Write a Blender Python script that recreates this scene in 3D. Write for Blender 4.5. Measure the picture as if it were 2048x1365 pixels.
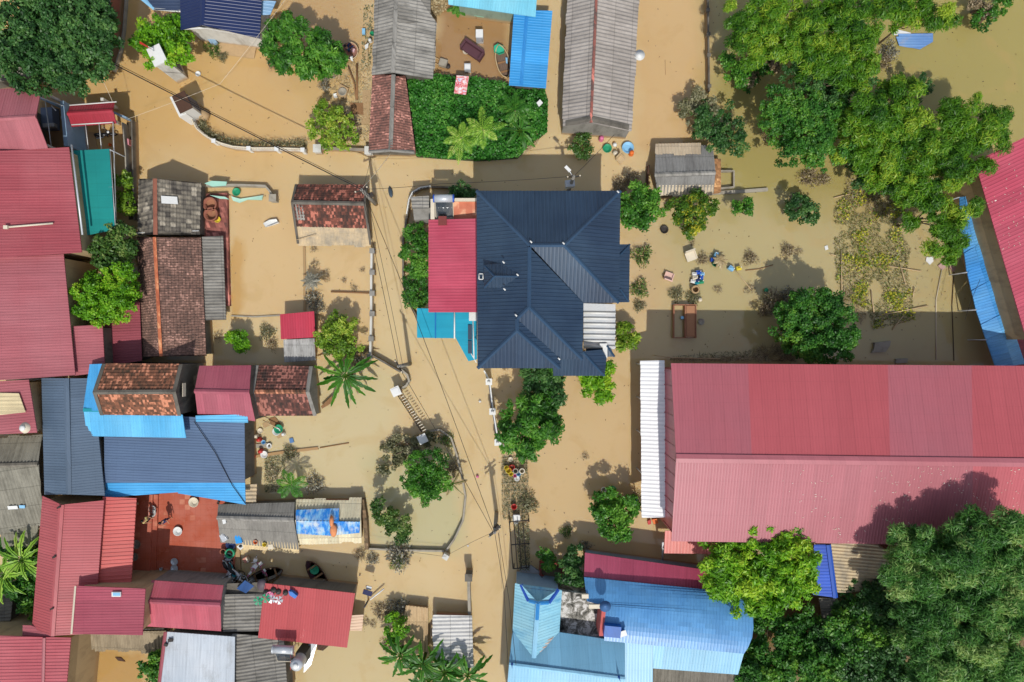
import bpy, math, random
import numpy as np
from mathutils import Vector, Matrix, noise as mnoise
random.seed(7); RNG = np.random.default_rng(7)
for o in list(bpy.data.objects): bpy.data.objects.remove(o)
SC = bpy.context.scene
COL = SC.collection
# ------------------------------------------------------------------ camera, world, sun
H = 55.0      # camera height above the flood water, metres
S = 0.04      # metres per photo pixel on the water surface
cam_d = bpy.data.cameras.new('camera'); cam = bpy.data.objects.new('camera', cam_d); COL.objects.link(cam)
cam.location = (0, 0, H); cam.rotation_euler = (0, 0, 0)
cam_d.sensor_width = 36; cam_d.lens = 36 * H / (2048 * S); cam_d.clip_start = 1; cam_d.clip_end = 3000
SC.camera = cam
SUNV = Vector((0.096, -0.696, 1.0)).normalized()
world = bpy.data.worlds.new('World'); SC.world = world; world.use_nodes = True
wn = world.node_tree.nodes; sky = wn.new('ShaderNodeTexSky'); sky.sky_type = 'NISHITA'; sky.sun_disc = False
sky.sun_elevation = math.asin(SUNV.z); sky.sun_rotation = math.atan2(SUNV.x, SUNV.y)
sky.air_density = 1.0; sky.dust_density = 1.0; sky.ozone_density = 1.0
wl = world.node_tree.links          # broken white cloud over the blue sky: fills the shade and mirrors in the water
wtc = wn.new('ShaderNodeTexCoord'); wns = wn.new('ShaderNodeTexNoise'); wns.inputs['Scale'].default_value = 2.6; wns.inputs['Detail'].default_value = 6; wl.new(wtc.outputs['Generated'], wns.inputs['Vector'])
wmr = wn.new('ShaderNodeMapRange'); wl.new(wns.outputs[0], wmr.inputs[0]); wmr.inputs[1].default_value = .46; wmr.inputs[2].default_value = .58
wmx = wn.new('ShaderNodeMix'); wmx.data_type = 'RGBA'; wl.new(wmr.outputs[0], wmx.inputs[0]); wl.new(sky.outputs[0], wmx.inputs[6]); wmx.inputs[7].default_value = (6.6, 6.8, 7.2, 1)
wl.new(wmx.outputs[2], wn['Background'].inputs[0]); wn['Background'].inputs[1].default_value = 0.115
sun_d = bpy.data.lights.new('sun', 'SUN'); sun_d.energy = 3.45; sun_d.angle = math.radians(0.5); sun_d.color = (1.0, 0.965, 0.90)
sun = bpy.data.objects.new('sun', sun_d); COL.objects.link(sun); sun.rotation_euler = (-SUNV).to_track_quat('-Z', 'Y').to_euler()
SC.view_settings.view_transform = 'Standard'; SC.view_settings.look = 'None'; SC.view_settings.gamma = 1; SC.view_settings.exposure = 0.0
try:
    SC.cycles.max_bounces = 6; SC.cycles.transparent_max_bounces = 8
except Exception: pass
# ------------------------------------------------------------------ helpers
def P(px, py, z=0.0):
    k = (H - z) / H * S
    return np.array([(px - 1024) * k, (682.5 - py) * k, z])
def P3(t): return P(*t)
def lin(v):
    v /= 255.0
    return v / 12.92 if v <= 0.04045 else ((v + 0.055) / 1.055) ** 2.4
def C(r, g, b, k=1 / 1.2):                 # surface colour that reads about (r, g, b) in sun
    return (min(lin(r) * k, .85), min(lin(g) * k, .85), min(lin(b) * k, .85), 1)
class MB:
    def __init__(s): s.v = []; s.f = []; s.mi = []; s.sm = []; s.uv = []
    def add(s, vs, fs, mi=0, sm=False, uv=None):
        b = len(s.v); s.v += [tuple(map(float, p)) for p in vs]
        s.uv += list(uv) if uv is not None else [(p[0] + .37 * p[1], p[2] + .6 * p[1]) for p in vs]
        for f in fs: s.f.append(tuple(b + i for i in f)); s.mi.append(mi); s.sm.append(sm)
        return s
    def box(s, c, d, rz=0, mi=0, taper=1.0, tilt=None):
        c = np.array(c, float); x, y, z = d[0] / 2, d[1] / 2, d[2] / 2
        q = []
        for sz in (-1, 1):
            t = taper if sz > 0 else 1
            for sx, sy in ((-1, -1), (1, -1), (1, 1), (-1, 1)): q.append((sx * x * t, sy * y * t, sz * z))
        R = Matrix.Rotation(rz, 3, 'Z')
        if tilt is not None: R = R @ Matrix.Rotation(tilt[0], 3, 'X') @ Matrix.Rotation(tilt[1], 3, 'Y')
        vs = [np.array(R @ Vector(p)) + c for p in q]
        return s.add(vs, [(3, 2, 1, 0), (4, 5, 6, 7), (0, 1, 5, 4), (1, 2, 6, 5), (2, 3, 7, 6), (3, 0, 4, 7)], mi)
    def prism(s, poly, z0, z1, mi=0, cap=True):
        n = len(poly); z0s = z0 if hasattr(z0, '__len__') else [z0] * n; z1s = z1 if hasattr(z1, '__len__') else [z1] * n
        vs = [(p[0], p[1], z0s[i]) for i, p in enumerate(poly)] + [(p[0], p[1], z1s[i]) for i, p in enumerate(poly)]
        a = sum(poly[i][0] * poly[(i + 1) % n][1] - poly[(i + 1) % n][0] * poly[i][1] for i in range(n))
        fs = [(i, (i + 1) % n, n + (i + 1) % n, n + i) for i in range(n)]
        if cap: fs += [tuple(range(n, 2 * n)), tuple(range(n - 1, -1, -1))]
        if a < 0: fs = [tuple(reversed(f)) for f in fs]
        return s.add(vs, fs, mi)
    def tube(s, pts, rad, n=6, mi=0, sm=True, cap=True):
        pts = [np.array(p, float) for p in pts]; m = len(pts)
        rs = rad if hasattr(rad, '__len__') else [rad] * m
        vs = []
        for i, p in enumerate(pts):
            t = pts[min(i + 1, m - 1)] - pts[max(i - 1, 0)]; t = t / (np.linalg.norm(t) + 1e-9)
            u = np.cross(t, (0, 0, 1)) if abs(t[2]) < .95 else np.cross(t, (1, 0, 0)); u /= np.linalg.norm(u) + 1e-9
            w = np.cross(u, t)
            for k in range(n):
                a = 2 * math.pi * k / n; vs.append(p + rs[i] * (math.cos(a) * u + math.sin(a) * w))
        fs = [(i * n + k, (i + 1) * n + k, (i + 1) * n + (k + 1) % n, i * n + (k + 1) % n) for i in range(m - 1) for k in range(n)]
        if cap: fs += [tuple(range(n)), tuple(range(m * n - 1, (m - 1) * n - 1, -1))]
        return s.add(vs, fs, mi, sm)
    def lathe(s, prof, c=(0, 0, 0), n=16, mi=0, sm=True, sx=1, sy=1, cap=True):
        vs = []; m = len(prof)
        for r, z in prof:
            for k in range(n):
                a = 2 * math.pi * k / n; vs.append((c[0] + sx * r * math.cos(a), c[1] + sy * r * math.sin(a), c[2] + z))
        fs = [(i * n + k, i * n + (k + 1) % n, (i + 1) * n + (k + 1) % n, (i + 1) * n + k) for i in range(m - 1) for k in range(n)]
        if cap: fs += [tuple(range(n - 1, -1, -1)), tuple(range((m - 1) * n, m * n))]
        return s.add(vs, fs, mi, sm)
    def poly(s, pts, mi=0): return s.add(pts, [tuple(range(len(pts)))], mi)
    def build(s, name, mats, parent=None, loc=None):
        me = bpy.data.meshes.new(name)
        off = np.array(WL[parent.name]) if parent is not None else (np.array(loc, float) if loc is not None else np.zeros(3))
        v = np.array(s.v, float).reshape(-1, 3) - off
        me.from_pydata(v.tolist(), [], s.f)
        for m in (mats if isinstance(mats, (list, tuple)) else [mats]): me.materials.append(m)
        me.polygons.foreach_set('material_index', s.mi); me.polygons.foreach_set('use_smooth', s.sm)
        ul = me.uv_layers.new(name='UVMap'); li = np.empty(len(me.loops), np.int32); me.loops.foreach_get('vertex_index', li)
        ul.data.foreach_set('uv', np.array(s.uv, np.float32)[li].ravel())
        o = bpy.data.objects.new(name, me); COL.objects.link(o)
        if parent is not None: o.parent = parent
        else: o.location = off
        WL[o.name] = off
        return o
WL = {}
def tag(o, label=None, cat=None, group=None, kind=None):
    if label: o['label'] = label
    if cat: o['category'] = cat
    if group: o['group'] = group
    if kind: o['kind'] = kind
    elif cat and 'kind' not in o: o['kind'] = 'thing'
    return o
def thing(name, label, cat, loc, group=None):
    o = bpy.data.objects.new(name, None); COL.objects.link(o); o.location = tuple(map(float, loc)); o.empty_display_size = .3
    WL[o.name] = np.array(loc, float); return tag(o, label, cat, group)
def kids(o): return [c for c in bpy.data.objects if c.parent == o]
def copy_tree(o, parent=None):
    c = o.copy(); COL.objects.link(c); c.parent = parent
    for ch in kids(o): copy_tree(ch, c)
    return c
class Proto:                                # first use places the original, later ones copies of it and of its parts
    def __init__(s, make): s.make = make; s.o = None; s.used = False
    def put(s, label, loc, rz=0, sc=1.0, group=None, cat=None, tilt=(0, 0)):
        if s.o is None: s.o = s.make(); o = s.o
        else: o = copy_tree(s.o)
        o.location = tuple(map(float, loc)); o.rotation_euler = (tilt[0], tilt[1], rz)
        o.scale = (sc, sc, sc) if not hasattr(sc, '__len__') else sc
        o['label'] = label
        if group: o['group'] = group
        elif 'group' in o: del o['group']
        if cat: o['category'] = cat
        return o
# ------------------------------------------------------------------ materials
class NT:
    def __init__(s, name):
        s.m = bpy.data.materials.new(name); s.m.use_nodes = True; s.t = s.m.node_tree; s.n = s.t.nodes
        s.b = s.n['Principled BSDF']; s.out = s.n['Material Output']
    def new(s, t, **kw):
        n = s.n.new('ShaderNode' + t)
        for k, v in kw.items():
            if k.startswith('i_'): n.inputs[k[2:].replace('_', ' ')].default_value = v
            else: setattr(n, k, v)
        return n
    def L(s, a, b): s.t.links.new(a, b)
    def math(s, op, a, b=None, c=None):
        n = s.new('Math', operation=op)
        for i, x in enumerate((a, b, c)):
            if x is None: continue
            if isinstance(x, (int, float)): n.inputs[i].default_value = x
            else: s.L(x, n.inputs[i])
        return n.outputs[0]
    def mix(s, f, a, b, blend='MIX'):
        n = s.new('Mix', data_type='RGBA', blend_type=blend)
        for sock, x in ((n.inputs[0], f), (n.inputs[6], a), (n.inputs[7], b)):
            if isinstance(x, (int, float)): sock.default_value = x
            elif isinstance(x, (tuple, list)): sock.default_value = x if len(x) == 4 else (*x, 1)
            else: s.L(x, sock)
        return n.outputs[2]
    def noise(s, scale, detail=4, rough=.55, vec=None, dist=0):
        n = s.new('TexNoise', i_Scale=scale, i_Detail=detail, i_Roughness=rough, i_Distortion=dist)
        if vec is not None: s.L(vec, n.inputs['Vector'])
        return n.outputs[0]
    def ramp(s, f, stops):
        n = s.new('ValToRGB'); e = n.color_ramp.elements
        while len(e) < len(stops): e.new(.5)
        for i, (p, c) in enumerate(stops):
            e[i].position = p; e[i].color = c if len(c) == 4 else (*c, 1)
        s.L(f, n.inputs[0]); return n.outputs[0]
    def rng(s, f, a, b, c=0, d=1):
        n = s.new('MapRange', clamp=True); s.L(f, n.inputs[0])
        for i, x in enumerate((a, b, c, d)): n.inputs[i + 1].default_value = x
        return n.outputs[0]
    def vmul(s, v, sc):
        n = s.new('VectorMath', operation='MULTIPLY'); s.L(v, n.inputs[0]); n.inputs[1].default_value = sc; return n.outputs[0]
    def uv(s): return s.new('TexCoord').outputs['UV']
    def pos(s): return s.new('NewGeometry').outputs['Position']
    def bump(s, h, st=.3, d=.02):
        n = s.new('Bump', i_Strength=st, i_Distance=d); s.L(h, n.inputs['Height']); s.L(n.outputs[0], s.b.inputs['Normal'])
    def fin(s, col=None, rough=.6, spec=.4, metal=0):
        if col is not None:
            if isinstance(col, (tuple, list)): s.b.inputs['Base Color'].default_value = col
            else: s.L(col, s.b.inputs['Base Color'])
        if isinstance(rough, (int, float)): s.b.inputs['Roughness'].default_value = rough
        else: s.L(rough, s.b.inputs['Roughness'])
        s.b.inputs['Specular IOR Level'].default_value = spec; s.b.inputs['Metallic'].default_value = metal
        return s.m
MATS = {}
def memo(f):
    def g(*a, **k):
        key = (f.__name__, a, tuple(sorted(k.items())))
        if key not in MATS: MATS[key] = f(*a, **k)
        return MATS[key]
    return g
@memo
def plain(c, rough=.6, spec=.35, metal=0, var=.12, sc=5.0):
    n = NT('plain'); a = C(*c)
    f = n.noise(sc, 5, .6, n.pos()); d = tuple(x * (1 - var) for x in a[:3]); e = tuple(min(x * (1 + var), .9) for x in a[:3])
    return n.fin(n.mix(f, d, e), rough, spec, metal)
@memo
def metal(c, fade=None, rough=.42, spec=.35, sheet=1.0, svar=.09, dirt=.12, specks=0.0, stain=None, stain_amt=.5):
    """painted steel sheet: tone steps from sheet to sheet, chalky fading, grime down the slope, screw rows"""
    n = NT('painted_sheet'); a = C(*c); b = C(*(fade or tuple(min(255, int(x * 1.12 + 8)) for x in c)))
    uv = n.uv(); sp = n.new('SeparateXYZ'); n.L(uv, sp.inputs[0]); u, v = sp.outputs[0], sp.outputs[1]
    col = n.mix(n.rng(n.noise(.22, 3, .6, n.pos()), .35, .68), a, b)
    wn_ = n.new('TexWhiteNoise', noise_dimensions='1D'); n.L(n.math('FLOOR', n.math('DIVIDE', u, sheet)), wn_.inputs['W'])
    val = n.rng(wn_.outputs[0], 0, 1, 1 - svar, 1 + svar)
    streak = n.noise(1.0, 5, .65, n.vmul(uv, (5.0, .35, 1)))
    val = n.math('MULTIPLY', val, n.rng(streak, .3, .7, 1 - dirt, 1 + dirt * .6))
    val = n.math('MULTIPLY', val, n.rng(n.noise(14, 3, .6, uv), .3, .7, 1 - dirt * .35, 1 + dirt * .35))
    seam = n.math('LESS_THAN', n.math('FRACT', n.math('DIVIDE', u, sheet)), .03)
    row = n.math('LESS_THAN', n.math('FRACT', n.math('DIVIDE', v, 1.3)), .03)
    val = n.math('MULTIPLY', val, n.math('SUBTRACT', 1.0, n.math('MULTIPLY', seam, .16)))
    val = n.math('MULTIPLY', val, n.math('SUBTRACT', 1.0, n.math('MULTIPLY', row, .07)))
    cc = n.new('CombineXYZ')
    for i in range(3): n.L(val, cc.inputs[i])
    col = n.mix(1.0, col, cc.outputs[0], 'MULTIPLY')
    if specks:
        vo = n.new('TexVoronoi', i_Scale=1.6); n.L(n.vmul(uv, (1.0, .6, 1)), vo.inputs['Vector'])
        wv = n.new('SeparateColor'); n.L(vo.outputs['Color'], wv.inputs[0])
        msk = n.math('MULTIPLY', n.math('LESS_THAN', vo.outputs['Distance'], .07), n.math('LESS_THAN', wv.outputs[0], specks))
        col = n.mix(msk, col, (.75, .68, .6, 1))
    if stain:
        m2 = n.rng(n.noise(.9, 6, .72, n.vmul(uv, (1.0, .5, 1))), .52, .68, 0, stain_amt)
        col = n.mix(m2, col, C(*stain))
    return n.fin(col, rough, spec)
@memo
def fibro(c, dark=(70, 68, 64), amt=.75, mud=None):
    """weathered corrugated fibre-cement with mould streaks"""
    n = NT('fibre_cement'); uv = n.uv(); sp = n.new('SeparateXYZ'); n.L(uv, sp.inputs[0])
    a = C(*c); col = n.mix(n.noise(3.2, 6, .7, uv), tuple(x * .72 for x in a[:3]), tuple(min(.8, x * 1.22) for x in a[:3]))
    m1 = n.rng(n.noise(1.0, 6, .7, n.vmul(uv, (2.2, .5, 1))), .45, .72, 0, amt)
    col = n.mix(m1, col, C(*dark))
    m2 = n.rng(n.noise(22, 2, .5, uv), .62, .7, 0, .5); col = n.mix(m2, col, C(*dark))
    wn_ = n.new('TexWhiteNoise', noise_dimensions='2D')
    cx = n.new('CombineXYZ'); n.L(n.math('FLOOR', n.math('DIVIDE', sp.outputs[0], .92)), cx.inputs[0]); n.L(n.math('FLOOR', n.math('DIVIDE', sp.outputs[1], 1.5)), cx.inputs[1])
    n.L(cx.outputs[0], wn_.inputs['Vector']); val = n.rng(wn_.outputs[0], 0, 1, .86, 1.1)
    lap = n.math('LESS_THAN', n.math('FRACT', n.math('DIVIDE', sp.outputs[1], 1.5)), .035)
    val = n.math('MULTIPLY', val, n.math('SUBTRACT', 1.0, n.math('MULTIPLY', lap, .35)))
    cc = n.new('CombineXYZ')
    for i in range(3): n.L(val, cc.inputs[i])
    col = n.mix(1.0, col, cc.outputs[0], 'MULTIPLY')
    if mud: col = n.mix(n.rng(n.noise(.9, 5, .7, uv), .36, .6, .25, .95), col, C(*mud))
    return n.fin(col, .85, .2)
@memo
def clay(a=(150, 84, 66), b=(84, 58, 50), d=(58, 52, 46), moss=.5, fresh=.15, tw=.2, th=.25):
    """old clay tiles, every tile its own tone, lichen and soot in patches"""
    n = NT('clay_tile'); uv = n.uv(); sp = n.new('SeparateXYZ'); n.L(uv, sp.inputs[0])
    cx = n.new('CombineXYZ'); n.L(n.math('FLOOR', n.math('DIVIDE', sp.outputs[0], tw)), cx.inputs[0]); n.L(n.math('FLOOR', n.math('DIVIDE', sp.outputs[1], th)), cx.inputs[1])
    w = n.new('TexWhiteNoise', noise_dimensions='2D'); n.L(cx.outputs[0], w.inputs['Vector']); r = w.outputs[0]
    big = n.noise(.7, 5, .65, uv)
    k = n.math('ADD', n.math('MULTIPLY', r, .55), n.math('MULTIPLY', n.rng(big, .3, .7), .6))
    e = tuple(min(255, int(x * 1.35 + 10)) for x in a)
    col = n.ramp(k, [(0.12, C(*d)), (.42, C(*b)), (.75, C(*a)), (1.0 - fresh * .3, C(*e))])
    col = n.mix(n.rng(n.noise(6, 5, .7, uv), .5, .72, 0, moss), col, C(*d))
    col = n.mix(n.rng(n.noise(17, 3, .6, uv), .62, .72, 0, .4), col, C(150, 140, 122))
    return n.fin(col, .9, .15)
@memo
def plaster(c, stain=(90, 84, 72), amt=.6, mudline=True):
    n = NT('plaster'); p = n.pos(); col = n.mix(n.noise(1.4, 5, .65, p), C(*c), tuple(x * .85 for x in C(*c)[:3]))
    col = n.mix(n.rng(n.noise(1.0, 6, .7, n.vmul(p, (1.2, 1.2, .4))), .48, .7, 0, amt), col, C(*stain))
    if mudline:
        sp = n.new('SeparateXYZ'); n.L(p, sp.inputs[0])
        z = n.math('ADD', sp.outputs[2], n.math('MULTIPLY', n.noise(2, 3, .5, p), .35))
        col = n.mix(n.rng(z, .35, .75, .85, 0), col, C(186, 152, 106))
    return n.fin(col, .85, .25)
@memo
def leaf(c1, c2, c3=None, trans=.3, spec=.35, rough=.45):
    """leaf tones by a per-leaf random value"""
    n = NT('leaf'); at = n.new('Attribute', attribute_name='tone')
    col = n.ramp(at.outputs['Fac'], [(0.0, C(*c1)), (.6, C(*c2)), (1.0, C(*(c3 or c2)))])
    n.fin(col, rough, spec)
    tr = n.new('BsdfTranslucent'); n.L(n.mix(1.0, col, (1.25, 1.3, .55, 1), 'MULTIPLY'), tr.inputs[0])
    mx = n.new('MixShader'); mx.inputs[0].default_value = trans; n.L(n.b.outputs[0], mx.inputs[1]); n.L(tr.outputs[0], mx.inputs[2]); n.L(mx.outputs[0], n.out.inputs[0])
    return n.m
def water_mat():
    n = NT('flood_water'); p = n.pos(); sp = n.new('SeparateXYZ'); n.L(p, sp.inputs[0]); X, Y = sp.outputs[0], sp.outputs[1]
    tan = C(220, 194, 147); yel = C(216, 182, 122); pale = C(222, 200, 156); oliv = C(204, 186, 130); grn = C(178, 164, 98)
    w = n.noise(.09, 4, .55, p, .6)
    def warp(sock, amp): return n.math('ADD', sock, n.math('MULTIPLY', n.math('SUBTRACT', w, .5), amp))
    Xw, Yw = warp(X, 9), warp(Y, 9)
    w2 = n.noise(.28, 3, .55, n.vmul(p, (1, 1, 0)), .3)
    def warp2(sock, amp): return n.math('ADD', sock, n.math('MULTIPLY', n.math('SUBTRACT', w2, .5), amp))
    Xf, Yf = warp2(X, 2.2), warp2(Y, 2.2)
    col = n.mix(n.rng(n.noise(.08, 4, .55, p, .8), .4, .64), tan, pale)
    def zone(col, x0, y0, x1, y1, c, soft, amt=1.0, fine=True):       # silt and turbidity per yard, plus tree shade painted in at lower right
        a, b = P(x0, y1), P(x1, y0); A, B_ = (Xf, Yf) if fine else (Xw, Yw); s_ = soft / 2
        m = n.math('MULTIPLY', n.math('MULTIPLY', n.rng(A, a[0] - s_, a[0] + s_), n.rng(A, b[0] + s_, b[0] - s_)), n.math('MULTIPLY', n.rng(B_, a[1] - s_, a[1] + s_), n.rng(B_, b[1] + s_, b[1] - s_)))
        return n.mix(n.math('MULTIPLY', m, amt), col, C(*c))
    col = zone(col, -200, -400, 640, 360, (212, 174, 114), 8, .8, False)      # north-west lane, ochre
    col = zone(col, 500, 720, 800, 1010, (216, 199, 157), 2.5, 1); col = zone(col, 735, 900, 925, 1105, (204, 194, 152), 1.6)
    col = zone(col, 590, 1200, 860, 1420, (208, 190, 146), 3, .8); col = zone(col, 460, 390, 610, 632, (222, 190, 140), 1.0, .7); col = zone(col, 612, 490, 742, 730, (224, 192, 142), 1.2, .6)
    col = zone(col, 868, 0, 1022, 172, (178, 142, 98), 1.2); col = zone(col, 560, -60, 742, 140, (192, 158, 110), 4, .8)
    col = zone(col, 1010, 720, 1290, 1080, (212, 182, 134), 3, .7); col = zone(col, 1275, -80, 1418, 300, (216, 182, 132), 1.0, .8)
    col = zone(col, 1318, 372, 2000, 740, (196, 180, 134), 6, 1, False); col = zone(col, 1419, -400, 2300, 420, (178, 164, 104), 3); col = zone(col, 1640, -400, 2400, 240, (176, 162, 100), 6, .8, False)
    col = zone(col, 1250, 470, 1340, 640, (206, 178, 134), 3, .8); col = zone(col, 1330, 420, 2000, 720, (190, 174, 124), 5, .5, False); col = zone(col, 130, 1290, 300, 1400, (196, 158, 98), 1.5)
    col = zone(col, 1440, 1090, 2200, 1400, (122, 100, 64), 4, .9); col = zone(col, 462, 480, 490, 628, (206, 162, 90), .5, .6)  # first zone: shade under the lower right trees, painted into the water colour
    col = n.mix(n.rng(n.noise(.3, 4, .55, p, 1.2), .56, .68, 0, .25), col, C(200, 166, 108))            # ochre shallows
    col = n.mix(n.rng(n.noise(1.6, 4, .6, p, .4), .6, .78, 0, .1), col, C(150, 116, 70))
    n.fin(col, n.rng(n.noise(.3, 3, .5, p), .35, .65, .03, .08), .9)
    n.b.inputs['IOR'].default_value = 1.33; n.b.inputs['Subsurface Weight'].default_value = 1.0; n.b.inputs['Subsurface Radius'].default_value = (1.0, .8, .55); n.b.inputs['Subsurface Scale'].default_value = .22
    h = n.math('ADD', n.noise(2.2, 3, .5, p, .5), n.math('MULTIPLY', n.noise(.5, 2, .5, p), 2.0)); n.bump(h, .05, .05)
    return n.m
M = dict(
    white=plain((232, 232, 228), .5), cream=plain((226, 214, 190), .6), concrete=plaster((158, 154, 146), (88, 84, 76), .7),
    conc_dark=plaster((120, 114, 104), (66, 62, 56), .8), wall_white=plaster((224, 222, 214), (140, 132, 118), .5), wall_tan=plaster((196, 170, 130), (120, 100, 76), .5),
    wall_blue=plaster((150, 180, 205), (110, 125, 135), .3), wall_green=plaster((150, 168, 150), (90, 96, 84), .5), brick=plaster((164, 104, 84), (96, 70, 60), .5),
    wood=plain((150, 112, 76), .8, var=.3), wood_dark=plain((84, 58, 44), .8, var=.3), wood_pale=plain((204, 178, 138), .8, var=.2), steel=plain((206, 210, 214), .35, .6, .25), black=plain((30, 30, 32), .5),
    iron=plain((60, 54, 50), .6), trunk=plain((112, 96, 78), .9, var=.3), red=plain((206, 62, 56), .5), blue=plain((46, 92, 190), .5), green=plain((40, 152, 108), .5),
    yellow=plain((232, 208, 60), .5), pink=plain((222, 120, 160), .5), teal=plain((30, 150, 165), .5), skin=plain((196, 142, 112), .5), hair=plain((28, 24, 22), .5), navy=plain((40, 58, 104), .7), glass=plain((60, 72, 84), .12, .6),
    mudc=plain((186, 156, 116), .85, var=.18), orange=plain((240, 120, 50), .6), ltblue=plain((140, 196, 232), .5), purple=plain((92, 58, 66), .7), wire=plain((34, 30, 28), .6), stone=plaster((176, 168, 152), (110, 100, 86), .6, False),
)
# ------------------------------------------------------------------ roof sheets
PROF = {'sine': ([0, .17, .33, .5, .67, .83], [0, .87, .87, 0, -.87, -.87]), 'rib': ([0, .5, .62, .82, .94], [0, 0, 1, 1, 0]), 'flat': ([0], [0])}
def sheet(mb, pts, kind='rib', period=.25, amp=.018, thick=.05, axis=None, jit=0.0, rag=0.0, mi=0):
    pts = np.array(pts, float); A = np.c_[pts[:, :2], np.ones(len(pts))]
    a, b, c = np.linalg.lstsq(A, pts[:, 2], rcond=None)[0]
    g = np.array([a, b])
    if axis is None: ev = g / np.linalg.norm(g) if np.linalg.norm(g) > 1e-3 else np.array([0., 1.])
    else: ev = np.array(axis, float) / np.linalg.norm(axis)
    eu = np.array([ev[1], -ev[0]]); U = pts[:, :2] @ eu; V = pts[:, :2] @ ev; n = len(pts)
    tile = kind == 'tile'
    fr, hs = PROF['sine' if tile else kind]
    u0, u1 = U.min() + 1e-4, U.max() - 1e-4
    us = []
    if kind == 'flat': us = list(np.linspace(u0, u1, max(2, int((u1 - u0) / 1.0))))
    else:
        for k in range(int(math.floor(u0 / period)), int(math.ceil(u1 / period)) + 1):
            for f in fr:
                x = (k + f) * period
                if u0 < x < u1: us.append(x)
        us += [u0, u1]
    us += [x for x in U if u0 < x < u1]
    us = sorted(set(np.round(us, 5)))
    prof = lambda u: 0.0 if kind == 'flat' else float(np.interp((u / period) % 1.0, fr + [1.0], hs + [hs[0]]))
    span = V.max() - V.min(); slope_len = span * math.sqrt(1 + a * a + b * b)
    if tile: nv = max(2, int(round(slope_len / .25)))
    else: nv = max(1, int(span / .8)) if jit > 0 else 1
    vs, uvs = [], []; so = random.random() * 60
    sc_v = math.sqrt(1 + (a * ev[0] + b * ev[1]) ** 2)
    for u in us:
        c_ = []
        for i in range(n):
            j = (i + 1) % n
            if (U[i] - u) * (U[j] - u) <= 0 and abs(U[i] - U[j]) > 1e-9:
                t = (u - U[i]) / (U[j] - U[i]); c_.append(V[i] + t * (V[j] - V[i]))
        if not c_: c_ = [V[np.argmin(abs(U - u))]]
        lo, hi = min(c_), max(c_)
        if rag and hi - lo > .6:
            r_ = random.Random(int(u / .9) * 31 + int(so * 10)); lo -= rag * r_.random(); 
        rows = [(lo + (hi - lo) * k / nv, 0) for k in range(nv + 1)]
        if tile:
            rows = []
            for k in range(nv): rows += [(lo + (hi - lo) * k / nv, 1.0), (lo + (hi - lo) * (k + 1) / nv - .004, 0.0)]
        for v, st in rows:
            x, y = eu * u + ev * v; z = a * x + b * y + c + amp * prof(u)
            if tile: z += .045 * st + .02 * mnoise.noise(Vector((u * 5, v * 4, so)))
            if jit: z += jit * mnoise.noise(Vector((x * .6, y * .6, so)))
            vs.append((x, y, z)); uvs.append((u - U.min() + so, (v - V.min()) * sc_v + so))
    m = len(rows); k = len(us)
    fs = []
    for i in range(k - 1):
        for j in range(m - 1): fs.append((i * m + j, (i + 1) * m + j, (i + 1) * m + j + 1, i * m + j + 1))
    # face up
    f0 = fs[0]; p, q, r = (np.array(vs[f0[i]]) for i in (0, 1, 2))
    if np.cross(q - p, r - p)[2] < 0: fs = [tuple(reversed(f)) for f in fs]
    mb.add(vs, fs, mi, kind == 'sine', uvs)
    top = [(p[0], p[1], a * p[0] + b * p[1] + c - .012) for p in pts]; bot = [(p[0], p[1], p[2] - thick) for p in top]
    ar = sum(pts[i][0] * pts[(i + 1) % n][1] - pts[(i + 1) % n][0] * pts[i][1] for i in range(n))
    sf = [(i, n + i, n + (i + 1) % n, (i + 1) % n) for i in range(n)] + [tuple(range(2 * n - 1, n - 1, -1))]
    if ar < 0: sf = [tuple(reversed(f)) for f in sf]
    mb.add(top + bot, sf, mi, False, [(so + .3, so + .3)] * (2 * n))
    return (a, b, c)
def slope(root, pts, mat, kind='rib', name='roof_slope', **kw):
    mb = MB(); sheet(mb, [P3(p) for p in pts], kind, **kw); return mb.build(name, mat, root)
def cap(root, a, b, mat, w=.16, h=.06, name='ridge_cap', z=.05):
    a, b = P3(a), P3(b); d = b - a; L = np.linalg.norm(d[:2]); t = np.array([-d[1], d[0], 0]) / L * w
    up = np.array([0, 0, h + z]); dz = np.array([0, 0, z - .03])
    mb = MB(); mb.add([a + t + dz, a + up, a - t + dz, b + t + dz, b + up, b - t + dz], [(0, 1, 4, 3), (1, 2, 5, 4), (0, 2, 1), (3, 4, 5), (0, 3, 5, 2)])
    return mb.build(name, mat, root)
def inset(poly, d):
    poly = np.array([p[:2] for p in poly], float); c = poly.mean(0); v = poly - c; r = np.linalg.norm(v, axis=1, keepdims=True)
    return c + v * (1 - d * 1.3 / np.maximum(r, d * 2.6))
def walls(root, pts, mat, ov=.3, zb=-1.0, name='wall', drop=.1):
    q = [P3(p) for p in pts]; pl = inset(q, ov); mb = MB(); mb.prism(pl, zb, [p[2] - drop for p in q], cap=True)
    return mb.build(name, mat, root)
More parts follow.
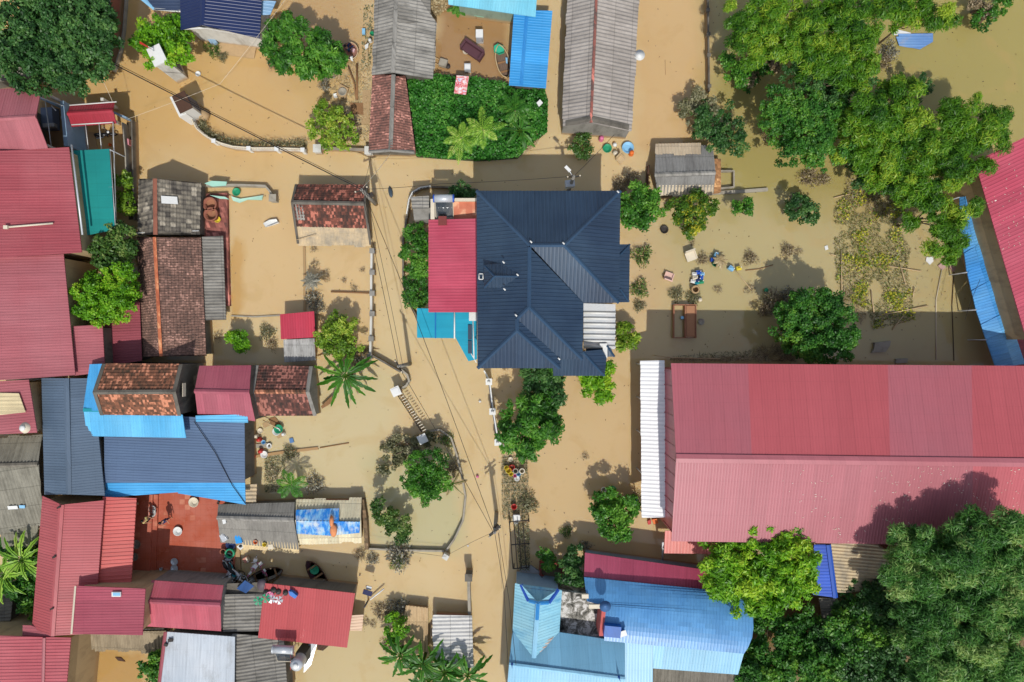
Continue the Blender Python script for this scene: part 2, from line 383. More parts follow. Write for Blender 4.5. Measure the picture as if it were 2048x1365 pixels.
def gable(root, A, B, C_, D, R1, R2, mat, kind='rib', capm=None, wall=None, ov=.3, capw=.16, name='roof_slope', **kw):
    slope(root, [A, B, R2, R1], mat, kind, name, **kw); slope(root, [D, C_, R2, R1], mat, kind, name, **kw)
    if capm: cap(root, R1, R2, capm, capw)
    if wall:
        q = [P3(p) for p in (A, B, C_, D)]; pl = inset(q, ov); r1, r2 = P3(R1), P3(R2); d = (r2 - r1) / np.linalg.norm((r2 - r1)[:2])
        r1 = r1 + d * ov; r2 = r2 - d * ov; dz = .14
        zs = [p[2] - dz for p in q]; zb = -1.0
        vs = [(pl[i][0], pl[i][1], zb) for i in range(4)] + [(pl[i][0], pl[i][1], zs[i]) for i in range(4)] + [(r1[0], r1[1], r1[2] - dz), (r2[0], r2[1], r2[2] - dz)]
        fs = [(0, 1, 5, 4), (1, 2, 6, 9, 5), (2, 3, 7, 6), (3, 0, 4, 8, 7)]
        mb = MB(); mb.add(vs, fs); mb.build('wall', wall, root)
# ------------------------------------------------------------------ setting
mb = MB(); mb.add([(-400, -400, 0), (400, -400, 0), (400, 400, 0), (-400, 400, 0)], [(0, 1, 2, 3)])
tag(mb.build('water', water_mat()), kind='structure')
def bld(name, label, px, py, cat='house', group=None): return thing(name, label, cat, P(px, py, 0), group)
RED1 = metal((168, 78, 86), (176, 92, 98)); RED2 = metal((154, 74, 84), (166, 86, 94)); RED3 = metal((174, 94, 101), (178, 106, 112))
PINK = metal((170, 84, 100), (180, 100, 112)); REDB = metal((200, 86, 78), (206, 98, 92), dirt=.08); REDV = metal((188, 80, 82), (192, 86, 88), rough=.3, dirt=.05, svar=.04)
GRY = fibro((166, 162, 154)); GRY2 = fibro((150, 146, 138), (84, 80, 74), .8); GRYD = fibro((132, 126, 114), (70, 66, 58), .8); GRYM = fibro((160, 154, 142), mud=(214, 190, 152))
# --- west edge: three long red roofs running out of frame
r = bld('red_house', 'dusty red gabled sheet roof at the left edge below the big dark tree', 20, 240)
gable(r, (-60, 182, 5.2), (83, 173, 5.2), (96, 297, 5.2), (-60, 308, 5.2), (-70, 243, 6.2), (72, 234, 6.2), RED3, period=.2, capm=RED3)
mb = MB(); mb.prism([P(-60, 196, 5)[:2], P(6, 192, 5)[:2], P(10, 282, 5)[:2], P(-60, 290, 5)[:2]], -1, 5.0); mb.build('wall', M['conc_dark'], r)
mb = MB(); [mb.box(P(*q, 4.9) * (1, 1, 0) + (0, 0, 2), (.16, .16, 6)) for q in ((78, 180), (90, 290))]; mb.build('post', M['steel'], r)
r = bld('red_hall', 'broad crimson single-slope roof with ribs running east beside the teal shade net', 70, 405)
slope(r, [(-80, 306, 6.2), (139, 295, 4.6), (163, 505, 4.6), (-80, 522, 6.2)], RED1, period=.2); walls(r, [(-80, 306, 6.2), (139, 295, 4.6), (163, 505, 4.6), (-80, 522, 6.2)], M['wall_tan'], .25)
mb = MB(); mb.tube([P(143, 290, 4.7), P(165, 470, 4.5)], .07); mb.build('gutter', M['steel'], r)
mb = MB(); mb.tube([P(10, 455, 5.75), P(106, 447, 5.1)], .07); mb.box(P(12, 455, 5.8), (.3, .25, .16)); tag(mb.build('pipe', M['cream']), 'pale plastic pipe lying across the broad crimson roof', 'pipe')
r = bld('red_workshop', 'faded pinkish red sheet roof between the crimson roof and the water tank', 70, 640)
pts = [(-80, 520, 5.6), (128, 509, 4.3), (150, 751, 4.3), (-80, 766, 5.6)]
slope(r, pts, RED3, period=.2); walls(r, pts, M['wall_tan'], .25)
pts = [(-80, 767, 5.2), (58, 760, 4.4), (74, 866, 4.4), (-80, 872, 5.2)]
slope(r, pts, RED3, period=.2); walls(r, pts, M['wall_tan'], .25)
mb = MB(); sheet(mb, [P(-6, 786, 4.85), P(38, 787, 4.68), P(51, 825, 4.66), P(-4, 831, 4.86)], 'rib', period=.3, amp=.02, thick=.02, axis=(1, 0), jit=.03)
tag(mb.build('tarpaulin', metal((206, 188, 148), dirt=.2)), 'beige sheet patch laid on the pinkish red roof at the left edge', 'tarpaulin')
r = bld('red_lean_to', 'narrow red lean-to roof against the pinkish red workshop', 178, 700)
pts = [(146, 653, 3.9), (205, 650, 3.5), (210, 744, 3.5), (150, 752, 3.9)]; slope(r, pts, RED3, period=.2); walls(r, pts, M['conc_dark'], .2)
r = bld('red_annex', 'low dark red roof tucked between the round green tree and the long tiled house', 246, 660)
pts = [(206, 608, 2.2), (279, 603, 1.9), (284, 722, 1.9), (214, 732, 2.2)]; slope(r, pts, RED2, period=.2); walls(r, pts, M['conc_dark'], .15)
# --- gatehouse yard west
r = bld('gatehouse', 'small crimson gabled roof over a white gate beside the lane', 185, 235, 'gatehouse')
gable(r, (140, 211, 2.2), (229, 205, 2.2), (233, 247, 2.2), (143, 254, 2.2), (135, 228, 2.75), (226, 222, 2.75), metal((166, 42, 58), (176, 58, 74)), period=.2, capm=metal((166, 42, 58), (176, 58, 74)))
mb = MB()
for q in ((146, 216), (224, 211), (147, 246), (227, 242)): mb.box(P(q[0] + 4, q[1] + 2, .6), (.22, .22, 3.2))
mb.build('post', M['wall_white'], r)
mb = MB(); mb.tube([P(139, 211, 2.3), P(233, 204, 2.3)], .05, 5); mb.build('gutter', M['white'], r)
mb = MB(); mb.tube([P(143, 250, 2.3), P(226, 245, 2.3)], .045, 5); mb.tube([P(226, 245, 2.4), P(232, 460, 2.3)], .05, 5); mb.tube([P(171, 250, 2.3), P(177, 300, 2.3)], .03, 5); mb.tube([P(198, 248, 2.3), P(203, 300, 2.3)], .03, 5)
tag(mb.build('pipework', M['white']), 'white pipe frame reaching from the gate roof past the teal shade net', 'frame')
r = bld('pale_blue_wall', 'pale blue wall with two dark vents behind the small crimson gate roof', 135, 250, 'wall')
mb = MB(); mb.prism([P(120, 202, 2.8)[:2], P(127, 202, 2.8)[:2], P(136, 292, 2.8)[:2], P(128, 293, 2.8)[:2]], -1, 2.8); mb.build('masonry', M['wall_blue'], r)
mb = MB(); mb.box(P(133.5, 236, 1.8), (.06, .5, .6)); mb.box(P(137, 262, 1.8), (.06, .5, .6)); mb.build('vent', M['black'], r)
r = bld('teal_net_canopy', 'teal green shade net stretched over a frame beside the broad crimson roof', 190, 390, 'canopy')
mb = MB(); sheet(mb, [P(145, 302, 3.4), P(218, 298, 2.9), P(229, 450, 2.9), P(222, 462, 2.9), P(163, 473, 3.4)], 'flat', jit=.06, thick=.01); mb.build('net', metal((16, 132, 128), (24, 146, 140), rough=.8, sheet=.9, svar=.06, dirt=.06), r)
mb = MB()
for a, b in (((145, 302, 3.42), (163, 473, 3.42)), ((219, 298, 2.93), (230, 460, 2.93)), ((145, 302, 3.42), (218, 298, 2.92)), ((152, 376, 3.42), (224, 374, 2.93))): mb.tube([P(*a) - (0, 0, .08), P(*b) - (0, 0, .08)], .025, 5)
for q in ((220, 300), (229, 455)): mb.tube([P(*q, 2.9), P(*q, 2.9) * (1, 1, 0) - (0, 0, 1)], .04, 5)
mb.build('frame', M['steel'], r)
# --- slate blue house
SLATE = metal((86, 104, 124), (98, 116, 136), dirt=.08); SLATE2 = metal((92, 112, 142), (100, 122, 152), dirt=.08)
BLU = metal((66, 160, 222), (92, 182, 236), dirt=.12); BLU2 = metal((90, 184, 236), (120, 200, 240)); BLUD = metal((46, 134, 206), (66, 150, 216))
r = bld('slate_house', 'slate blue gabled sheet roof with its ridge running north to south', 145, 870)
gable(r, (83, 757, 3.6), (89, 990, 3.6), (209, 992, 3.7), (186, 757, 3.7), (133, 757, 4.3), (138, 989, 4.3), SLATE, period=.2, capm=SLATE, wall=M['conc_dark'], capw=.2)
r = bld('slate_extension', 'wide slate blue roof with a bright blue eave strip above the red tiled yard', 350, 910)
pts = [(208, 822, 3.35), (489, 842, 3.0), (490, 966, 3.0), (209, 966, 3.35)]; slope(r, pts, SLATE2, axis=(1, -.05), period=.2); walls(r, pts, M['conc_dark'], .2)
slope(r, [(209, 962, 3.2), (356, 962, 3.05), (356, 985, 2.95), (209, 996, 3.1)], BLU, axis=(1, 0), period=.2, name='awning'); slope(r, [(356, 961, 3.06), (490, 962, 2.96), (491, 1010, 2.8), (356, 987, 2.92)], BLU, axis=(1, 0), period=.2, name='awning')
slope(r, [(391, 832, 3.25), (495, 829, 3.12), (496, 846, 3.1), (392, 844, 3.22)], BLU2, axis=(1, 0), period=.2, name='awning')
r = bld('tiled_house', 'old brown tiled roof ringed by bright blue awnings on two sides', 275, 785)
CL1 = clay((156, 104, 80), (112, 80, 64), (76, 66, 54), .45, .6, .15, .22)
gable(r, (206, 727, 4.4), (362, 728, 4.4), (358, 832, 4.4), (205, 830, 4.4), (189, 785, 5.5), (347, 784, 5.5), CL1, 'tile', period=.2, amp=.025, capm=M['conc_dark'], wall=M['conc_dark'], ov=.1)
for a, b in (((208, 728, 4.48), (189, 785, 5.58)), ((189, 785, 5.58), (204, 831, 4.48)), ((362, 729, 4.48), (348, 784, 5.58)), ((348, 784, 5.58), (359, 832, 4.48))): cap(r, a, b, M['conc_dark'], .14, .05, 'verge')
slope(r, [(179, 729, 4.1), (206, 728, 4.3), (200, 822, 4.3), (166, 822, 4.0)], BLU, axis=(0, 1), period=.2, name='awning')
slope(r, [(168, 822, 4.05), (364, 830, 4.28), (373, 876, 3.9), (174, 873, 3.85)], BLU2, axis=(0, 1), period=.2, name='awning')
slope(r, [(166, 817, 4.13), (200, 818, 4.2), (200, 824, 4.2), (166, 824, 4.13)], M['teal'], 'flat', name='flashing')
mb = MB(); q = P(384, 776, 3.5); mb.box(P(368, 780, 4.1), (.05, 1.0, .5)); mb.build('window', M['cream'], r)
r = bld('pink_house', 'small pinkish red gabled roof between the two brown tiled houses', 448, 785)
gable(r, (399, 732, 3.2), (502, 731, 3.2), (510, 843, 3.0), (396, 829, 3.0), (389, 783, 4.0), (499, 785, 4.0), PINK, period=.2, capm=PINK, wall=M['conc_dark'], ov=.1)
r = bld('spotted_tile_house', 'brown tiled roof flecked with orange tiles beside the banana plant', 565, 782)
gable(r, (514, 730, 1.9), (622, 733, 1.9), (630, 832, 1.9), (514, 832, 1.9), (505, 784, 2.8), (614, 784, 2.8), clay((128, 84, 74), (94, 68, 62), (72, 60, 56), .35, 1.0, .15, .25), 'tile', period=.2, amp=.025, capm=CL1, wall=M['concrete'], ov=.06)
for a, b in (((622, 733, 1.96), (615, 784, 2.88)), ((615, 784, 2.88), (630, 832, 1.96)), ((514, 731, 1.96), (505, 784, 2.88)), ((505, 784, 2.88), (514, 832, 1.96))): cap(r, a, b, M['concrete'], .14, .05, 'verge')
# --- grey tiled house + long tiled house
r = bld('grey_tile_house', 'grey weathered tiled roof carrying a white cloth and a thin orange ridge', 340, 410)
GT = clay((140, 132, 118), (104, 98, 90), (72, 68, 64), .4, .05, .36, .36)
gable(r, (278, 358, 1.5), (275, 470, 1.5), (400, 470, 1.5), (403, 366, 1.5), (310, 358, 3.3), (311, 470, 3.3), GT, 'tile', period=.36, amp=.03, capm=M['brick'], wall=M['conc_dark'], ov=.15)
mb = MB(); vs = []
sheet(mb, [P(322, 392, 3.22), P(354, 394, 2.66), P(356, 409, 2.62), P(323, 407, 3.22)], 'flat', jit=.02, thick=.01); tag(mb.build('cloth', M['white']), 'white cloth spread on the grey weathered tiled roof', 'cloth')
r = bld('long_tile_house', 'long brown clay tiled roof with a bright orange ridge line', 345, 590)
CL2 = clay((140, 108, 96), (118, 92, 82), (92, 76, 70), .25, .1, .1, .14)
gable(r, (274, 474, 1.5), (284, 714, 1.5), (413, 712, 1.5), (402, 475, 1.5), (309, 475, 3.3), (322, 713, 3.3), CL2, 'tile', period=.2, amp=.02, wall=M['conc_dark'], ov=.12)
cap(r, (309, 475, 3.34), (322, 713, 3.34), clay((214, 130, 92), (200, 112, 80), (176, 98, 72), .05, .3), .13, .07)
slope(r, [(404, 474, 1.35), (446, 472, 1.0), (452, 640, 1.0), (410, 641, 1.35)], GRY2, 'sine', period=.24, amp=.035, name='porch_roof', jit=.03)
mb = MB()
for q in ((444, 482), (448, 534), (450, 582), (452, 628)): mb.box(P(q[0], q[1], 0), (.14, .14, 1.9))
mb.build('post', M['wood_pale'], r)
r = bld('brick_terrace', 'raised red brick terrace with round tubs beside the grey tiled house', 430, 430, 'terrace')
mb = MB(); mb.prism([P(404, 388, .35)[:2], P(454, 386, .35)[:2], P(459, 612, .35)[:2], P(410, 614, .35)[:2]], -1, .35); mb.build('paving', clay((176, 112, 100), (136, 84, 76), (104, 72, 66), .3, .1, .24, .24), r)
# --- patchy tile shed by the lane
r = bld('patchy_tile_house', 'tiled roof flecked with orange and edged by a grey corrugated strip beside the lane', 662, 425)
CL3 = clay((142, 88, 74), (94, 68, 60), (74, 60, 56), .35, 1.5, .15, .27)
gable(r, (592, 369, 1.5), (733, 370, 1.5), (738, 458, 1.5), (591, 454, 1.5), (584, 405, 2.6), (729, 408, 2.6), CL3, 'tile', period=.22, amp=.03, capm=M['conc_dark'], wall=M['conc_dark'], ov=.1)
slope(r, [(591, 453, 1.54), (738, 457, 1.52), (741, 492, .9), (596, 488, .9)], GRYM, 'sine', period=.24, amp=.035, name='eave_sheet', rag=.15, jit=.03)
slope(r, [(587, 404, 2.62), (607, 404, 2.62), (610, 441, 1.85), (592, 441, 1.85)], GRY, 'sine', period=.24, amp=.03, name='patch_sheet')
for a, b in (((733, 370, 1.56), (729, 408, 2.68)), ((729, 408, 2.68), (741, 490, .98)), ((592, 369, 1.56), (584, 405, 2.68)), ((584, 405, 2.68), (596, 488, .98))): cap(r, a, b, M['conc_dark'], .09, .05, 'verge')
mb = MB(); mb.tube([P(593, 480, 1.2), P(632, 470, 1.5)], .03, 5); tag(mb.build('bamboo_pole', M['wood_pale']), 'thin pale pole lying on the grey corrugated eave of the patchy tiled roof', 'pole')
r = bld('red_privy', 'tiny crimson roof with grey slatted sheet below it beside the yellow green tree', 597, 670, 'shed')
pts = [(560, 629, 1.6), (628, 623, 1.6), (631, 675, 1.3), (562, 679, 1.3)]; slope(r, pts, metal((184, 44, 66), (190, 56, 80)), axis=(0, 1), period=.2); walls(r, pts, M['conc_dark'], .15)
pts = [(567, 680, 1.15), (629, 677, 1.15), (631, 721, .9), (569, 725, .9)]; slope(r, pts, fibro((186, 184, 180), (60, 56, 52), .9), 'sine', axis=(0, 1), period=.26, amp=.04, name='lean_to_roof'); walls(r, pts, M['brick'], .15)
# --- north: navy tile roof house
NAVY = metal((34, 46, 86), (40, 54, 96), rough=.35, dirt=.05, svar=.03, sheet=3); NAVY2 = metal((40, 60, 84), (56, 78, 100), rough=.32, spec=.5, dirt=.16, svar=.07, sheet=2.2)
r = bld('navy_villa', 'dark navy tiled roof with white gable trim at the top edge', 440, 20)
slope(r, [(361, -60, 3.2), (361, 4, 3.0), (361, 60, 3.0), (404, 51, 3.9), (408, -60, 4.2)], NAVY, axis=(1, 0), period=.24); slope(r, [(404, 51, 3.9), (408, -60, 4.2), (527, -60, 3.0), (519, 77, 2.9)], NAVY, axis=(1, 0), period=.24); cap(r, (404, 51, 3.9), (408, -60, 4.2), NAVY, .18)
mb = MB(); pl = inset([P(361, -60, 3), P(361, 55, 3), P(519, 74, 3), P(523, -60, 3)], .3); mb.prism(pl, -1, 2.8); mb.build('wall', M['wall_white'], r)
slope(r, [(362, 60, 2.95), (404, 51, 3.8), (519, 77, 2.86), (404, 60, 2.9)], M['white'], 'flat', name='fascia')
slope(r, [(520, 2, 2.5), (552, 2, 2.2), (541, 30, 2.2), (520, 30, 2.5)], metal((140, 180, 214)), axis=(1, 0), name='awning')
slope(r, [(290, -6, 2.6), (362, -6, 2.6), (362, 22, 2.6), (310, 20, 2.6)], metal((52, 66, 92), specks=.5), axis=(1, 0), period=.24, name='awning'); cap(r, (283, -4, 2.6), (310, 18, 2.5), M['ltblue'], .16, .06, 'trim'); cap(r, (310, 18, 2.5), (362, 22, 2.5), M['white'], .12, .06, 'trim')
mb = MB(); mb.box(P(417, 70, .3), (.5, 1.7, .7), rz=.65); mb.box(P(420, 72, .6), (.3, 1.6, .3), rz=.65); mb.build('step', M['wall_blue'], r)
slope(r, [(425, 75, .25), (512, 95, .25), (508, 118, .02), (420, 106, .02)], M['mudc'], 'flat', name='porch_step')
# --- fibre-cement + tile house north centre
r = bld('grey_sheet_house', 'grey corrugated gabled roof joined to the reddish tiled house', 805, 70)
gable(r, (752, -60, 1.9), (745, 150, 1.9), (866, 158, 1.9), (873, 46, 1.9), (795, -60, 2.9), (786, 146, 2.9), GRY, 'sine', period=.26, amp=.04, capm=GRY, wall=M['conc_dark'], rag=.1, jit=.04)
slope(r, [(795, -60, 2.9), (797, 46, 2.9), (861, 46, 2.0), (861, -60, 2.0)], GRY2, 'sine', axis=(1, 0), period=.26, amp=.04, rag=.1)
r = bld('reddish_tile_house', 'reddish brown tiled roof half swallowed by the green creeper', 782, 230)
CL4 = clay((158, 112, 100), (132, 94, 84), (100, 80, 74), .3, .3, .12, .16)
gable(r, (745, 149, 1.8), (737, 304, 1.8), (831, 305, 1.5), (812, 155, 1.5), (787, 150, 2.8), (781, 300, 2.8), CL4, 'tile', period=.2, amp=.025, capm=GRY2, wall=M['conc_dark'], ov=.1)
for a, b in (((738, 304, 1.84), (781, 301, 2.84)), ((781, 301, 2.84), (829, 305, 1.6))): cap(r, a, b, M['concrete'], .12, .05, 'verge')
r = bld('cyan_roof_shed', 'pale cyan sheet roof at the top edge above the flooded yard', 985, 8)
pts = [(893, -60, 2.9), (1078, -60, 2.9), (1071, 34, 2.4), (897, 10, 2.4)]; slope(r, pts, metal((122, 206, 232), (148, 218, 236)), axis=(.12, 1), period=.2); walls(r, pts, M['wall_green'], .6)
r = bld('blue_roof_shed', 'bright blue sheet roof with two long seams beside the grounded boat', 1058, 100)
pts = [(1028, 20, 2.2), (1105, 22, 2.0), (1092, 177, 2.0), (1018, 171, 2.2)]; slope(r, pts, metal((54, 154, 222), (70, 166, 230), dirt=.14), axis=(1, -.05), period=.2); walls(r, pts, M['conc_dark'], .35)
cap(r, (1053, 34, 2.13), (1042, 172, 2.13), BLUD, .14, .02, 'seam')
r = bld('long_grey_barn', 'long grey corrugated barn roof with a broken red ridge line', 1200, 120)
BARN = fibro((176, 168, 160), (112, 104, 98), .6)
gable(r, (1138, -60, 2.5), (1126, 253, 2.5), (1262, 263, 2.5), (1281, -60, 2.5), (1195, -60, 3.7), (1182, 246, 3.7), BARN, 'sine', period=.28, amp=.04, wall=M['concrete'], rag=.12, jit=.03, ov=.12)
cap(r, (1195, -60, 3.74), (1182, 246, 3.74), clay((172, 104, 92), (140, 96, 88), (112, 90, 84), .3, .3), .1, .05)
for a, b in (((1131, 247, 2.62), (1181, 238, 3.76)), ((1183, 238, 3.76), (1258, 255, 2.62))): cap(r, a, b, M['conc_dark'], .22, .03, 'verge_tiles')
mb = MB(); mb.lathe([(.05, 0), (.34, .1), (.42, .22)], P(1278, 113, 2.3), 14); tag(mb.build('satellite_dish', M['white']), 'small white dish on the east eave of the long grey barn', 'dish')
r = bld('mud_striped_hut', 'small grey corrugated hut roof with mud caked pale edges standing in the garden', 1370, 340, 'hut')
gable(r, (1312, 291, 1.1), (1426, 293, 1.1), (1427, 385, 1.1), (1316, 389, 1.1), (1309, 350, 2.0), (1431, 346, 2.0), fibro((150, 148, 144), (100, 96, 92), .6), 'sine', period=.26, amp=.045, capm=GRY, wall=M['brick'], rag=.12)
slope(r, [(1311, 288, 1.08), (1402, 286, 1.08), (1402, 307, 1.47), (1310, 307, 1.47)], fibro((226, 206, 176), (196, 170, 136), .5), 'sine', axis=(0, 1), period=.26, amp=.045, name='mud_edge', rag=.2); slope(r, [(1318, 371, 1.48), (1427, 370, 1.48), (1427, 388, 1.12), (1318, 391, 1.12)], fibro((222, 206, 180), (168, 150, 122), .6), 'sine', axis=(0, 1), period=.26, amp=.045, name='mud_edge', rag=.15)
mb = MB(); mb.prism([P(1426, 318, .7)[:2], P(1442, 318, .7)[:2], P(1442, 384, .7)[:2], P(1428, 386, .7)[:2]], -1, .7); mb.build('brick_stack', clay((190, 140, 96), (160, 116, 80), (120, 96, 70), .2, .2, .22, .1), r)
# ------------------------------------------------------------------ the navy two-storey house in the middle
r = bld('navy_house', 'big dark blue hipped tile roof at the centre with many hips and valleys', 1090, 560)
E = 6.1; NW, NE, SWc, SE1 = (953, 382, E), (1241, 382, E), (955, 737, E), (1120, 737, E)
R1, R2, Rm, Ra, Rb = (1060, 491, 8.3), (1129, 491, 8.3), (1058, 614, 8.25), (1034, 638, 7.75), (1034, 661, 7.75)
NF = dict(period=.26, amp=.035)
slope(r, [NW, NE, R2, R1], NAVY2, axis=(0, -1), **NF)
slope(r, [NW, R1, Rm, Ra, Rb, SWc], NAVY2, axis=(1, 0), **NF)
slope(r, [NE, (1238, 606, E), R2], NAVY2, axis=(-1, 0), **NF)
slope(r, [R1, R2, (1238, 606, E), (1167, 606, E)], NAVY2, axis=(0, 1), **NF)
slope(r, [(1059, 495, 8.28), (1167, 606, E), (1165, 719, E), Rm], NAVY2, axis=(-1, 0), **NF)
slope(r, [Rm, (1165, 719, E), (1120, 719, E), Ra], NAVY2, axis=(0, 1), **NF)
slope(r, [Ra, (1122, 720, E), SE1, Rb], NAVY2, axis=(-1, 0), **NF)
slope(r, [Rb, SE1, SWc], NAVY2, axis=(0, 1), **NF)
HC = metal((44, 70, 98), (56, 84, 112), rough=.3, svar=.02, dirt=.03)
for a, b in ((NW, R1), (NE, R2), (R1, R2), (R2, (1238, 606, E)), ((1059, 495, 8.3), Rm), (Rm, Ra), (Ra, Rb), (Rb, SE1), (Rb, SWc), (Rm, (1165, 719, E))): cap(r, a, b, HC, .13, .07)
# dormer
slope(r, [(968, 531, 7.0), (1010, 526, 7.2), (1036, 553, 7.82), (989, 553, 7.82)], NAVY2, axis=(0, 1), name='dormer_roof', **NF); slope(r, [(968, 576, 7.0), (1011, 576, 7.2), (1036, 553, 7.82), (989, 553, 7.82)], NAVY2, axis=(0, 1), name='dormer_roof', **NF)
slope(r, [(968, 531, 7.0), (968, 576, 7.0), (989, 553, 7.82)], NAVY2, axis=(1, 0), name='dormer_roof', **NF)
for a, b in (((968, 531, 7.02), (989, 553, 7.84)), ((968, 576, 7.02), (989, 553, 7.84)), ((989, 553, 7.84), (1036, 553, 7.84))): cap(r, a, b, HC, .08, .05, 'dormer_ridge')
mb = MB(); mb.prism(inset([P(970, 533, 7), P(1008, 529, 7), P(1008, 574, 7), P(970, 574, 7)], .15), 6.2, 7.05); mb.build('dormer_wall', M['wall_white'], r)
mb = MB()
for a, b in (((958, 548), (966, 548)), ((966, 548), (966, 559)), ((966, 559), (958, 559)), ((958, 559), (958, 548))): mb.tube([P(*a, 6.45), P(*b, 6.45)], .04, 4)
fr = mb.build('roof_hatch', M['white'], r)
for q in ((1064, 486), (1037, 552), (1129, 489), (1009, 527), (1011, 581), (1034, 633), (1238, 386), (1120, 720)):
    zq = 8.35 if q[1] < 500 and q[0] < 1200 else 7.9 if q[0] < 1100 and q[1] > 500 else 6.3
    mb = MB(); mb.tube([P(*q, zq), P(q[0] - 4, q[1] - 4, zq)], .06, 5); mb.build('mortar', M['white'], r)
mb = MB(); mb.prism([P(962, 391, E)[:2], P(1232, 391, E)[:2], P(1229, 597, E)[:2], P(1158, 597, E)[:2], P(1156, 709, E)[:2], P(1110, 709, E)[:2], P(1110, 728, E)[:2], P(963, 728, E)[:2]], -1, 5.95); mb.build('wall', M['wall_white'], r)
slope(r, [(1224, 489, 4.6), (1260, 489, 3.9), (1258, 605, 3.9), (1222, 605, 4.6)], NAVY2, axis=(-1, 0), name='lower_roof', **NF); cap(r, (1240, 510, 4.35), (1260, 489, 3.95), HC, .08, .05); cap(r, (1241, 578, 4.3), (1258, 604, 3.95), HC, .08, .05)
slope(r, [(1106, 728, 5.0), (1150, 690, 5.3), (1167, 704, 5.0), (1209, 752, 3.7), (1106, 752, 3.7)], NAVY2, axis=(0, 1), name='lower_roof', **NF); slope(r, [(1166, 703, 5.0), (1204, 700, 4.3), (1213, 716, 3.8), (1209, 752, 3.7)], NAVY2, axis=(-1, 0), name='lower_roof', **NF); cap(r, (1166, 704, 5.02), (1209, 752, 3.74), HC, .1, .06)
slope(r, [(1172, 697, 3.6), (1222, 697, 3.6), (1229, 714, 3.3), (1172, 714, 3.3)], NAVY2, axis=(0, 1), name='lower_roof', **NF); cap(r, (1214, 692, 3.66), (1229, 714, 3.36), HC, .08, .05)
slope(r, [(857, 440, 3.3), (960, 437, 3.9), (960, 625, 3.9), (857, 625, 3.3)], metal((190, 74, 96), (204, 92, 112), specks=.12), axis=(1, 0), period=.22, name='side_roof')
mb = MB(); mb.prism([P(866, 446, 3.2)[:2], P(960, 446, 3.6)[:2], P(960, 618, 3.6)[:2], P(866, 618, 3.2)[:2]], -1, 3.2); mb.build('side_wall', M['wall_white'], r)
mb = MB(); mb.box(P(885, 442, 3.6), (.62, .66, .18)); mb.build('roof_vent', plain((126, 60, 56), .7, var=.5, sc=12), r)
CY = metal((24, 160, 190), (44, 178, 206), rough=.5, dirt=.08)
slope(r, [(834, 617, 2.7), (910, 619, 2.9), (910, 677, 2.9), (834, 676, 2.7)], CY, 'flat', axis=(1, 0), name='awning'); cap(r, (871, 618, 2.81), (871, 677, 2.81), BLUD, .05, .03, 'seam')
slope(r, [(909, 619, 2.92), (954, 622, 3.1), (954, 719, 3.1), (937, 723, 3.0), (909, 672, 2.88)], CY, 'flat', axis=(1, 0), name='awning')
mb = MB(); mb.tube([P(909, 618, 2.98), P(909, 678, 2.98)], .06, 5); mb.tube([P(946, 640, 3.15), P(948, 716, 3.12)], .05, 5); mb.tube([P(938, 700, 3.12), P(953, 726, 3.0)], .04, 5); mb.build('frame', M['white'], r)
mb = MB(); mb.box(P(940, 665, 3.13), (.3, 1.1, .05)); mb.box(P(940, 695, 3.13), (.3, .95, .05)); mb.build('panel', plain((60, 78, 96), .4), r)
mb = MB(); mb.prism([P(938, 625, 3.3)[:2], P(955, 625, 3.3)[:2], P(955, 642, 3.3)[:2], P(938, 642, 3.3)[:2]], 3.0, 3.3); mb.build('ledge', M['white'], r)
g = NT('polycarbonate'); g.fin(C(232, 236, 240), .25, .5); g.b.inputs['Alpha'].default_value = .62
slope(r, [(1167, 607, 3.6), (1231, 609, 3.3), (1230, 699, 3.3), (1167, 698, 3.6)], g.m, 'flat', axis=(1, 0), name='canopy', thick=.02)
for k in range(7):
    y = 626 + k * 11.2; mb = MB(); mb.tube([P(1167, y, 3.7), P(1231, y + 1, 3.4)], .085, 6); mb.build('beam', M['white'], r)
mb = MB(); mb.box(P(1210, 702, 3.6), (.34, 1.1, .12)); mb.box(P(1206, 690, 3.7), (.5, .18, .12)); mb.build('drain', M['white'], r)
mb = MB(); mb.prism([P(1168, 608, .2)[:2], P(1226, 608, .2)[:2], P(1226, 700, .2)[:2], P(1168, 700, .2)[:2]], -1, .2); mb.build('porch_floor', M['concrete'], r)
# terrace on the north-west corner of the house
mb = MB(); mb.prism([P(868, 398, 3.0)[:2], P(960, 399, 3.0)[:2], P(960, 444, 3.0)[:2], P(868, 444, 3.0)[:2]], -1, 3.0); mb.build('terrace_slab', M['wall_white'], r)
mb = MB(); v = [P(905, 403, 3.02), P(953, 403, 3.02), P(953, 438, 3.02), P(905, 438, 3.02)]; mb.add(v, [(3, 2, 1, 0)], uv=[(p[0], p[1]) for p in v]); mb.build('terrace_tiles', clay((226, 142, 112), (214, 128, 100), (196, 116, 92), .02, .05, .5, .5), r)
mb = MB(); mb.box((P(911, 401, 3.1) + P(953, 401, 3.1)) / 2, (1.65, .22, .5)); mb.box(P(866, 420, 3.2), (.3, 1.5, .6)); mb.build('parapet', M['cream'], r)
slope(r, [(822, 394, 2.6), (858, 392, 2.6), (858, 417, 2.6), (824, 418, 2.6)], GRY, 'sine', axis=(1, 0), period=.26, amp=.04, name='outhouse_roof')
mb = MB(); mb.prism([P(826, 417, 2.4)[:2], P(861, 416, 2.4)[:2], P(860, 439, 2.4)[:2], P(828, 440, 2.4)[:2]], -1, 2.4); mb.prism([P(827, 398, 2.4)[:2], P(856, 396, 2.4)[:2], P(856, 415, 2.4)[:2], P(827, 415, 2.4)[:2]], -1, 2.45); mb.build('outhouse', M['concrete'], r)
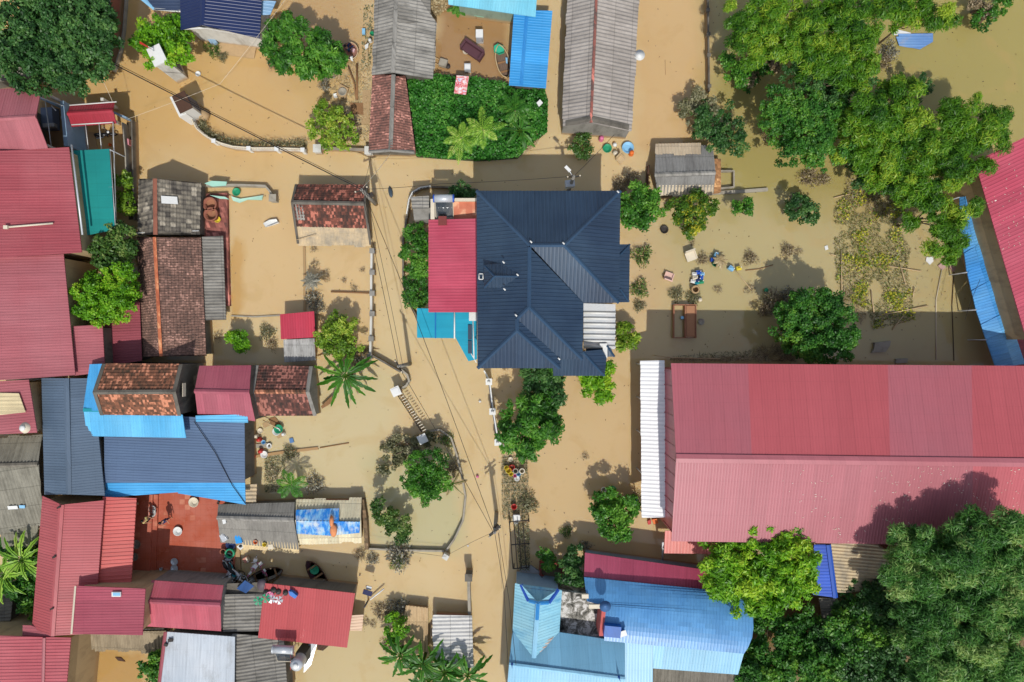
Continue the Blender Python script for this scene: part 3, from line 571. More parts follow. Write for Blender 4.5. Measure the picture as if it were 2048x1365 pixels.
# ------------------------------------------------------------------ red factory on the east side
FN = metal((184, 102, 111), (178, 103, 112), sheet=1.05, svar=.05, dirt=.07); FR = metal((186, 90, 96), (190, 94, 100), sheet=1.05, svar=.03, dirt=.06); FS = metal((182, 108, 116), (178, 102, 110), sheet=1.05, svar=.045, dirt=.08); FS2 = metal((186, 90, 98), (190, 98, 104), sheet=1.05, dirt=.07)
r = bld('red_factory', 'huge dusty red gabled factory roof filling the lower right', 1700, 905, 'factory')
ze, zr = 5.9, 7.4
def lerp(a, b, t): return tuple(a[i] + (b[i] - a[i]) * t for i in range(3))
n0, n1, q0, q1, s0, s1 = (1342, 727, ze), (2160, 733, ze), (1352, 917, zr), (2160, 927, zr), (1343, 1083, ze), (2160, 1094, ze)
Na, Nb, Ra_, Rb_, Sa, Sb = (P3(n0), P3(n1), P3(q0), P3(q1), P3(s0), P3(s1))
def strip(a, b, c_, d, t0, t1, mat, nm='roof_slope'):
    mb = MB(); sheet(mb, [a + (b - a) * t0, a + (b - a) * t1, c_ + (d - c_) * t1, c_ + (d - c_) * t0], 'rib', period=.21, amp=.016); mb.build(nm, mat, r)
for t0, t1, m_ in ((0, .188, FN), (.188, .53, FR), (.53, .735, FN), (.735, 1, FR)): strip(Na, Nb, Ra_, Rb_, t0, t1, m_)
for t0, t1, m_ in ((0, .735, FS), (.735, 1, FS2)): strip(Sa, Sb, Ra_, Rb_, t0, t1, m_)
cap(r, (1352, 917, zr), (2160, 927, zr), FS, .3, .05)
pl = [Na + (.12, -.5, 0), Nb + (0, -.5, 0), Sb + (0, .5, 0), Sa + (.12, .5, 0)]; zz = ze - .12
mb = MB(); vs = [(p[0], p[1], -1) for p in pl] + [(p[0], p[1], zz) for p in pl] + [(Ra_[0] + .12, Ra_[1], zr - .1), (Rb_[0], Rb_[1], zr - .1)]
mb.add(vs, [(1, 0, 4, 5), (2, 1, 5, 9, 6), (3, 2, 6, 7), (0, 3, 7, 8, 4)]); mb.build('wall', metal((170, 72, 82), dirt=.15), r)
mb = MB()
for t in np.linspace(.05, .95, 12):
    p = Na + (Sa - Na) * t; z = ze + (zr - ze) * (1 - abs(2 * t - 1)) - .15
    mb.box((p[0] + .09, p[1], z / 2 + 1.4), (.05, .07, z - 2.8))
mb.build('wall_rib', metal((150, 60, 70)), r)
slope(r, [(1281, 722, 2.9), (1329, 721, 3.4), (1333, 1035, 3.4), (1284, 1036, 2.9)], metal((252, 252, 252), dirt=.04, svar=.02, rough=.5), 'sine', axis=(1, 0), period=.3, amp=.032, name='lean_to_roof', rag=.06)
mb = MB()
for y in (730, 800, 870, 950, 1028): mb.tube([P(1287, y, 2.8), P(1287, y, 2.8) * (1, 1, 0) - (0, 0, 1)], .06, 6)
mb.build('lean_to_post', M['steel'], r)
slope(r, [(1330, 1062, 2.4), (1462, 1060, 2.4), (1460, 1109, 2.0), (1328, 1107, 2.0)], metal((212, 110, 100), (216, 122, 112), dirt=.2), axis=(0, 1), name='side_canopy', period=.25)
mb = MB(); mb.tube([P(1326, 1085, 2.1), P(1325, 1120, .2)], .08, 6); mb.build('drain', M['white'], r)
# right-hand red roof with the blue barrel canopy
r = bld('corner_factory', 'slanting dusty red roof at the right edge beside the long blue canopy', 2040, 470, 'factory')
pts = [(1950, 324, 4.6), (2075, 262, 5.4), (2190, 640, 5.4), (2056, 690, 4.6)]; slope(r, pts, metal((190, 76, 96), (198, 92, 110), specks=.35), axis=(.9, .44), period=.25); walls(r, pts, M['wall_tan'], .3)
slope(r, [(1962, 585, 1.1), (2050, 585, 1.1), (2080, 735, 1.1), (2008, 735, 1.1)], metal((132, 50, 64)), axis=(1, 0), period=.25, name='lower_roof')
r = bld('blue_canopy', 'long bent bright blue canopy of overlapping sheets running down the right edge', 1985, 570, 'canopy')
L_ = [(1918, 395), (1922, 470), (1934, 545), (1952, 620), (1972, 680), (1992, 738)]; R_ = [(1938, 392), (1952, 450), (1978, 520), (2004, 590), (2026, 655), (2050, 728)]
BC = metal((66, 152, 226), (126, 194, 240), dirt=.2)
for k in range(5):
    for j in range(2):
        def mid(a, b, t): return (a[0] + (b[0] - a[0]) * t, a[1] + (b[1] - a[1]) * t)
        a0, b0, a1, b1 = mid(L_[k], L_[k + 1], j / 2), mid(R_[k], R_[k + 1], j / 2), mid(L_[k], L_[k + 1], (j + 1) / 2), mid(R_[k], R_[k + 1], (j + 1) / 2)
        zt = 2.6 - .05 * (k * 2 + j) * 0
        c0, c1 = mid(a0, b0, .6), mid(a1, b1, .6); e_ = .05 * ((k * 2 + j) % 2)
        slope(r, [(*a0, 2.0 + e_), (*c0, 2.45 + e_), (*c1, 2.45 + e_), (*a1, 2.0 + e_)], BC, axis=(1, .35), period=.22, name='sheet'); slope(r, [(*c0, 2.46 + e_), (*b0, 2.25 + e_), (*b1, 2.25 + e_), (*c1, 2.46 + e_)], BC, axis=(1, .35), period=.22, name='sheet')
mb = MB()
for q in L_ + R_: mb.tube([P(*q, 2.1) , P(*q, 2.1) * (1, 1, 0) - (0, 0, 1)], .05, 5)
mb.build('post', M['steel'], r)
# ------------------------------------------------------------------ pale blue house, bottom
PB = metal((140, 196, 226), (158, 210, 236), dirt=.1); PB2 = metal((118, 172, 202), (128, 182, 212), dirt=.08); BV = metal((86, 150, 208), (110, 172, 222), dirt=.08, rough=.35); BST = metal((150, 214, 236), (170, 222, 238), stain=(40, 150, 206), stain_amt=.6)
r = bld('pale_blue_house', 'pale sky blue sheet roof with a cross gable at the bottom edge', 1120, 1290)
slope(r, [(1030, 1167, 3.9), (1043, 1169, 4.2), (1076, 1206, 5.4), (1068, 1317, 5.2), (1025, 1263, 3.9)], BST, axis=(1, 0), period=.22); slope(r, [(1116, 1179, 4.2), (1124, 1181, 3.9), (1119, 1265, 3.9), (1068, 1317, 5.2), (1076, 1206, 5.4)], BST, axis=(-1, 0), period=.22)
cap(r, (1076, 1206, 5.42), (1068, 1316, 5.22), PB, .16, .05)
mb = MB(); mb.poly([P(1057, 1202, 4.3), P(1098, 1206, 4.3), P(1076, 1207, 5.35)]); mb.build('gable_wall', M['wall_blue'], r)
slope(r, [(1042, 1169, 3.6), (1117, 1179, 3.6), (1098, 1207, 4.35), (1057, 1203, 4.35)], BST, axis=(0, -1), period=.3, name='hip_roof')
for a, b in (((1042, 1169, 4.2), (1057, 1202, 4.8)), ((1057, 1202, 4.8), (1076, 1207, 5.45)), ((1076, 1207, 5.45), (1098, 1206, 4.8)), ((1098, 1206, 4.8), (1117, 1179, 4.2)), ((1076, 1207, 5.46), (1074, 1240, 5.4))): cap(r, a, b, M['blue'] if a[1] < 1200 or b[1] < 1200 else BLUD, .13, .05, 'trim')
mb = MB(); mb.prism([P(1034, 1174, 3.8)[:2], P(1118, 1184, 3.8)[:2], P(1113, 1270, 3.8)[:2], P(1030, 1270, 3.8)[:2]], -1, 3.75); mb.build('wall', M['wall_blue'], r)
slope(r, [(1025, 1262, 3.9), (1068, 1316, 4.6), (1119, 1266, 3.95), (1250, 1284, 3.9), (1250, 1358, 4.9), (1018, 1329, 4.9)], PB2, axis=(.05, -1), period=.22); slope(r, [(1018, 1330, 4.9), (1250, 1359, 4.9), (1250, 1450, 3.9), (1008, 1450, 3.9)], PB, axis=(.05, 1), period=.22); cap(r, (1018, 1329, 4.92), (1250, 1358, 4.92), PB, .14, .05)
mb = MB(); mb.prism([P(1028, 1268, 3.8)[:2], P(1246, 1290, 3.8)[:2], P(1246, 1440, 3.8)[:2], P(1014, 1440, 3.8)[:2]], -1, 3.75); mb.build('wall', M['wall_blue'], r)
slope(r, [(1248, 1282, 3.95), (1306, 1288, 4.0), (1305, 1450, 3.6), (1250, 1450, 3.6)], PB, axis=(0, 1), period=.22); slope(r, [(1306, 1289, 4.0), (1488, 1306, 3.9), (1476, 1350, 3.6), (1306, 1337, 3.6)], PB, axis=(.08, 1), period=.22)
slope(r, [(1305, 1336, 3.3), (1480, 1350, 3.3), (1470, 1400, 2.9), (1305, 1395, 2.9)], GRYD, 'sine', axis=(0, 1), period=.28, amp=.04, name='shed_roof')
slope(r, [(1069, 1316, 5.24), (1071, 1280, 5.0), (1108, 1275, 4.3), (1092, 1293, 4.5)], fibro((222, 206, 192), (150, 96, 78), .8), 'sine', axis=(-1, 0), period=.22, amp=.03, name='rusty_patch')
mb = MB(); mb.lathe([(.04, 0), (.09, .2), (.03, .5), (.01, .9)], P(1024, 1326, 4.9), 8); mb.lathe([(.04, 0), (.09, .2), (.03, .5), (.01, .9)], P(1237, 1352, 4.9), 8); mb.build('finial', M['blue'], r)
# barrel-vaulted blue hall
r = bld('blue_vault_hall', 'blue curved vault roof with a pink red strip along its north eave', 1340, 1220, 'hall')
t_ = np.linspace(0, 1, 9); Tl = [(1168, 1156), (1250, 1284)]; 
z_v = lambda t: 3.6 + 1.1 * math.sin(math.pi * (t * .62))
def vpt(t, right):
    if right: xs = [1440, 1466, 1488, 1500, 1506, 1507, 1504, 1497, 1488]; ys = [1182, 1190, 1202, 1218, 1236, 1256, 1276, 1294, 1308]
    else: xs = [1168, 1170, 1172, 1174, 1205, 1207, 1207, 1208, 1209]; ys = [1155, 1170, 1186, 1203, 1211, 1230, 1248, 1266, 1282]
    k = t * 8; i = min(int(k), 7); f = k - i
    return (xs[i] + (xs[i + 1] - xs[i]) * f, ys[i] + (ys[i + 1] - ys[i]) * f, z_v(t))
for i in range(16):
    slope(r, [vpt(i / 16, 0), vpt(i / 16, 1), vpt((i + 1) / 16, 1), vpt((i + 1) / 16, 0)], BV, axis=(.1, 1), period=.24, amp=.025, name='vault_sheet')
slope(r, [(1170, 1106, 2.6), (1420, 1141, 2.6), (1424, 1182, 3.3), (1168, 1153, 3.3)], metal((182, 78, 104), (190, 92, 116)), axis=(-.1, -1), period=.22, name='eave_roof')
mb = MB(); mb.prism([P(1176, 1116, 2.4)[:2], P(1414, 1148, 2.4)[:2], P(1490, 1210, 2.4)[:2], P(1480, 1296, 2.4)[:2], P(1215, 1270, 2.4)[:2], P(1180, 1200, 2.4)[:2]], -1, 2.45); mb.build('wall', M['wall_blue'], r)
mb = MB(); mb.prism([P(1204, 1216, 4.7)[:2], P(1212, 1216, 4.7)[:2], P(1206, 1272, 4.7)[:2], P(1198, 1272, 4.7)[:2]], 1, 4.75); mb.build('end_wall', plaster((214, 110, 104), (150, 80, 76), .5, False), r)
mb = MB(); mb.box(P(1194, 1213, 4.6), (1.2, .3, .16)); mb.box(P(1170, 1192, 4.2), (.5, .3, .3)); mb.build('gutter', M['cream'], r)
mb = MB(); mb.lathe([(.03, -.1), (.3, 0), (.42, .12)], P(1210, 1212, 5.2), 14); tag(mb.build('satellite_dish', plain((70, 110, 160), .4)), 'small dish standing on the corner of the curved blue roof', 'dish')
r = bld('blue_box', 'blue water box with a white lid on the curved blue roof', 1223, 1260, 'box')
mb = MB(); mb.box(P(1224, 1261, 5.0), (1.2, .8, .6), rz=-.1); mb.box(P(1243, 1266, 4.9), (.5, .3, .5)); mb.build('case', metal((24, 96, 180)), r)
mb = MB(); mb.box(P(1245, 1268, 5.25), (.6, .4, .08), rz=.3); mb.build('lid', M['white'], r)
r = bld('mossy_slab', 'flaking white and black stained concrete slab beside the pale blue gable', 1160, 1230, 'slab')
mb = MB(); mb.prism([P(1116, 1183, 2.8)[:2], P(1172, 1188, 2.8)[:2], P(1205, 1214, 2.8)[:2], P(1200, 1280, 2.8)[:2], P(1116, 1270, 2.8)[:2]], -1, 2.8)
n = NT('flaking'); p = n.pos(); cc = n.ramp(n.noise(1.6, 8, .75, p, .8), [(.38, C(60, 60, 56)), (.5, C(150, 146, 136)), (.56, C(225, 222, 216))]); mb.build('slab_top', n.fin(cc, .9, .2), r)
r = bld('paved_forecourt', 'grey paved forecourt in front of the pale blue gable', 1080, 1150, 'forecourt')
mb = MB(); mb.prism([P(1040, 1134, .3)[:2], P(1062, 1132, .3)[:2], P(1088, 1150, .3)[:2], P(1170, 1160, .3)[:2], P(1170, 1200, .3)[:2], P(1035, 1190, .3)[:2]], -1, .3); mb.build('paving', plaster((176, 180, 186), (140, 140, 140), .5, False), r)
# ------------------------------------------------------------------ south-west cluster
r = bld('long_red_house', 'long brick red gabled roof with its ridge running north to south at the lower left', 150, 1130)
RL = metal((178, 82, 86), (184, 92, 96), dirt=.1)
gable(r, (85, 992, 4.0), (64, 1256, 4.0), (188, 1268, 4.0), (208, 1001, 4.0), (123, 1010, 4.8), (104, 1272, 4.8), RL, period=.2, capm=RL, wall=M['wall_tan'], capw=.2)
slope(r, [(206, 994, 3.7), (273, 997, 3.2), (262, 1174, 3.2), (196, 1171, 3.7)], metal((206, 96, 92), (212, 108, 100)), axis=(1, 0), period=.28, amp=.04, name='porch_roof')
mb = MB()
for q in ((268, 1010), (262, 1090), (258, 1165)): mb.box(P(*q, 1.2), (.16, .16, 4.4))
mb.build('post', M['wall_tan'], r)
mb = MB()
for q in ((119, 1014), (110, 1113), (105, 1217)): mb.tube([P(q[0] - 4, q[1] + 3, 4.6), P(q[0] + 1, q[1], 5.0)], .07, 5)
mb.build('ridge_bracket', M['iron'], r)
r = bld('plum_red_house', 'plum red square roof with a small white skylight overlapping the long red roof', 215, 1220)
pts = [(151, 1172, 5.0), (291, 1178, 4.8), (285, 1271, 4.8), (143, 1268, 5.0)]; slope(r, pts, metal((168, 76, 92), (178, 90, 104)), axis=(1, 0), period=.2); walls(r, pts, M['wall_tan'], .25)
cap(r, (151, 1172, 5.02), (143, 1268, 5.02), M['cream'], .07, .04, 'flashing')
mb = MB(); mb.box(P(233, 1189, 5.0), (.66, .34, .1)); w_ = mb.build('skylight', M['white'], r); mb = MB(); mb.box(P(233, 1189, 5.06), (.52, .22, .03)); mb.build('pane', M['ltblue'], w_)
r = bld('pink_gable_house', 'pinkish red gabled roof between the red tiled yard and the pale metal roof', 370, 1210)
gable(r, (303, 1161, 3.0), (447, 1171, 3.0), (442, 1263, 3.0), (292, 1253, 3.0), (294, 1203, 3.7), (441, 1210, 3.7), metal((186, 84, 98), (196, 104, 116)), period=.22, capm=PINK, wall=M['concrete'], ov=.08)
r = bld('corner_red_house', 'red sheet roof cut off by the bottom left corner', 70, 1330)
pts = [(-70, 1270, 4.6), (142, 1276, 4.3), (128, 1430, 4.3), (-70, 1430, 4.6)]; slope(r, pts, metal((188, 92, 100), (198, 108, 114)), axis=(1, 0), period=.24, amp=.035); walls(r, pts, M['wall_tan'], .2); cap(r, (88, 1276, 4.42), (84, 1430, 4.42), RED3, .12, .03, 'seam')
slope(r, [(45, 1251, 4.1), (63, 1251, 4.1), (110, 1274, 4.3), (45, 1274, 4.1)], RED3, axis=(1, 0), period=.24, name='side_roof')
r = bld('muddy_lean_to', 'ragged grey corrugated lean-to below the plum red roof', 240, 1280, 'shed')
slope(r, [(143, 1266, 1.5), (332, 1262, 1.5), (322, 1304, 1.1), (160, 1296, 1.1)], fibro((166, 150, 124), (104, 90, 72), .7), 'sine', axis=(.05, 1), period=.26, amp=.045, rag=.25); walls(r, [(143, 1262, 1.5), (332, 1258, 1.5), (326, 1280, 1.3), (160, 1278, 1.3)], M['conc_dark'], .15)
r = bld('pale_metal_house', 'pale grey sheet metal roof with a red edge strip at the bottom', 400, 1320)
pts = [(332, 1264, 3.2), (470, 1274, 3.0), (468, 1430, 3.0), (312, 1430, 3.2)]; slope(r, pts, metal((190, 200, 210), (206, 212, 218), dirt=.12, stain=(150, 150, 148)), axis=(.05, 1), period=.25); walls(r, pts, M['concrete'], .25); cap(r, (331, 1264, 3.22), (311, 1430, 3.22), RED2, .13, .05, 'verge')
mb = MB(); mb.box(P(341, 1281, 3.3), (.36, .22, .12), rz=.1); mb.box(P(332, 1290, 3.3), (.26, .2, .12), rz=-.3); tag(mb.build('roof_debris', M['iron']), 'two dark scraps on the pale metal roof corner', 'debris')
r = bld('old_grey_barn', 'mouldy grey corrugated gable roof at the left edge beside the slate blue roof', 40, 970, 'barn')
gable(r, (-70, 880, 2.6), (83, 874, 2.6), (87, 1046, 2.4), (-70, 1082, 2.4), (-70, 934, 3.5), (76, 929, 3.5), fibro((152, 148, 134), (92, 88, 78), .7), 'sine', period=.26, amp=.045, capm=GRYD, wall=M['conc_dark'], rag=.2, jit=.04)
slope(r, [(0, 1040, 2.5), (77, 1036, 2.5), (74, 1088, 2.1), (4, 1092, 2.1)], fibro((146, 142, 126), (86, 82, 70), .7), 'sine', axis=(0, 1), period=.26, amp=.045, rag=.25, name='eave_sheet')
r = bld('ribbed_grey_house', 'grey corrugated roof wedged between the pink gable and the bright red roof', 490, 1230)
pts = [(448, 1190, 2.6), (525, 1188, 2.3), (522, 1262, 2.3), (446, 1264, 2.6)]; slope(r, pts, GRY2, 'sine', axis=(1, 0), period=.27, amp=.045, jit=.03); walls(r, pts, M['conc_dark'], .2)
slope(r, [(446, 1168, 2.2), (526, 1165, 2.2), (528, 1190, 2.2), (448, 1190, 2.2)], M['conc_dark'], 'flat', axis=(0, 1), name='flat_roof')
r = bld('lower_grey_house', 'grey corrugated roof with overlapping sheets below the bright red roof', 525, 1320)
pts = [(464, 1268, 2.6), (568, 1276, 2.3), (578, 1430, 2.3), (468, 1430, 2.6)]; slope(r, pts, GRY2, 'sine', axis=(1, .12), period=.27, amp=.045, jit=.04, rag=.2); walls(r, pts, M['conc_dark'], .25)
r = bld('bright_red_house', 'bright tomato red flat sheet roof with fans standing along its north edge', 612, 1230)
pts = [(530, 1167, 2.9), (710, 1187, 2.9), (694, 1296, 2.5), (516, 1276, 2.5)]; slope(r, pts, REDV, axis=(.12, 1), period=.2, amp=.02); walls(r, pts, M['conc_dark'], .35)
slope(r, [(702, 1231, 1.2), (727, 1230, 1.0), (724, 1262, .9), (700, 1262, 1.1)], metal((196, 160, 128), stain=(226, 220, 210)), axis=(1, 0), name='side_awning')
r = bld('grey_gable_shed', 'grey corrugated gable roof beside the red tiled yard littered with belongings', 515, 1050, 'shed')
gable(r, (437, 1009, 1.6), (589, 1005, 1.6), (598, 1100, 1.1), (441, 1085, 1.1), (434, 1036, 2.2), (588, 1040, 2.2), fibro((152, 148, 140), (96, 92, 88), .5), 'sine', period=.22, amp=.035, wall=M['conc_dark'], ov=.12, capm=GRY)
slope(r, [(484, 1080, 1.28), (598, 1086, 1.25), (598, 1104, 1.0), (486, 1094, 1.0)], fibro((232, 208, 164), (190, 160, 116), .5), 'sine', axis=(0, 1), period=.22, amp=.035, name='mud_edge', rag=.3)
slope(r, [(489, 970, 1.6), (514, 968, 1.5), (512, 1006, 1.5), (489, 1005, 1.6)], GRYM, 'sine', axis=(1, 0), period=.3, amp=.05, name='lean_to_roof')
r = bld('tarp_shed', 'mud coated shed roof patched with a bright blue tarpaulin', 658, 1042, 'shed')
MUDR = fibro((242, 224, 192), (206, 182, 146), .5)
gable(r, (591, 1000, 1.1), (722, 1002, 1.1), (723, 1082, 1.0), (595, 1086, 1.0), (590, 1040, 1.8), (722, 1042, 1.8), MUDR, 'sine', period=.26, amp=.045, wall=M['brick'], rag=.25, jit=.05, ov=.12)
n = NT('tarpaulin_blue'); p = n.pos(); cc = n.mix(n.rng(n.noise(1.3, 5, .7, n.vmul(p, (2.2, .6, 1))), .44, .62), C(36, 132, 220), C(150, 206, 238)); cc = n.mix(n.rng(n.noise(1.1, 4, .6, p), .5, .66, 0, .85), cc, C(214, 220, 220)); TARP = n.fin(cc, .4, .4)
mb = MB(); sheet(mb, [P(592, 1020, 1.62), P(678, 1017, 1.62), P(678, 1042, 1.97), P(592, 1042, 1.97)], 'sine', .26, .04, .02, axis=(0, -1), jit=.05); sheet(mb, [P(592, 1042, 1.98), P(720, 1044, 1.98), P(719, 1066, 1.5), P(660, 1072, 1.4), P(593, 1068, 1.45)], 'sine', .26, .04, .02, axis=(0, 1), jit=.05)
tag(mb.build('tarpaulin', TARP), 'faded bright blue tarpaulin draped over the mud coated shed', 'tarpaulin')
mb = MB(); mb.lathe([(.3, 0), (.42, .15), (.3, .3), (.05, .36)], P(668, 1060, 1.85), 9, sx=.7, sy=1.3); mb.lathe([(.2, 0), (.3, .15), (.05, .3)], P(664, 1042, 2.0), 8, sx=.6, sy=1.6); tag(mb.build('sack', plain((238, 150, 100), .8, var=.4, sc=9)), 'orange and white sack lying on the blue tarpaulin', 'sack')
r = bld('silver_sheet_shed', 'low silver grey corrugated roof beside the banana clump at the bottom', 905, 1280, 'shed')
pts = [(867, 1230, 1.3), (944, 1232, 1.1), (947, 1336, 1.1), (869, 1330, 1.3)]; slope(r, pts, fibro((214, 212, 208), (150, 146, 140), .5), 'sine', axis=(1, 0), period=.3, amp=.055, jit=.05, rag=.15); walls(r, pts, M['brick'], .2)
r = bld('mud_hut', 'mud covered corrugated hut roof beside the silver grey shed', 825, 1255, 'hut')
pts = [(812, 1211, .8), (856, 1216, .8), (856, 1300, .7), (796, 1300, .7)]; slope(r, pts, fibro((206, 178, 138), (160, 130, 94), .7), 'sine', axis=(0, 1), period=.26, amp=.045, jit=.1, rag=.3); walls(r, pts, M['brick'], .15)
# red tiled yard and steps
r = bld('red_tiled_yard', 'courtyard of red clay tiles with steps on its west side', 365, 1085, 'courtyard')
n = NT('red_paving'); uv = n.pos(); s_ = n.new('SeparateXYZ'); n.L(uv, s_.inputs[0])
cx = n.new('CombineXYZ'); n.L(n.math('FLOOR', n.math('DIVIDE', s_.outputs[0], .42)), cx.inputs[0]); n.L(n.math('FLOOR', n.math('DIVIDE', s_.outputs[1], .42)), cx.inputs[1]); w = n.new('TexWhiteNoise', noise_dimensions='2D'); n.L(cx.outputs[0], w.inputs['Vector'])
cc = n.mix(n.rng(n.noise(.5, 4, .6, uv), .35, .65), C(182, 86, 56), C(194, 108, 86)); cc = n.mix(n.math('MULTIPLY', n.math('GREATER_THAN', w.outputs[0], .86), n.rng(n.noise(.55, 3, .6, uv), .48, .6, 0, .75)), cc, C(216, 142, 112))
gr = n.math('MAXIMUM', n.math('LESS_THAN', n.math('FRACT', n.math('DIVIDE', s_.outputs[0], .42)), .05), n.math('LESS_THAN', n.math('FRACT', n.math('DIVIDE', s_.outputs[1], .42)), .05)); cc = n.mix(n.math('MULTIPLY', gr, .35), cc, C(130, 60, 40))
YARD = n.fin(cc, n.rng(n.noise(.8, 3, .6, uv), .4, .6, .25, .7), .4)
mb = MB(); mb.prism([P(262, 985, .3)[:2], P(455, 985, .3)[:2], P(470, 1110, .3)[:2], P(465, 1180, .3)[:2], P(262, 1185, .3)[:2]], -1, .3); mb.build('paving', YARD, r)
mb = MB(); mb.prism([P(291, 990, .5)[:2], P(316, 990, .5)[:2], P(310, 1162, .5)[:2], P(288, 1162, .5)[:2]], .28, .48); mb.build('step', YARD, r); mb = MB(); mb.prism([P(270, 990, .7)[:2], P(305, 990, .7)[:2], P(298, 1166, .7)[:2], P(262, 1166, .7)[:2]], .28, .68); mb.build('step', YARD, r)
mb = MB(); mb.prism([P(459, 1085, .2)[:2], P(478, 1085, .2)[:2], P(482, 1140, .1)[:2], P(462, 1140, .1)[:2]], -1, .18); mb.build('ramp', M['concrete'], r)

# dry bamboo leaves blown over the factory roof
def roof_leaves(name, label, a, b, c_, d, t0, t1, n_, loc):
    q = RNG.uniform(0, 1, (n_, 2)); t = t0 + (t1 - t0) * q[:, :1] ** .7; v = q[:, 1:]; p = (a + (b - a) * t) * (1 - v) + (c_ + (d - c_) * t) * v; p[:, 2] += .05; p = p[[mnoise.noise(Vector((x[0] * .35, x[1] * .35, 4))) + .5 * random.random() > .12 for x in p]]; k = len(p); LATE.append((name, label, p, k, loc))
LATE = []
roof_leaves('dry_leaves', 'dry bamboo leaves scattered over the south slope of the huge red factory', Sa, Sb, Ra_, Rb_, .25, .9, 420, P(1800, 1000)); cf = [P(1950, 324, 4.6), P(2075, 262, 5.4), P(2190, 640, 5.4), P(2056, 690, 4.6)]; roof_leaves('dry_leaves', 'dry leaves along the edge of the slanting red roof', cf[0], cf[3], cf[1], cf[2], .0, .5, 170, P(1990, 400))
r = bld('grove_side_house', 'grey corrugated roof half hidden behind the big dark tree at the top left', 195, 30)
slope(r, [(150, -60, 2.4), (226, -60, 1.9), (214, 70, 1.9), (150, 66, 2.4)], GRY, 'sine', axis=(1, 0), period=.26, amp=.045, rag=.1); walls(r, [(150, -60, 2.4), (226, -60, 1.9), (214, 70, 1.9), (150, 66, 2.4)], M['brick'], .2)
r = bld('mouldy_shed', 'mouldy dark corrugated shed roof below the big dark tree at the left edge', 20, 150, 'shed'); pts = [(-60, 130, 2.2), (66, 128, 1.8), (72, 152, 1.6), (-60, 172, 1.9)]; slope(r, pts, GRYD, 'sine', axis=(1, 0), period=.26, amp=.045, rag=.1); walls(r, pts, M['conc_dark'], .2)
r = bld('small_grey_shed', 'small grey corrugated roof at the left edge below the banana plants', 10, 1220, 'shed'); pts = [(-40, 1186, 2.0), (26, 1188, 1.7), (20, 1252, 1.7), (-40, 1252, 2.0)]; slope(r, pts, GRYD, 'sine', axis=(1, 0), period=.28, amp=.045, rag=.1); walls(r, pts, M['conc_dark'], .2)
mb = MB(); sheet(mb, [P(14, 1013, 3.0), P(34, 1012, 2.95), P(36, 1019, 2.9), P(16, 1020, 2.95)], 'flat', thick=.02, jit=.05); tag(mb.build('cloth', M['white']), 'white cloth drying on the mouldy grey barn at the left edge', 'cloth')
mb = MB(); sheet(mb, [P(38, 1011, 2.95), P(50, 1011, 2.9), P(50, 1017, 2.85), P(39, 1017, 2.9)], 'flat', thick=.02, jit=.05); tag(mb.build('cloth', M['ltblue']), 'pale blue cloth drying beside the white one on the mouldy barn', 'cloth')
# ------------------------------------------------------------------ vegetation
def leaf_mesh(name, pos, d, nrm, L, W, tone, mat, parent=None, loc=None, fold=.12):
    n = len(pos); off = WL[parent.name] if parent is not None else (np.array(loc) if loc is not None else np.zeros(3))
    d = d / (np.linalg.norm(d, axis=1, keepdims=True) + 1e-9); s = np.cross(d, nrm); s /= np.linalg.norm(s, axis=1, keepdims=True) + 1e-9
    up = np.cross(s, d); pos = pos - off; L = L[:, None]; W = W[:, None]
    v = np.empty((n, 4, 3), np.float32)
    v[:, 0] = pos - d * L * .5; v[:, 1] = pos + s * W * .5 + up * W * fold - d * L * .05; v[:, 2] = pos + d * L * .5 - up * L * .08; v[:, 3] = pos - s * W * .5 + up * W * fold - d * L * .05
    me = bpy.data.meshes.new(name); me.vertices.add(n * 4); me.vertices.foreach_set('co', v.ravel())
    me.loops.add(n * 4); me.loops.foreach_set('vertex_index', np.arange(n * 4, dtype=np.int32))
    me.polygons.add(n); me.polygons.foreach_set('loop_start', np.arange(0, n * 4, 4, dtype=np.int32)); me.polygons.foreach_set('loop_total', np.full(n, 4, np.int32))
    at = me.attributes.new('tone', 'FLOAT', 'FACE'); at.data.foreach_set('value', np.clip(tone, 0, 1).astype(np.float32))
    me.materials.append(mat); me.update(); me.validate()
    o = bpy.data.objects.new(name, me); COL.objects.link(o)
    if parent is not None: o.parent = parent
    else: o.location = off
    WL[o.name] = off
    return o
def unit(n, zmin=-1.0):
    z = RNG.uniform(zmin, 1, n); a = RNG.uniform(0, 2 * np.pi, n); r = np.sqrt(1 - z * z); return np.c_[r * np.cos(a), r * np.sin(a), z]
STY = dict(broad=dict(L=.27, W=.15, per=62, rs=(.22, .5), den=3.3, droop=.2), fine=dict(L=.2, W=.115, per=88, rs=(.2, .44), den=3.6, droop=.15), mango=dict(L=.38, W=.125, per=64, rs=(.24, .5), den=3.2, droop=.35),
           bamboo=dict(L=.36, W=.068, per=150, rs=(.28, .7), den=2.2, droop=.5), needle=dict(L=.42, W=.068, per=170, rs=(.28, .75), den=2.3, droop=.3), sparse=dict(L=.2, W=.12, per=55, rs=(.22, .4), den=1.7, droop=.2))
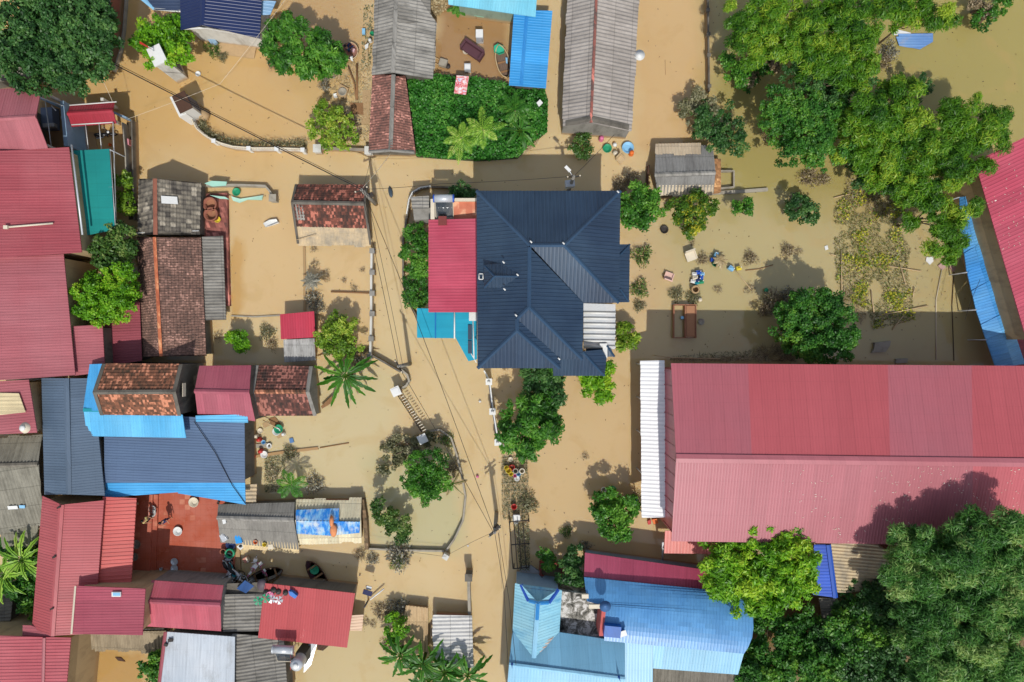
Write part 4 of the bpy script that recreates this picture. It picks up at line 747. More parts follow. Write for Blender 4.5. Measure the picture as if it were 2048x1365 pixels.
def crown_points(blobs, sty, scale=1.0, dens=1.0):
    st = STY[sty]; PP, DD, NN, TT = [], [], [], []
    dens *= 1.2 if sty != 'bamboo' else .9
    for bl in blobs:
        px, py, rp, zt = bl[:4]; k = (H - zt) / H * S; R = rp * k * 1.06; Rz = min(R * .75, zt * .55 + .1); c = P(px, py, zt); c[2] = zt - Rz
        m = max(3, int((R / .45) ** 2 * st['den'] * dens)); u = unit(m, -.35); rad = RNG.uniform(.55, 1.0, m) ** .6
        cc = c + u * np.array([R, R, Rz]) * rad[:, None] * (1 + .2 * RNG.normal(size=(m, 1))); cc[:, 2] = np.maximum(cc[:, 2], .1)
        rs = RNG.uniform(*st['rs'], m) * scale; ct = RNG.uniform(0, 1, m)
        big = np.array([mnoise.noise(Vector(p * .55)) for p in cc]) * .5
        for i in range(m):
            q = int(st['per'] * (rs[i] / .4) ** 1.4) + 4; w = unit(q, -.45); rr = RNG.uniform(.35, 1.05, q)[:, None]
            pos = cc[i] + w * rs[i] * rr * np.array([1, 1, .75])
            t = np.cross(w, unit(q)); nn = w * .6 + np.array([0, 0, .8]) + RNG.normal(size=(q, 3)) * .35
            dd = t + w * .7; dd[:, 2] -= st['droop']
            PP.append(pos); DD.append(dd); NN.append(nn); TT.append(.45 * ct[i] + .5 * RNG.uniform(0, 1, q) + big[i] + .03)
    return np.concatenate(PP), np.concatenate(DD), np.concatenate(NN), np.concatenate(TT)
def trunk(root, c, z, r=.14, limbs=4, spread=1.0, mat=None):
    mb = MB(); x, y = c[0], c[1]; zz = z * .55
    mb.tube([(x, y, -1), (x + .05, y + .03, zz * .4), (x - .04, y + .06, zz)], [r * 1.3, r, r * .8], 7)
    for i in range(limbs):
        a = i * 6.28 / limbs + random.random(); l = spread * (.6 + .5 * random.random())
        mb.tube([(x, y + .05, zz * (.6 + .3 * random.random())), (x + math.cos(a) * l * .5, y + math.sin(a) * l * .5, zz * 1.05), (x + math.cos(a) * l, y + math.sin(a) * l, z * .85)], [r * .6, r * .42, r * .15], 5)
    return mb.build('trunk', mat or M['trunk'], root)
LEAF = dict(dark=leaf((34, 72, 32), (72, 120, 58), (122, 164, 88)), green=leaf((36, 82, 22), (80, 144, 42), (130, 184, 66)), bright=leaf((62, 120, 14), (126, 188, 34), (186, 216, 58)),
            yellow=leaf((72, 112, 24), (142, 180, 52), (202, 210, 88)), bamboo=leaf((40, 92, 16), (104, 158, 32), (178, 200, 60)), needle=leaf((42, 94, 36), (94, 150, 64), (172, 198, 114)),
            forest=leaf((36, 86, 28), (78, 140, 48), (132, 180, 64)), muddy=leaf((104, 88, 66), (158, 140, 108), (196, 180, 148), trans=.1), mixed=leaf((78, 84, 52), (120, 120, 84), (170, 164, 130), trans=.15), ash=leaf((84, 84, 72), (136, 134, 120), (196, 190, 170), trans=.1), fruit=leaf((48, 88, 22), (92, 136, 36), (216, 206, 60)), olive=leaf((42, 78, 28), (84, 124, 50), (152, 172, 92)), palm=leaf((86, 146, 34), (160, 206, 70), (224, 230, 130)), creeper=leaf((40, 104, 32), (78, 150, 54), (130, 190, 80)), frond=leaf((36, 90, 20), (76, 140, 40), (140, 182, 72)), dry=leaf((150, 128, 92), (188, 166, 124), (214, 198, 160), trans=.15))
def tree(name, label, blobs, mat, sty, cat='tree', group=None, dens=1.0, scale=1.0, tr=.14, limbs=4):
    ctr = np.mean([P(*b[:2], b[3]) for b in blobs], axis=0); zt = max(b[3] for b in blobs)
    root = thing(name, label, cat, (ctr[0], ctr[1], 0), group); st = STY[sty]
    p, d, n_, t = crown_points(blobs, sty, scale, dens); m = len(p)
    leaf_mesh('crown', p, d, n_, st['L'] * scale * RNG.uniform(.7, 1.25, m), st['W'] * scale * RNG.uniform(.75, 1.2, m), t, LEAF[mat], root)
    trunk(root, ctr, zt, tr, limbs, spread=max(.3, .5 * np.std([P(*b[:2], b[3])[0] for b in blobs]) + .5)); return root
def B(z, *bs): return [(x, y, r, z + (0.35 * (i % 3) - .35) * min(1, z / 4)) for i, (x, y, r) in enumerate(bs)]
tree('dark_tree', 'large dark broadleaf tree covering the top left corner', B(6.6, (60, 35, 72), (140, 25, 66), (28, 108, 58), (108, 108, 56), (168, 92, 44), (0, 50, 60), (150, 62, 52), (62, 85, 60), (130, 135, 26), (185, 40, 30), (80, 5, 60)), 'dark', 'broad', tr=.3, limbs=6)
tree('starfruit_tree', 'light green feathery tree with spiky arms between the lane and the white gate pillar', B(3.6, (325, 65, 36), (290, 78, 30), (345, 92, 26), (315, 104, 22), (300, 46, 22), (268, 82, 12), (340, 55, 24), (298, 125, 8)), 'bright', 'broad')
tree('rounded_tree', 'dense rounded green tree sprawling beside the navy tiled villa', B(4.0, (556, 58, 36), (600, 92, 42), (640, 104, 36), (666, 110, 22), (545, 92, 28), (608, 136, 20), (580, 46, 22), (625, 75, 28), (570, 120, 20)), 'green', 'mango', tr=.18)
tree('guava_tree', 'yellowish green tree beside the muddy pens west of the reddish tiled house', B(2.4, (650, 215, 24), (640, 250, 30), (685, 260, 28), (660, 275, 24), (668, 236, 26), (690, 245, 18), (628, 262, 14)), 'yellow', 'sparse', dens=1.5)
tree('loquat_tree', 'tree with light leaf tips beside the teal net and above the round green tree', B(3.4, (215, 478, 32), (240, 470, 22), (190, 490, 20), (225, 505, 26), (250, 498, 16), (200, 515, 18), (230, 535, 18)), 'olive', 'broad', dens=.9)
tree('round_green_tree', 'round bright green tree squeezed between red roofs and the long tiled house', B(4.2, (190, 600, 42), (225, 580, 34), (165, 585, 32), (200, 560, 32), (175, 618, 26), (232, 612, 24), (205, 626, 20), (240, 545, 18)), 'bright', 'fine')
tree('fence_shrub', 'small yellow green shrub on the wall strip beside the teal net, upper of the two', B(1.6, (245, 365, 12), (238, 350, 10), (252, 360, 8)), 'yellow', 'broad', 'shrub'); tree('fence_shrub', 'small yellow green shrub on the wall strip beside the teal net, lower of the two', B(1.6, (244, 402, 16), (252, 410, 10), (236, 415, 9)), 'yellow', 'broad', 'shrub')
tree('hedge_tree', 'bright green tree against the red side roof of the navy house', B(2.7, (830, 465, 20), (826, 500, 24), (840, 522, 18), (842, 480, 18), (828, 530, 20), (840, 545, 12)), 'green', 'fine'); tree('hedge_tree', 'darker green tree above the cyan awning by the red side roof', B(2.2, (832, 588, 24), (822, 574, 16), (842, 600, 16), (840, 572, 14)), 'forest', 'fine')
tree('small_dark_tree', 'small dark green tree in the shaded strip north of the navy house', B(2.0, (922, 380, 16), (936, 384, 12), (912, 384, 10)), 'dark', 'fine')
tree('bright_shrub', 'small vivid green shrub in the shaded garden below the grey porch roof', B(1.6, (470, 684, 20), (485, 680, 13), (458, 678, 10), (478, 700, 8)), 'bright', 'fine', 'shrub')
tree('yellow_green_tree', 'yellow green round tree beside the tiny crimson privy roof', B(2.6, (672, 662, 30), (660, 690, 26), (690, 688, 22), (655, 670, 20), (685, 655, 20)), 'yellow', 'fine')
tree('palm_shade_tree', 'dark green leafy tree tucked under the south eave of the navy house', B(3.4, (1058, 756, 22), (1092, 764, 26), (1118, 790, 14), (1075, 785, 18), (1110, 770, 16)), 'dark', 'mango')
tree('twin_crown_tree', 'dense green twin-crowned tree standing by the white fence post on the lane', B(4.3, (1075, 812, 32), (1040, 836, 30), (1085, 858, 30), (1040, 878, 34), (1060, 900, 22), (1012, 868, 16), (1098, 838, 22), (1062, 845, 26)), 'green', 'mango', tr=.18)
tree('golden_shrub', 'vivid yellow green shrub below the south-east corner of the navy house', B(2.6, (1194, 774, 26), (1214, 745, 15), (1190, 757, 20), (1217, 730, 9), (1205, 790, 12)), 'bright', 'mango', 'shrub'); tree('golden_shrub', 'vivid yellow green shrub beside the white slatted canopy', B(2.0, (1248, 670, 20), (1266, 680, 11), (1240, 690, 8)), 'yellow', 'mango', 'shrub')
tree('longan_tree', 'deep green tree between the navy roof and the mud striped hut', B(3.0, (1285, 400, 30), (1268, 430, 20), (1306, 430, 20), (1288, 450, 12), (1310, 386, 13), (1262, 412, 16)), 'green', 'broad')
tree('yellow_fruit_tree', 'bushy tree sprinkled with yellow fruit just below the mud striped hut', B(2.6, (1362, 415, 22), (1402, 404, 28), (1425, 410, 14), (1395, 440, 24), (1385, 460, 11), (1380, 425, 22)), 'fruit', 'fine')
tree('young_tree', 'slim green young tree right of the yellow fruit tree', B(2.0, (1490, 402, 15), (1476, 412, 10), (1495, 426, 10)), 'green', 'fine')
tree('garden_tree', 'dark green tree with grey muddy twigs in the flooded garden left of the weed raft', B(2.2, (1607, 414, 24), (1626, 430, 14), (1592, 400, 12), (1620, 408, 14)), 'dark', 'fine')
tree('pomelo_tree', 'big round dark green tree with yellow flecks on the north side of the red factory', B(4.4, (1640, 645, 60), (1598, 650, 36), (1688, 650, 40), (1650, 692, 38), (1640, 605, 32), (1690, 695, 30), (1668, 615, 30), (1610, 685, 30), (1605, 615, 28)), 'forest', 'fine', tr=.2, limbs=6)
tree('ivy_bush', 'bush smothered by ivy standing alone in water right of the long grey barn', B(2.4, (1428, 240, 36), (1460, 268, 28), (1482, 284, 18), (1440, 288, 16), (1410, 258, 16), (1415, 225, 14)), 'dark', 'fine', 'bush'); tree('mud_vine', 'mud grey vines with one bright sprig at the end of the thin garden wall', B(1.9, (1400, 200, 20), (1384, 222, 18), (1425, 212, 16)), 'mixed', 'fine', 'bush')
tree('muddy_vine_bush', 'vine covered bush with mud grey rim left of the bamboo grove', B(2.2, (1470, 130, 20), (1500, 148, 26), (1480, 150, 18), (1520, 128, 20), (1462, 115, 14)), 'green', 'fine', 'bush'); tree('ashen_vines', 'ash grey drowned vines between the bamboo and the green crowns', B(2.0, (1530, 118, 18), (1548, 128, 18), (1500, 160, 14), (1545, 105, 14)), 'muddy', 'fine', 'bush')
for lb, z, bs, mt in (('yellow green bamboo clump nearest the thin garden wall at the top', 6, ((1478, 20, 26), (1508, 92, 34), (1545, 72, 42), (1580, 40, 46), (1530, 20, 36), (1612, 62, 42), (1500, 60, 22)), 'bamboo'),
                      ('pale yellow bamboo clump left of the floating blue sheet at the top', 6.5, ((1650, 30, 52), (1700, 60, 46), (1740, 32, 44), (1690, 105, 40), (1640, 100, 44), (1732, 100, 32), (1720, 150, 24)), 'bamboo'),
                      ('long bamboo spray overhanging the pond along the top edge', 6.0, ((1790, 12, 30), (1840, 12, 28), (1880, 16, 26), (1903, 36, 11), (1815, 5, 30)), 'bamboo'),
                      ('bamboo clump in the middle of the grove above the dark pond gap', 6.2, ((1790, 200, 44), (1828, 188, 30), (1755, 235, 42), (1802, 262, 44), (1772, 310, 42), (1740, 205, 34), (1735, 275, 36), (1845, 255, 32), (1830, 320, 38)), 'bamboo'),
                      ('wide feathery bamboo clump pointing toward the right edge', 6.2, ((1900, 250, 50), (1960, 222, 44), (2000, 262, 32), (1940, 282, 42), (2010, 236, 18), (1870, 300, 44), (1972, 302, 34), (1925, 325, 36)), 'bamboo'),
                      ('bamboo clump hanging over the top of the blue canopy', 6.0, ((1800, 352, 38), (1850, 372, 40), (1900, 350, 40), (1862, 420, 34), (1902, 432, 34), (1892, 482, 28), (1930, 490, 22), (1908, 515, 12), (1948, 415, 18)), 'bamboo')):
    tree('bamboo_clump', lb, B(z, *bs), mt, 'bamboo', 'bamboo', 'bamboo clumps of the north-east grove', tr=.08, limbs=7)
tree('grove_tree', 'dark green tree in the shaded heart of the bamboo grove', B(5.4, (1642, 150, 40), (1690, 160, 40), (1722, 140, 32), (1602, 140, 26), (1660, 120, 26)), 'dark', 'fine', tr=.2); tree('grove_tree', 'broad mid green tree on the pond bank left of the bamboo', B(5.6, (1580, 230, 46), (1620, 270, 46), (1570, 192, 32), (1660, 222, 46), (1702, 270, 42), (1650, 298, 30), (1600, 296, 24), (1542, 232, 16), (1620, 205, 40)), 'forest', 'fine', tr=.25, limbs=6); tree('grove_tree', 'dark bushy tree over the water above the weed raft', B(3.6, (1745, 332, 32), (1780, 345, 26), (1730, 310, 20), (1850, 168, 20)), 'dark', 'fine')
tree('pond_bush', 'green bush with mud grey vines standing in the pond at the top right', B(1.8, (1972, 36, 15), (1985, 26, 14), (2010, 6, 18)), 'green', 'fine', 'bush'); tree('pond_vines', 'mud grey vines beside the green pond bush at the top edge', B(1.5, (1955, 6, 16), (1980, 12, 14)), 'muddy', 'fine', 'bush')
tree('mango_tree', 'big bright lime green tree between the red factory and the curved blue roof', B(6.6, (1470, 1128, 46), (1530, 1120, 46), (1590, 1120, 46), (1450, 1170, 34), (1510, 1178, 44), (1570, 1188, 44), (1540, 1216, 30), (1600, 1160, 36), (1622, 1118, 22), (1440, 1140, 22)), 'bright', 'mango', tr=.28, limbs=7, dens=1.3)
for lb, z, bs in (('shadowy green tree at the bottom edge beside the curved blue roof', 3.6, ((1500, 1342, 38), (1550, 1312, 32), (1540, 1350, 36), (1480, 1360, 28), (1575, 1285, 20))), ('bushy green tree right of the shadowy one at the bottom edge', 4.0, ((1620, 1300, 46), (1660, 1340, 50), (1610, 1350, 36), (1690, 1360, 40))), ('mottled green tree left of the feathery grove in the lower right corner', 4.2, ((1722, 1240, 30), (1690, 1262, 28), (1740, 1290, 44), (1770, 1340, 44), (1710, 1300, 36))), ('thin green sapling in the dark gap below the lime green tree', 3.0, ((1520, 1248, 18), (1585, 1268, 18), (1565, 1255, 14)))):
    tree('shade_tree', lb, B(z, *bs), 'forest', 'broad', group='trees in the dark lower right corner', dens=1.4)
for lb, z, bs in (('feathery tree whose tip overlaps the factory eave, left of the lower right grove', 9.0, ((1830, 1112, 42), (1880, 1130, 50), (1802, 1170, 28), (1900, 1182, 44), (1850, 1165, 36), (1850, 1085, 18))), ('feathery tall tree shading the factory roof at the right edge', 10.2, ((1960, 1082, 44), (2010, 1100, 50), (2044, 1062, 26), (1990, 1160, 50), (2040, 1150, 44), (1940, 1120, 30))), ('feathery tall tree at the middle of the lower right grove', 9.4, ((1870, 1240, 50), (1930, 1262, 54), (1905, 1320, 52), (1850, 1290, 30), (1960, 1340, 50), (1890, 1365, 40))), ('feathery tall tree in the lower right corner itself', 9.8, ((1990, 1252, 54), (2040, 1212, 54), (2040, 1320, 54), (2000, 1310, 44), (2020, 1370, 50)))):
    tree('feathery_tree', lb, B(z, *bs), 'needle', 'needle', group='feathery trees of the lower right grove', tr=.25, limbs=7)
tree('islet_tree', 'deep green leafy tree beside the sliding gate pillar and the lane', B(3.4, (850, 962, 34), (832, 930, 24), (870, 930, 24), (826, 966, 22), (886, 966, 18), (860, 1000, 18), (845, 985, 22)), 'green', 'fine', tr=.16); tree('dead_branches', 'grey brown leafless looking branches behind the sliding gate pillar', B(1.1, (802, 890, 26), (775, 932, 16), (838, 880, 16), (815, 912, 20), (860, 886, 14)), 'mixed', 'fine', 'bush', dens=.8)
tree('pond_tree', 'small dark tree leaning over the walled pond right of the tarpaulin shed', B(2.2, (768, 1035, 24), (796, 1056, 24), (754, 1020, 14), (800, 1074, 12), (780, 1045, 20)), 'olive', 'fine'); tree('jasmine_tree', 'green tree with a pale streak of mud beside the white lean-to roof', B(2.8, (1214, 998, 16), (1225, 1040, 32), (1245, 1060, 20), (1262, 1014, 20), (1200, 1024, 14), (1225, 1068, 14), (1240, 1025, 22)), 'green', 'broad')
tree('planter_tree', 'dark green leafy tree against the pink eave strip of the curved hall', B(2.6, (1152, 1118, 18), (1136, 1150, 20), (1150, 1160, 16), (1140, 1130, 16)), 'dark', 'broad'); tree('planter_shrub', 'small green shrub inside the red hexagonal planter', B(1.7, (1094, 1125, 13), (1090, 1112, 9), (1098, 1138, 9)), 'forest', 'broad', 'shrub')
tree('lime_tree', 'vivid green small tree left of the mud covered hut', B(1.9, (790, 1250, 18), (786, 1280, 13), (804, 1262, 12), (778, 1268, 10)), 'bright', 'fine'); tree('corner_tree', 'green bushy tree touching the pale metal roof at the bottom edge', B(2.8, (300, 1335, 22), (312, 1354, 18), (290, 1350, 16), (306, 1315, 12)), 'forest', 'broad')
tree('potted_shrub', 'green and mud grey shrub at the mouth of the long grey barn', B(1.2, (1160, 282, 14), (1165, 297, 13), (1148, 292, 9)), 'olive', 'fine', 'shrub')
for nm_, lb_, p_, k_, loc_ in LATE: tag(leaf_mesh(nm_, p_, RNG.normal(size=(k_, 3)) * [1, 1, .1], np.repeat([[0, 0, 1.0]], k_, 0) + RNG.normal(size=(k_, 3)) * .2, RNG.uniform(.06, .2, k_), RNG.uniform(.025, .05, k_), RNG.uniform(.3, 1, k_), leaf((206, 180, 150), (232, 214, 190), (250, 244, 232), trans=0), loc=loc_), lb_, 'leaves', kind='stuff')
for lb, z, bs in (('dark leafy tree closing the gap between shaded shed and feathery grove', 4.6, ((1755, 1215, 40), (1790, 1250, 44), (1775, 1300, 46), (1820, 1330, 46), (1735, 1350, 40), (1800, 1365, 40))), ('dark leafy tree under the lime green tree beside the leaning grey lean-to', 3.6, ((1700, 1232, 26), (1672, 1290, 34), (1718, 1268, 34)))):
    tree('shade_tree', lb, B(z, *bs), 'dark', 'broad', group='trees in the dark lower right corner', dens=1.4)
tree('undergrowth_tree', 'dark green undergrowth below the banana plants at the left edge', B(1.9, (40, 1180, 26), (60, 1160, 20), (50, 1215, 24), (15, 1175, 22), (66, 1200, 16), (30, 1110, 24), (60, 1110, 18), (8, 1090, 20)), 'forest', 'broad', 'bush')
# palms and bananas
def frond_leaves(root, c, n, Lf, lift, droop, mat, lw=.06, ll=.5, name='frond', seed=0, elev=(.1, .9), each=True):
    rg = np.random.default_rng(seed); out = []
    for i in range(n):
        a = 2 * math.pi * (i + rg.uniform(-.35, .35)) / n; e = rg.uniform(*elev); L = Lf * rg.uniform(.75, 1.15); m = 15
        t = np.linspace(.08, 1, m); r = L * t * math.cos(e * .8); z = L * (t * math.sin(e) * lift - droop * t ** 2)
        ax = np.c_[c[0] + r * math.cos(a), c[1] + r * math.sin(a), c[2] + z]; sd = np.array([-math.sin(a), math.cos(a), 0]); ra = np.array([math.cos(a), math.sin(a), 0])
        ln = ll * np.sin(np.pi * (.12 + .82 * t)) ; pos, dd = [], []
        for s_ in (-1, 1):
            d = sd * s_ * .85 + ra * .55 + np.array([0, 0, -.25]); pos.append(ax + d * ln[:, None] * .5); dd.append(np.repeat(d[None], m, 0))
        pos.append(ax); dd.append(np.repeat((ra + [0, 0, -.1])[None], m, 0)); LL = np.r_[ln, ln, np.full(m, L / m * 1.6)]
        pos = np.concatenate(pos); dd = np.concatenate(dd); q = len(pos)
        leaf_mesh(name, pos, dd, np.repeat([[0, 0, 1.0]], q, 0) + rg.normal(size=(q, 3)) * .25, LL, np.full(q, lw), rg.uniform(.1, .9, q) * .6 + rg.uniform(0, .4), mat, root)
def palm(name, label, px, py, z, n, Lf, mat='palm', group=None, ll=.42, lw=.075, seed=1, elev=(.1, .9), lift=.8, droop=.45):
    root = thing(name, label, 'palm', P(px, py, z) * (1, 1, 0), group); c = P(px, py, z); frond_leaves(root, c, n, Lf, lift, droop, LEAF[mat], lw, ll, seed=seed, elev=elev)
    mb = MB(); mb.tube([(c[0], c[1], -1), (c[0] + .03, c[1], z * .5), (c[0], c[1], z)], [.14, .1, .09], 7); mb.build('trunk', M['trunk'], root)
palm('areca_palm', 'lighter areca palm on the left over the green creeper', 922, 276, 2.6, 8, 1.7, group=None, seed=3); palm('areca_palm', 'taller areca palm right beside the leftmost one over the creeper', 966, 260, 3.0, 8, 1.75, seed=4); palm('areca_palm', 'darker areca palm over the creeper toward the blue shed roof', 1030, 222, 2.4, 8, 1.5, 'frond', seed=5)
palm('areca_palm', 'small areca palm below the wide slate blue roof', 583, 970, 1.8, 9, 1.4, 'frond', seed=6); palm('cycad', 'grey dusty cycad rosette at the low garden wall', 622, 562, .9, 20, .85, 'ash', ll=.16, lw=.05, seed=7, elev=(.1, .8)); palm('fan_palm', 'dark palm with light fronds beneath the navy south eave', 1098, 752, 3.0, 9, 1.2, 'frond', seed=8)
palm('yucca', 'pale variegated yucca beside the green and blue tubs', 1440, 522, .7, 12, .7, 'dry', ll=.14, lw=.06, seed=9); palm('garden_palm', 'tiny palm at the cyan roof edge of the flooded yard', 915, 16, .8, 8, .8, 'frond', seed=10, ll=.25)
def banana(name, label, px, py, z, n, Lf, seed=0, mat='frond', w=.21, group=None, elev=(.15, 1.1)):
    root = thing(name, label, 'banana plant', P(px, py, z) * (1, 1, 0), group); c = P(px, py, z); rg = np.random.default_rng(seed)
    for i in range(n):
        a = 2 * math.pi * (i + rg.uniform(-.4, .4)) / n; e = rg.uniform(*elev); L = Lf * rg.uniform(.7, 1.1); m = 18; mb = MB(); vs, uvs, fs = [], [], []
        tw = rg.uniform(-.6, .6)
        for k in range(m):
            t = k / (m - 1); r = L * t * math.cos(e * .7); zz = c[2] + L * (t * math.sin(e) * .8 - .55 * t * t); x, y = c[0] + r * math.cos(a), c[1] + r * math.sin(a)
            ww = w * (max(0.0, math.sin(math.pi * min(1, .06 + t * .94))) ** .55) * (0.12 if t < .16 else 1)
            sx, sy = -math.sin(a), math.cos(a); j1, j2 = ww * rg.uniform(.45, 1.1), ww * rg.uniform(.45, 1.1)
            vs += [(x - sx * j1, y - sy * j1, zz + .1 * ww + tw * .3 * j1), (x, y, zz - .02), (x + sx * j2, y + sy * j2, zz + .1 * ww - tw * .3 * j2)]
            if k: b = 3 * k; fs += [(b - 3, b - 2, b + 1, b), (b - 2, b - 1, b + 2, b + 1)]
        mb.add(vs, fs, 0, True); o = mb.build('leaf_blade', LEAF[mat], root); q = len(fs); at = o.data.attributes.new('tone', 'FLOAT', 'FACE'); at.data.foreach_set('value', np.clip(rg.uniform(.1, .8) + rg.uniform(-.12, .12, q), 0, 1).astype(np.float32))
        mb = MB(); mb.tube([np.array(vs[3 * k + 1]) + (0, 0, .03) for k in range(0, m, 2)], list(np.linspace(.04, .012, len(range(0, m, 2)))), 4); mb.build('midrib', LEAF['yellow'], o)
    mb = MB(); mb.tube([(c[0], c[1], -1), (c[0], c[1], z)], [.16, .1], 8); mb.build('stem', LEAF['yellow'], root)
banana('banana_plant', 'big banana plant at the end of the spotted tiled house', 690, 752, 2.0, 16, 2.7, 11, elev=(.05, .6)); banana('banana_plant', 'banana plant at the left edge beside the long red roof, larger of the two', 45, 1120, 3.0, 14, 2.6, 12, 'palm'); banana('banana_plant', 'banana plant at the left edge, half cut by the frame', 8, 1150, 2.8, 12, 2.4, 13, 'palm')
banana('banana_plant', 'banana plant leaning over the lane beside the deep green leafy tree', 905, 968, 1.8, 7, 1.3, 14, 'dry'); banana('banana_plant', 'banana plant over the creeper next to the rubble corner', 1040, 262, 2.2, 8, 1.7, 15, 'frond', elev=(.1, .8))
for i, (x, y) in enumerate(((800, 1312), (845, 1330), (888, 1345), (935, 1352), (858, 1362))):
    banana('banana_plant', ['leftmost banana plant of the bottom clump reaching over the water', 'banana plant just below the mud covered hut', 'banana plant throwing leaf shadows on the silver grey roof', 'rightmost banana plant of the bottom clump near the lane', 'banana plant cut by the bottom edge under the clump'][i], x, y, 2.2, 12, 2.3, 20 + i, 'frond', group='banana clump at the bottom', elev=(.05, .9))
# dense creeper over the corner plot
cp = [(815, 160), (860, 150), (925, 150), (1012, 165), (1025, 178), (1088, 178), (1096, 200), (1094, 262), (1060, 292), (1035, 315), (955, 321), (880, 316), (832, 312), (826, 240)]
def inpoly(p, poly):
    x, y = p[:, 0], p[:, 1]; r = np.zeros(len(p), bool); j = len(poly) - 1
    for i in range(len(poly)):
        xi, yi = poly[i]; xj, yj = poly[j]; c = ((yi > y) != (yj > y)) & (x < (xj - xi) * (y - yi) / (yj - yi + 1e-9) + xi); r ^= c; j = i
    return r
def scatter(poly, n, z=0.5):
    a = np.array(poly, float); q = RNG.uniform(a.min(0), a.max(0), (int(n * 2.6) + 20, 2)); q = q[inpoly(q, poly)][:n]; k = (H - z) / H * S
    return np.c_[(q[:, 0] - 1024) * k, (682.5 - q[:, 1]) * k, np.full(len(q), z)]
p = scatter(cp, 15000, .8); hz = np.array([.55 * mnoise.noise(Vector((a[0] * .45, a[1] * .45, 3))) + .3 * mnoise.noise(Vector((a[0] * 1.6, a[1] * 1.6, 7))) for a in p]); p[:, 2] = .85 + hz + RNG.uniform(-.25, .15, len(p)); u = unit(len(p), .0)
tag(leaf_mesh('creeper', p, np.cross(u, unit(len(p))), u + [0, 0, 1.3], RNG.uniform(.14, .28, len(p)), RNG.uniform(.12, .2, len(p)), .42 + hz * .9 + RNG.uniform(-.28, .3, len(p)), LEAF['creeper'], loc=P(950, 235, 0)), 'dense mat of dark green creeper covering the whole corner plot', 'creeper', kind='stuff')
mb = MB(); mb.prism([P(*q, .4)[:2] for q in cp], -1, .35); tag(mb.build('garden_bed', plain((60, 70, 40), .9)), kind='structure')
# drowned shrubs: a few prototypes, copied
def make_shrub(mat, seed, dens=1.0, flat=.7, tw='muddy'):
    def f():
        rg = np.random.default_rng(seed); root = thing('shrub', 'x', 'shrub', (0, 0, 0)); n = int(300 * dens); u = unit(n, 0.0); r = rg.uniform(.25, 1.0, n) ** .7
        p = u * r[:, None] * [.75, .75, .75 * flat] * (1 + .22 * np.sin(3 * np.arctan2(u[:, 1], u[:, 0]) + seed))[:, None]; leaf_mesh('foliage', p, u + rg.normal(size=(n, 3)) * .6, u + [0, 0, .8], rg.uniform(.12, .22, n), rg.uniform(.04, .09, n), rg.uniform(0, 1, n), LEAF[mat], root)
        mb = MB()
        for i in range(9):
            a = i * .7 + rg.uniform(0, .5); l = rg.uniform(.5, .85); mb.tube([(0, 0, -.5), (math.cos(a) * l * .5, math.sin(a) * l * .5, .28), (math.cos(a) * l, math.sin(a) * l, .5 * flat)], [.03, .02, .008], 4)
        mb.build('stem', M['trunk'], root); return root
    return f
SH = [Proto(make_shrub('muddy', 1)), Proto(make_shrub('mixed', 2, 1.2)), Proto(make_shrub('ash', 3, 1.1, .9)), Proto(make_shrub('olive', 4, 1.3, .9)), Proto(make_shrub('muddy', 5, .45, .5))]
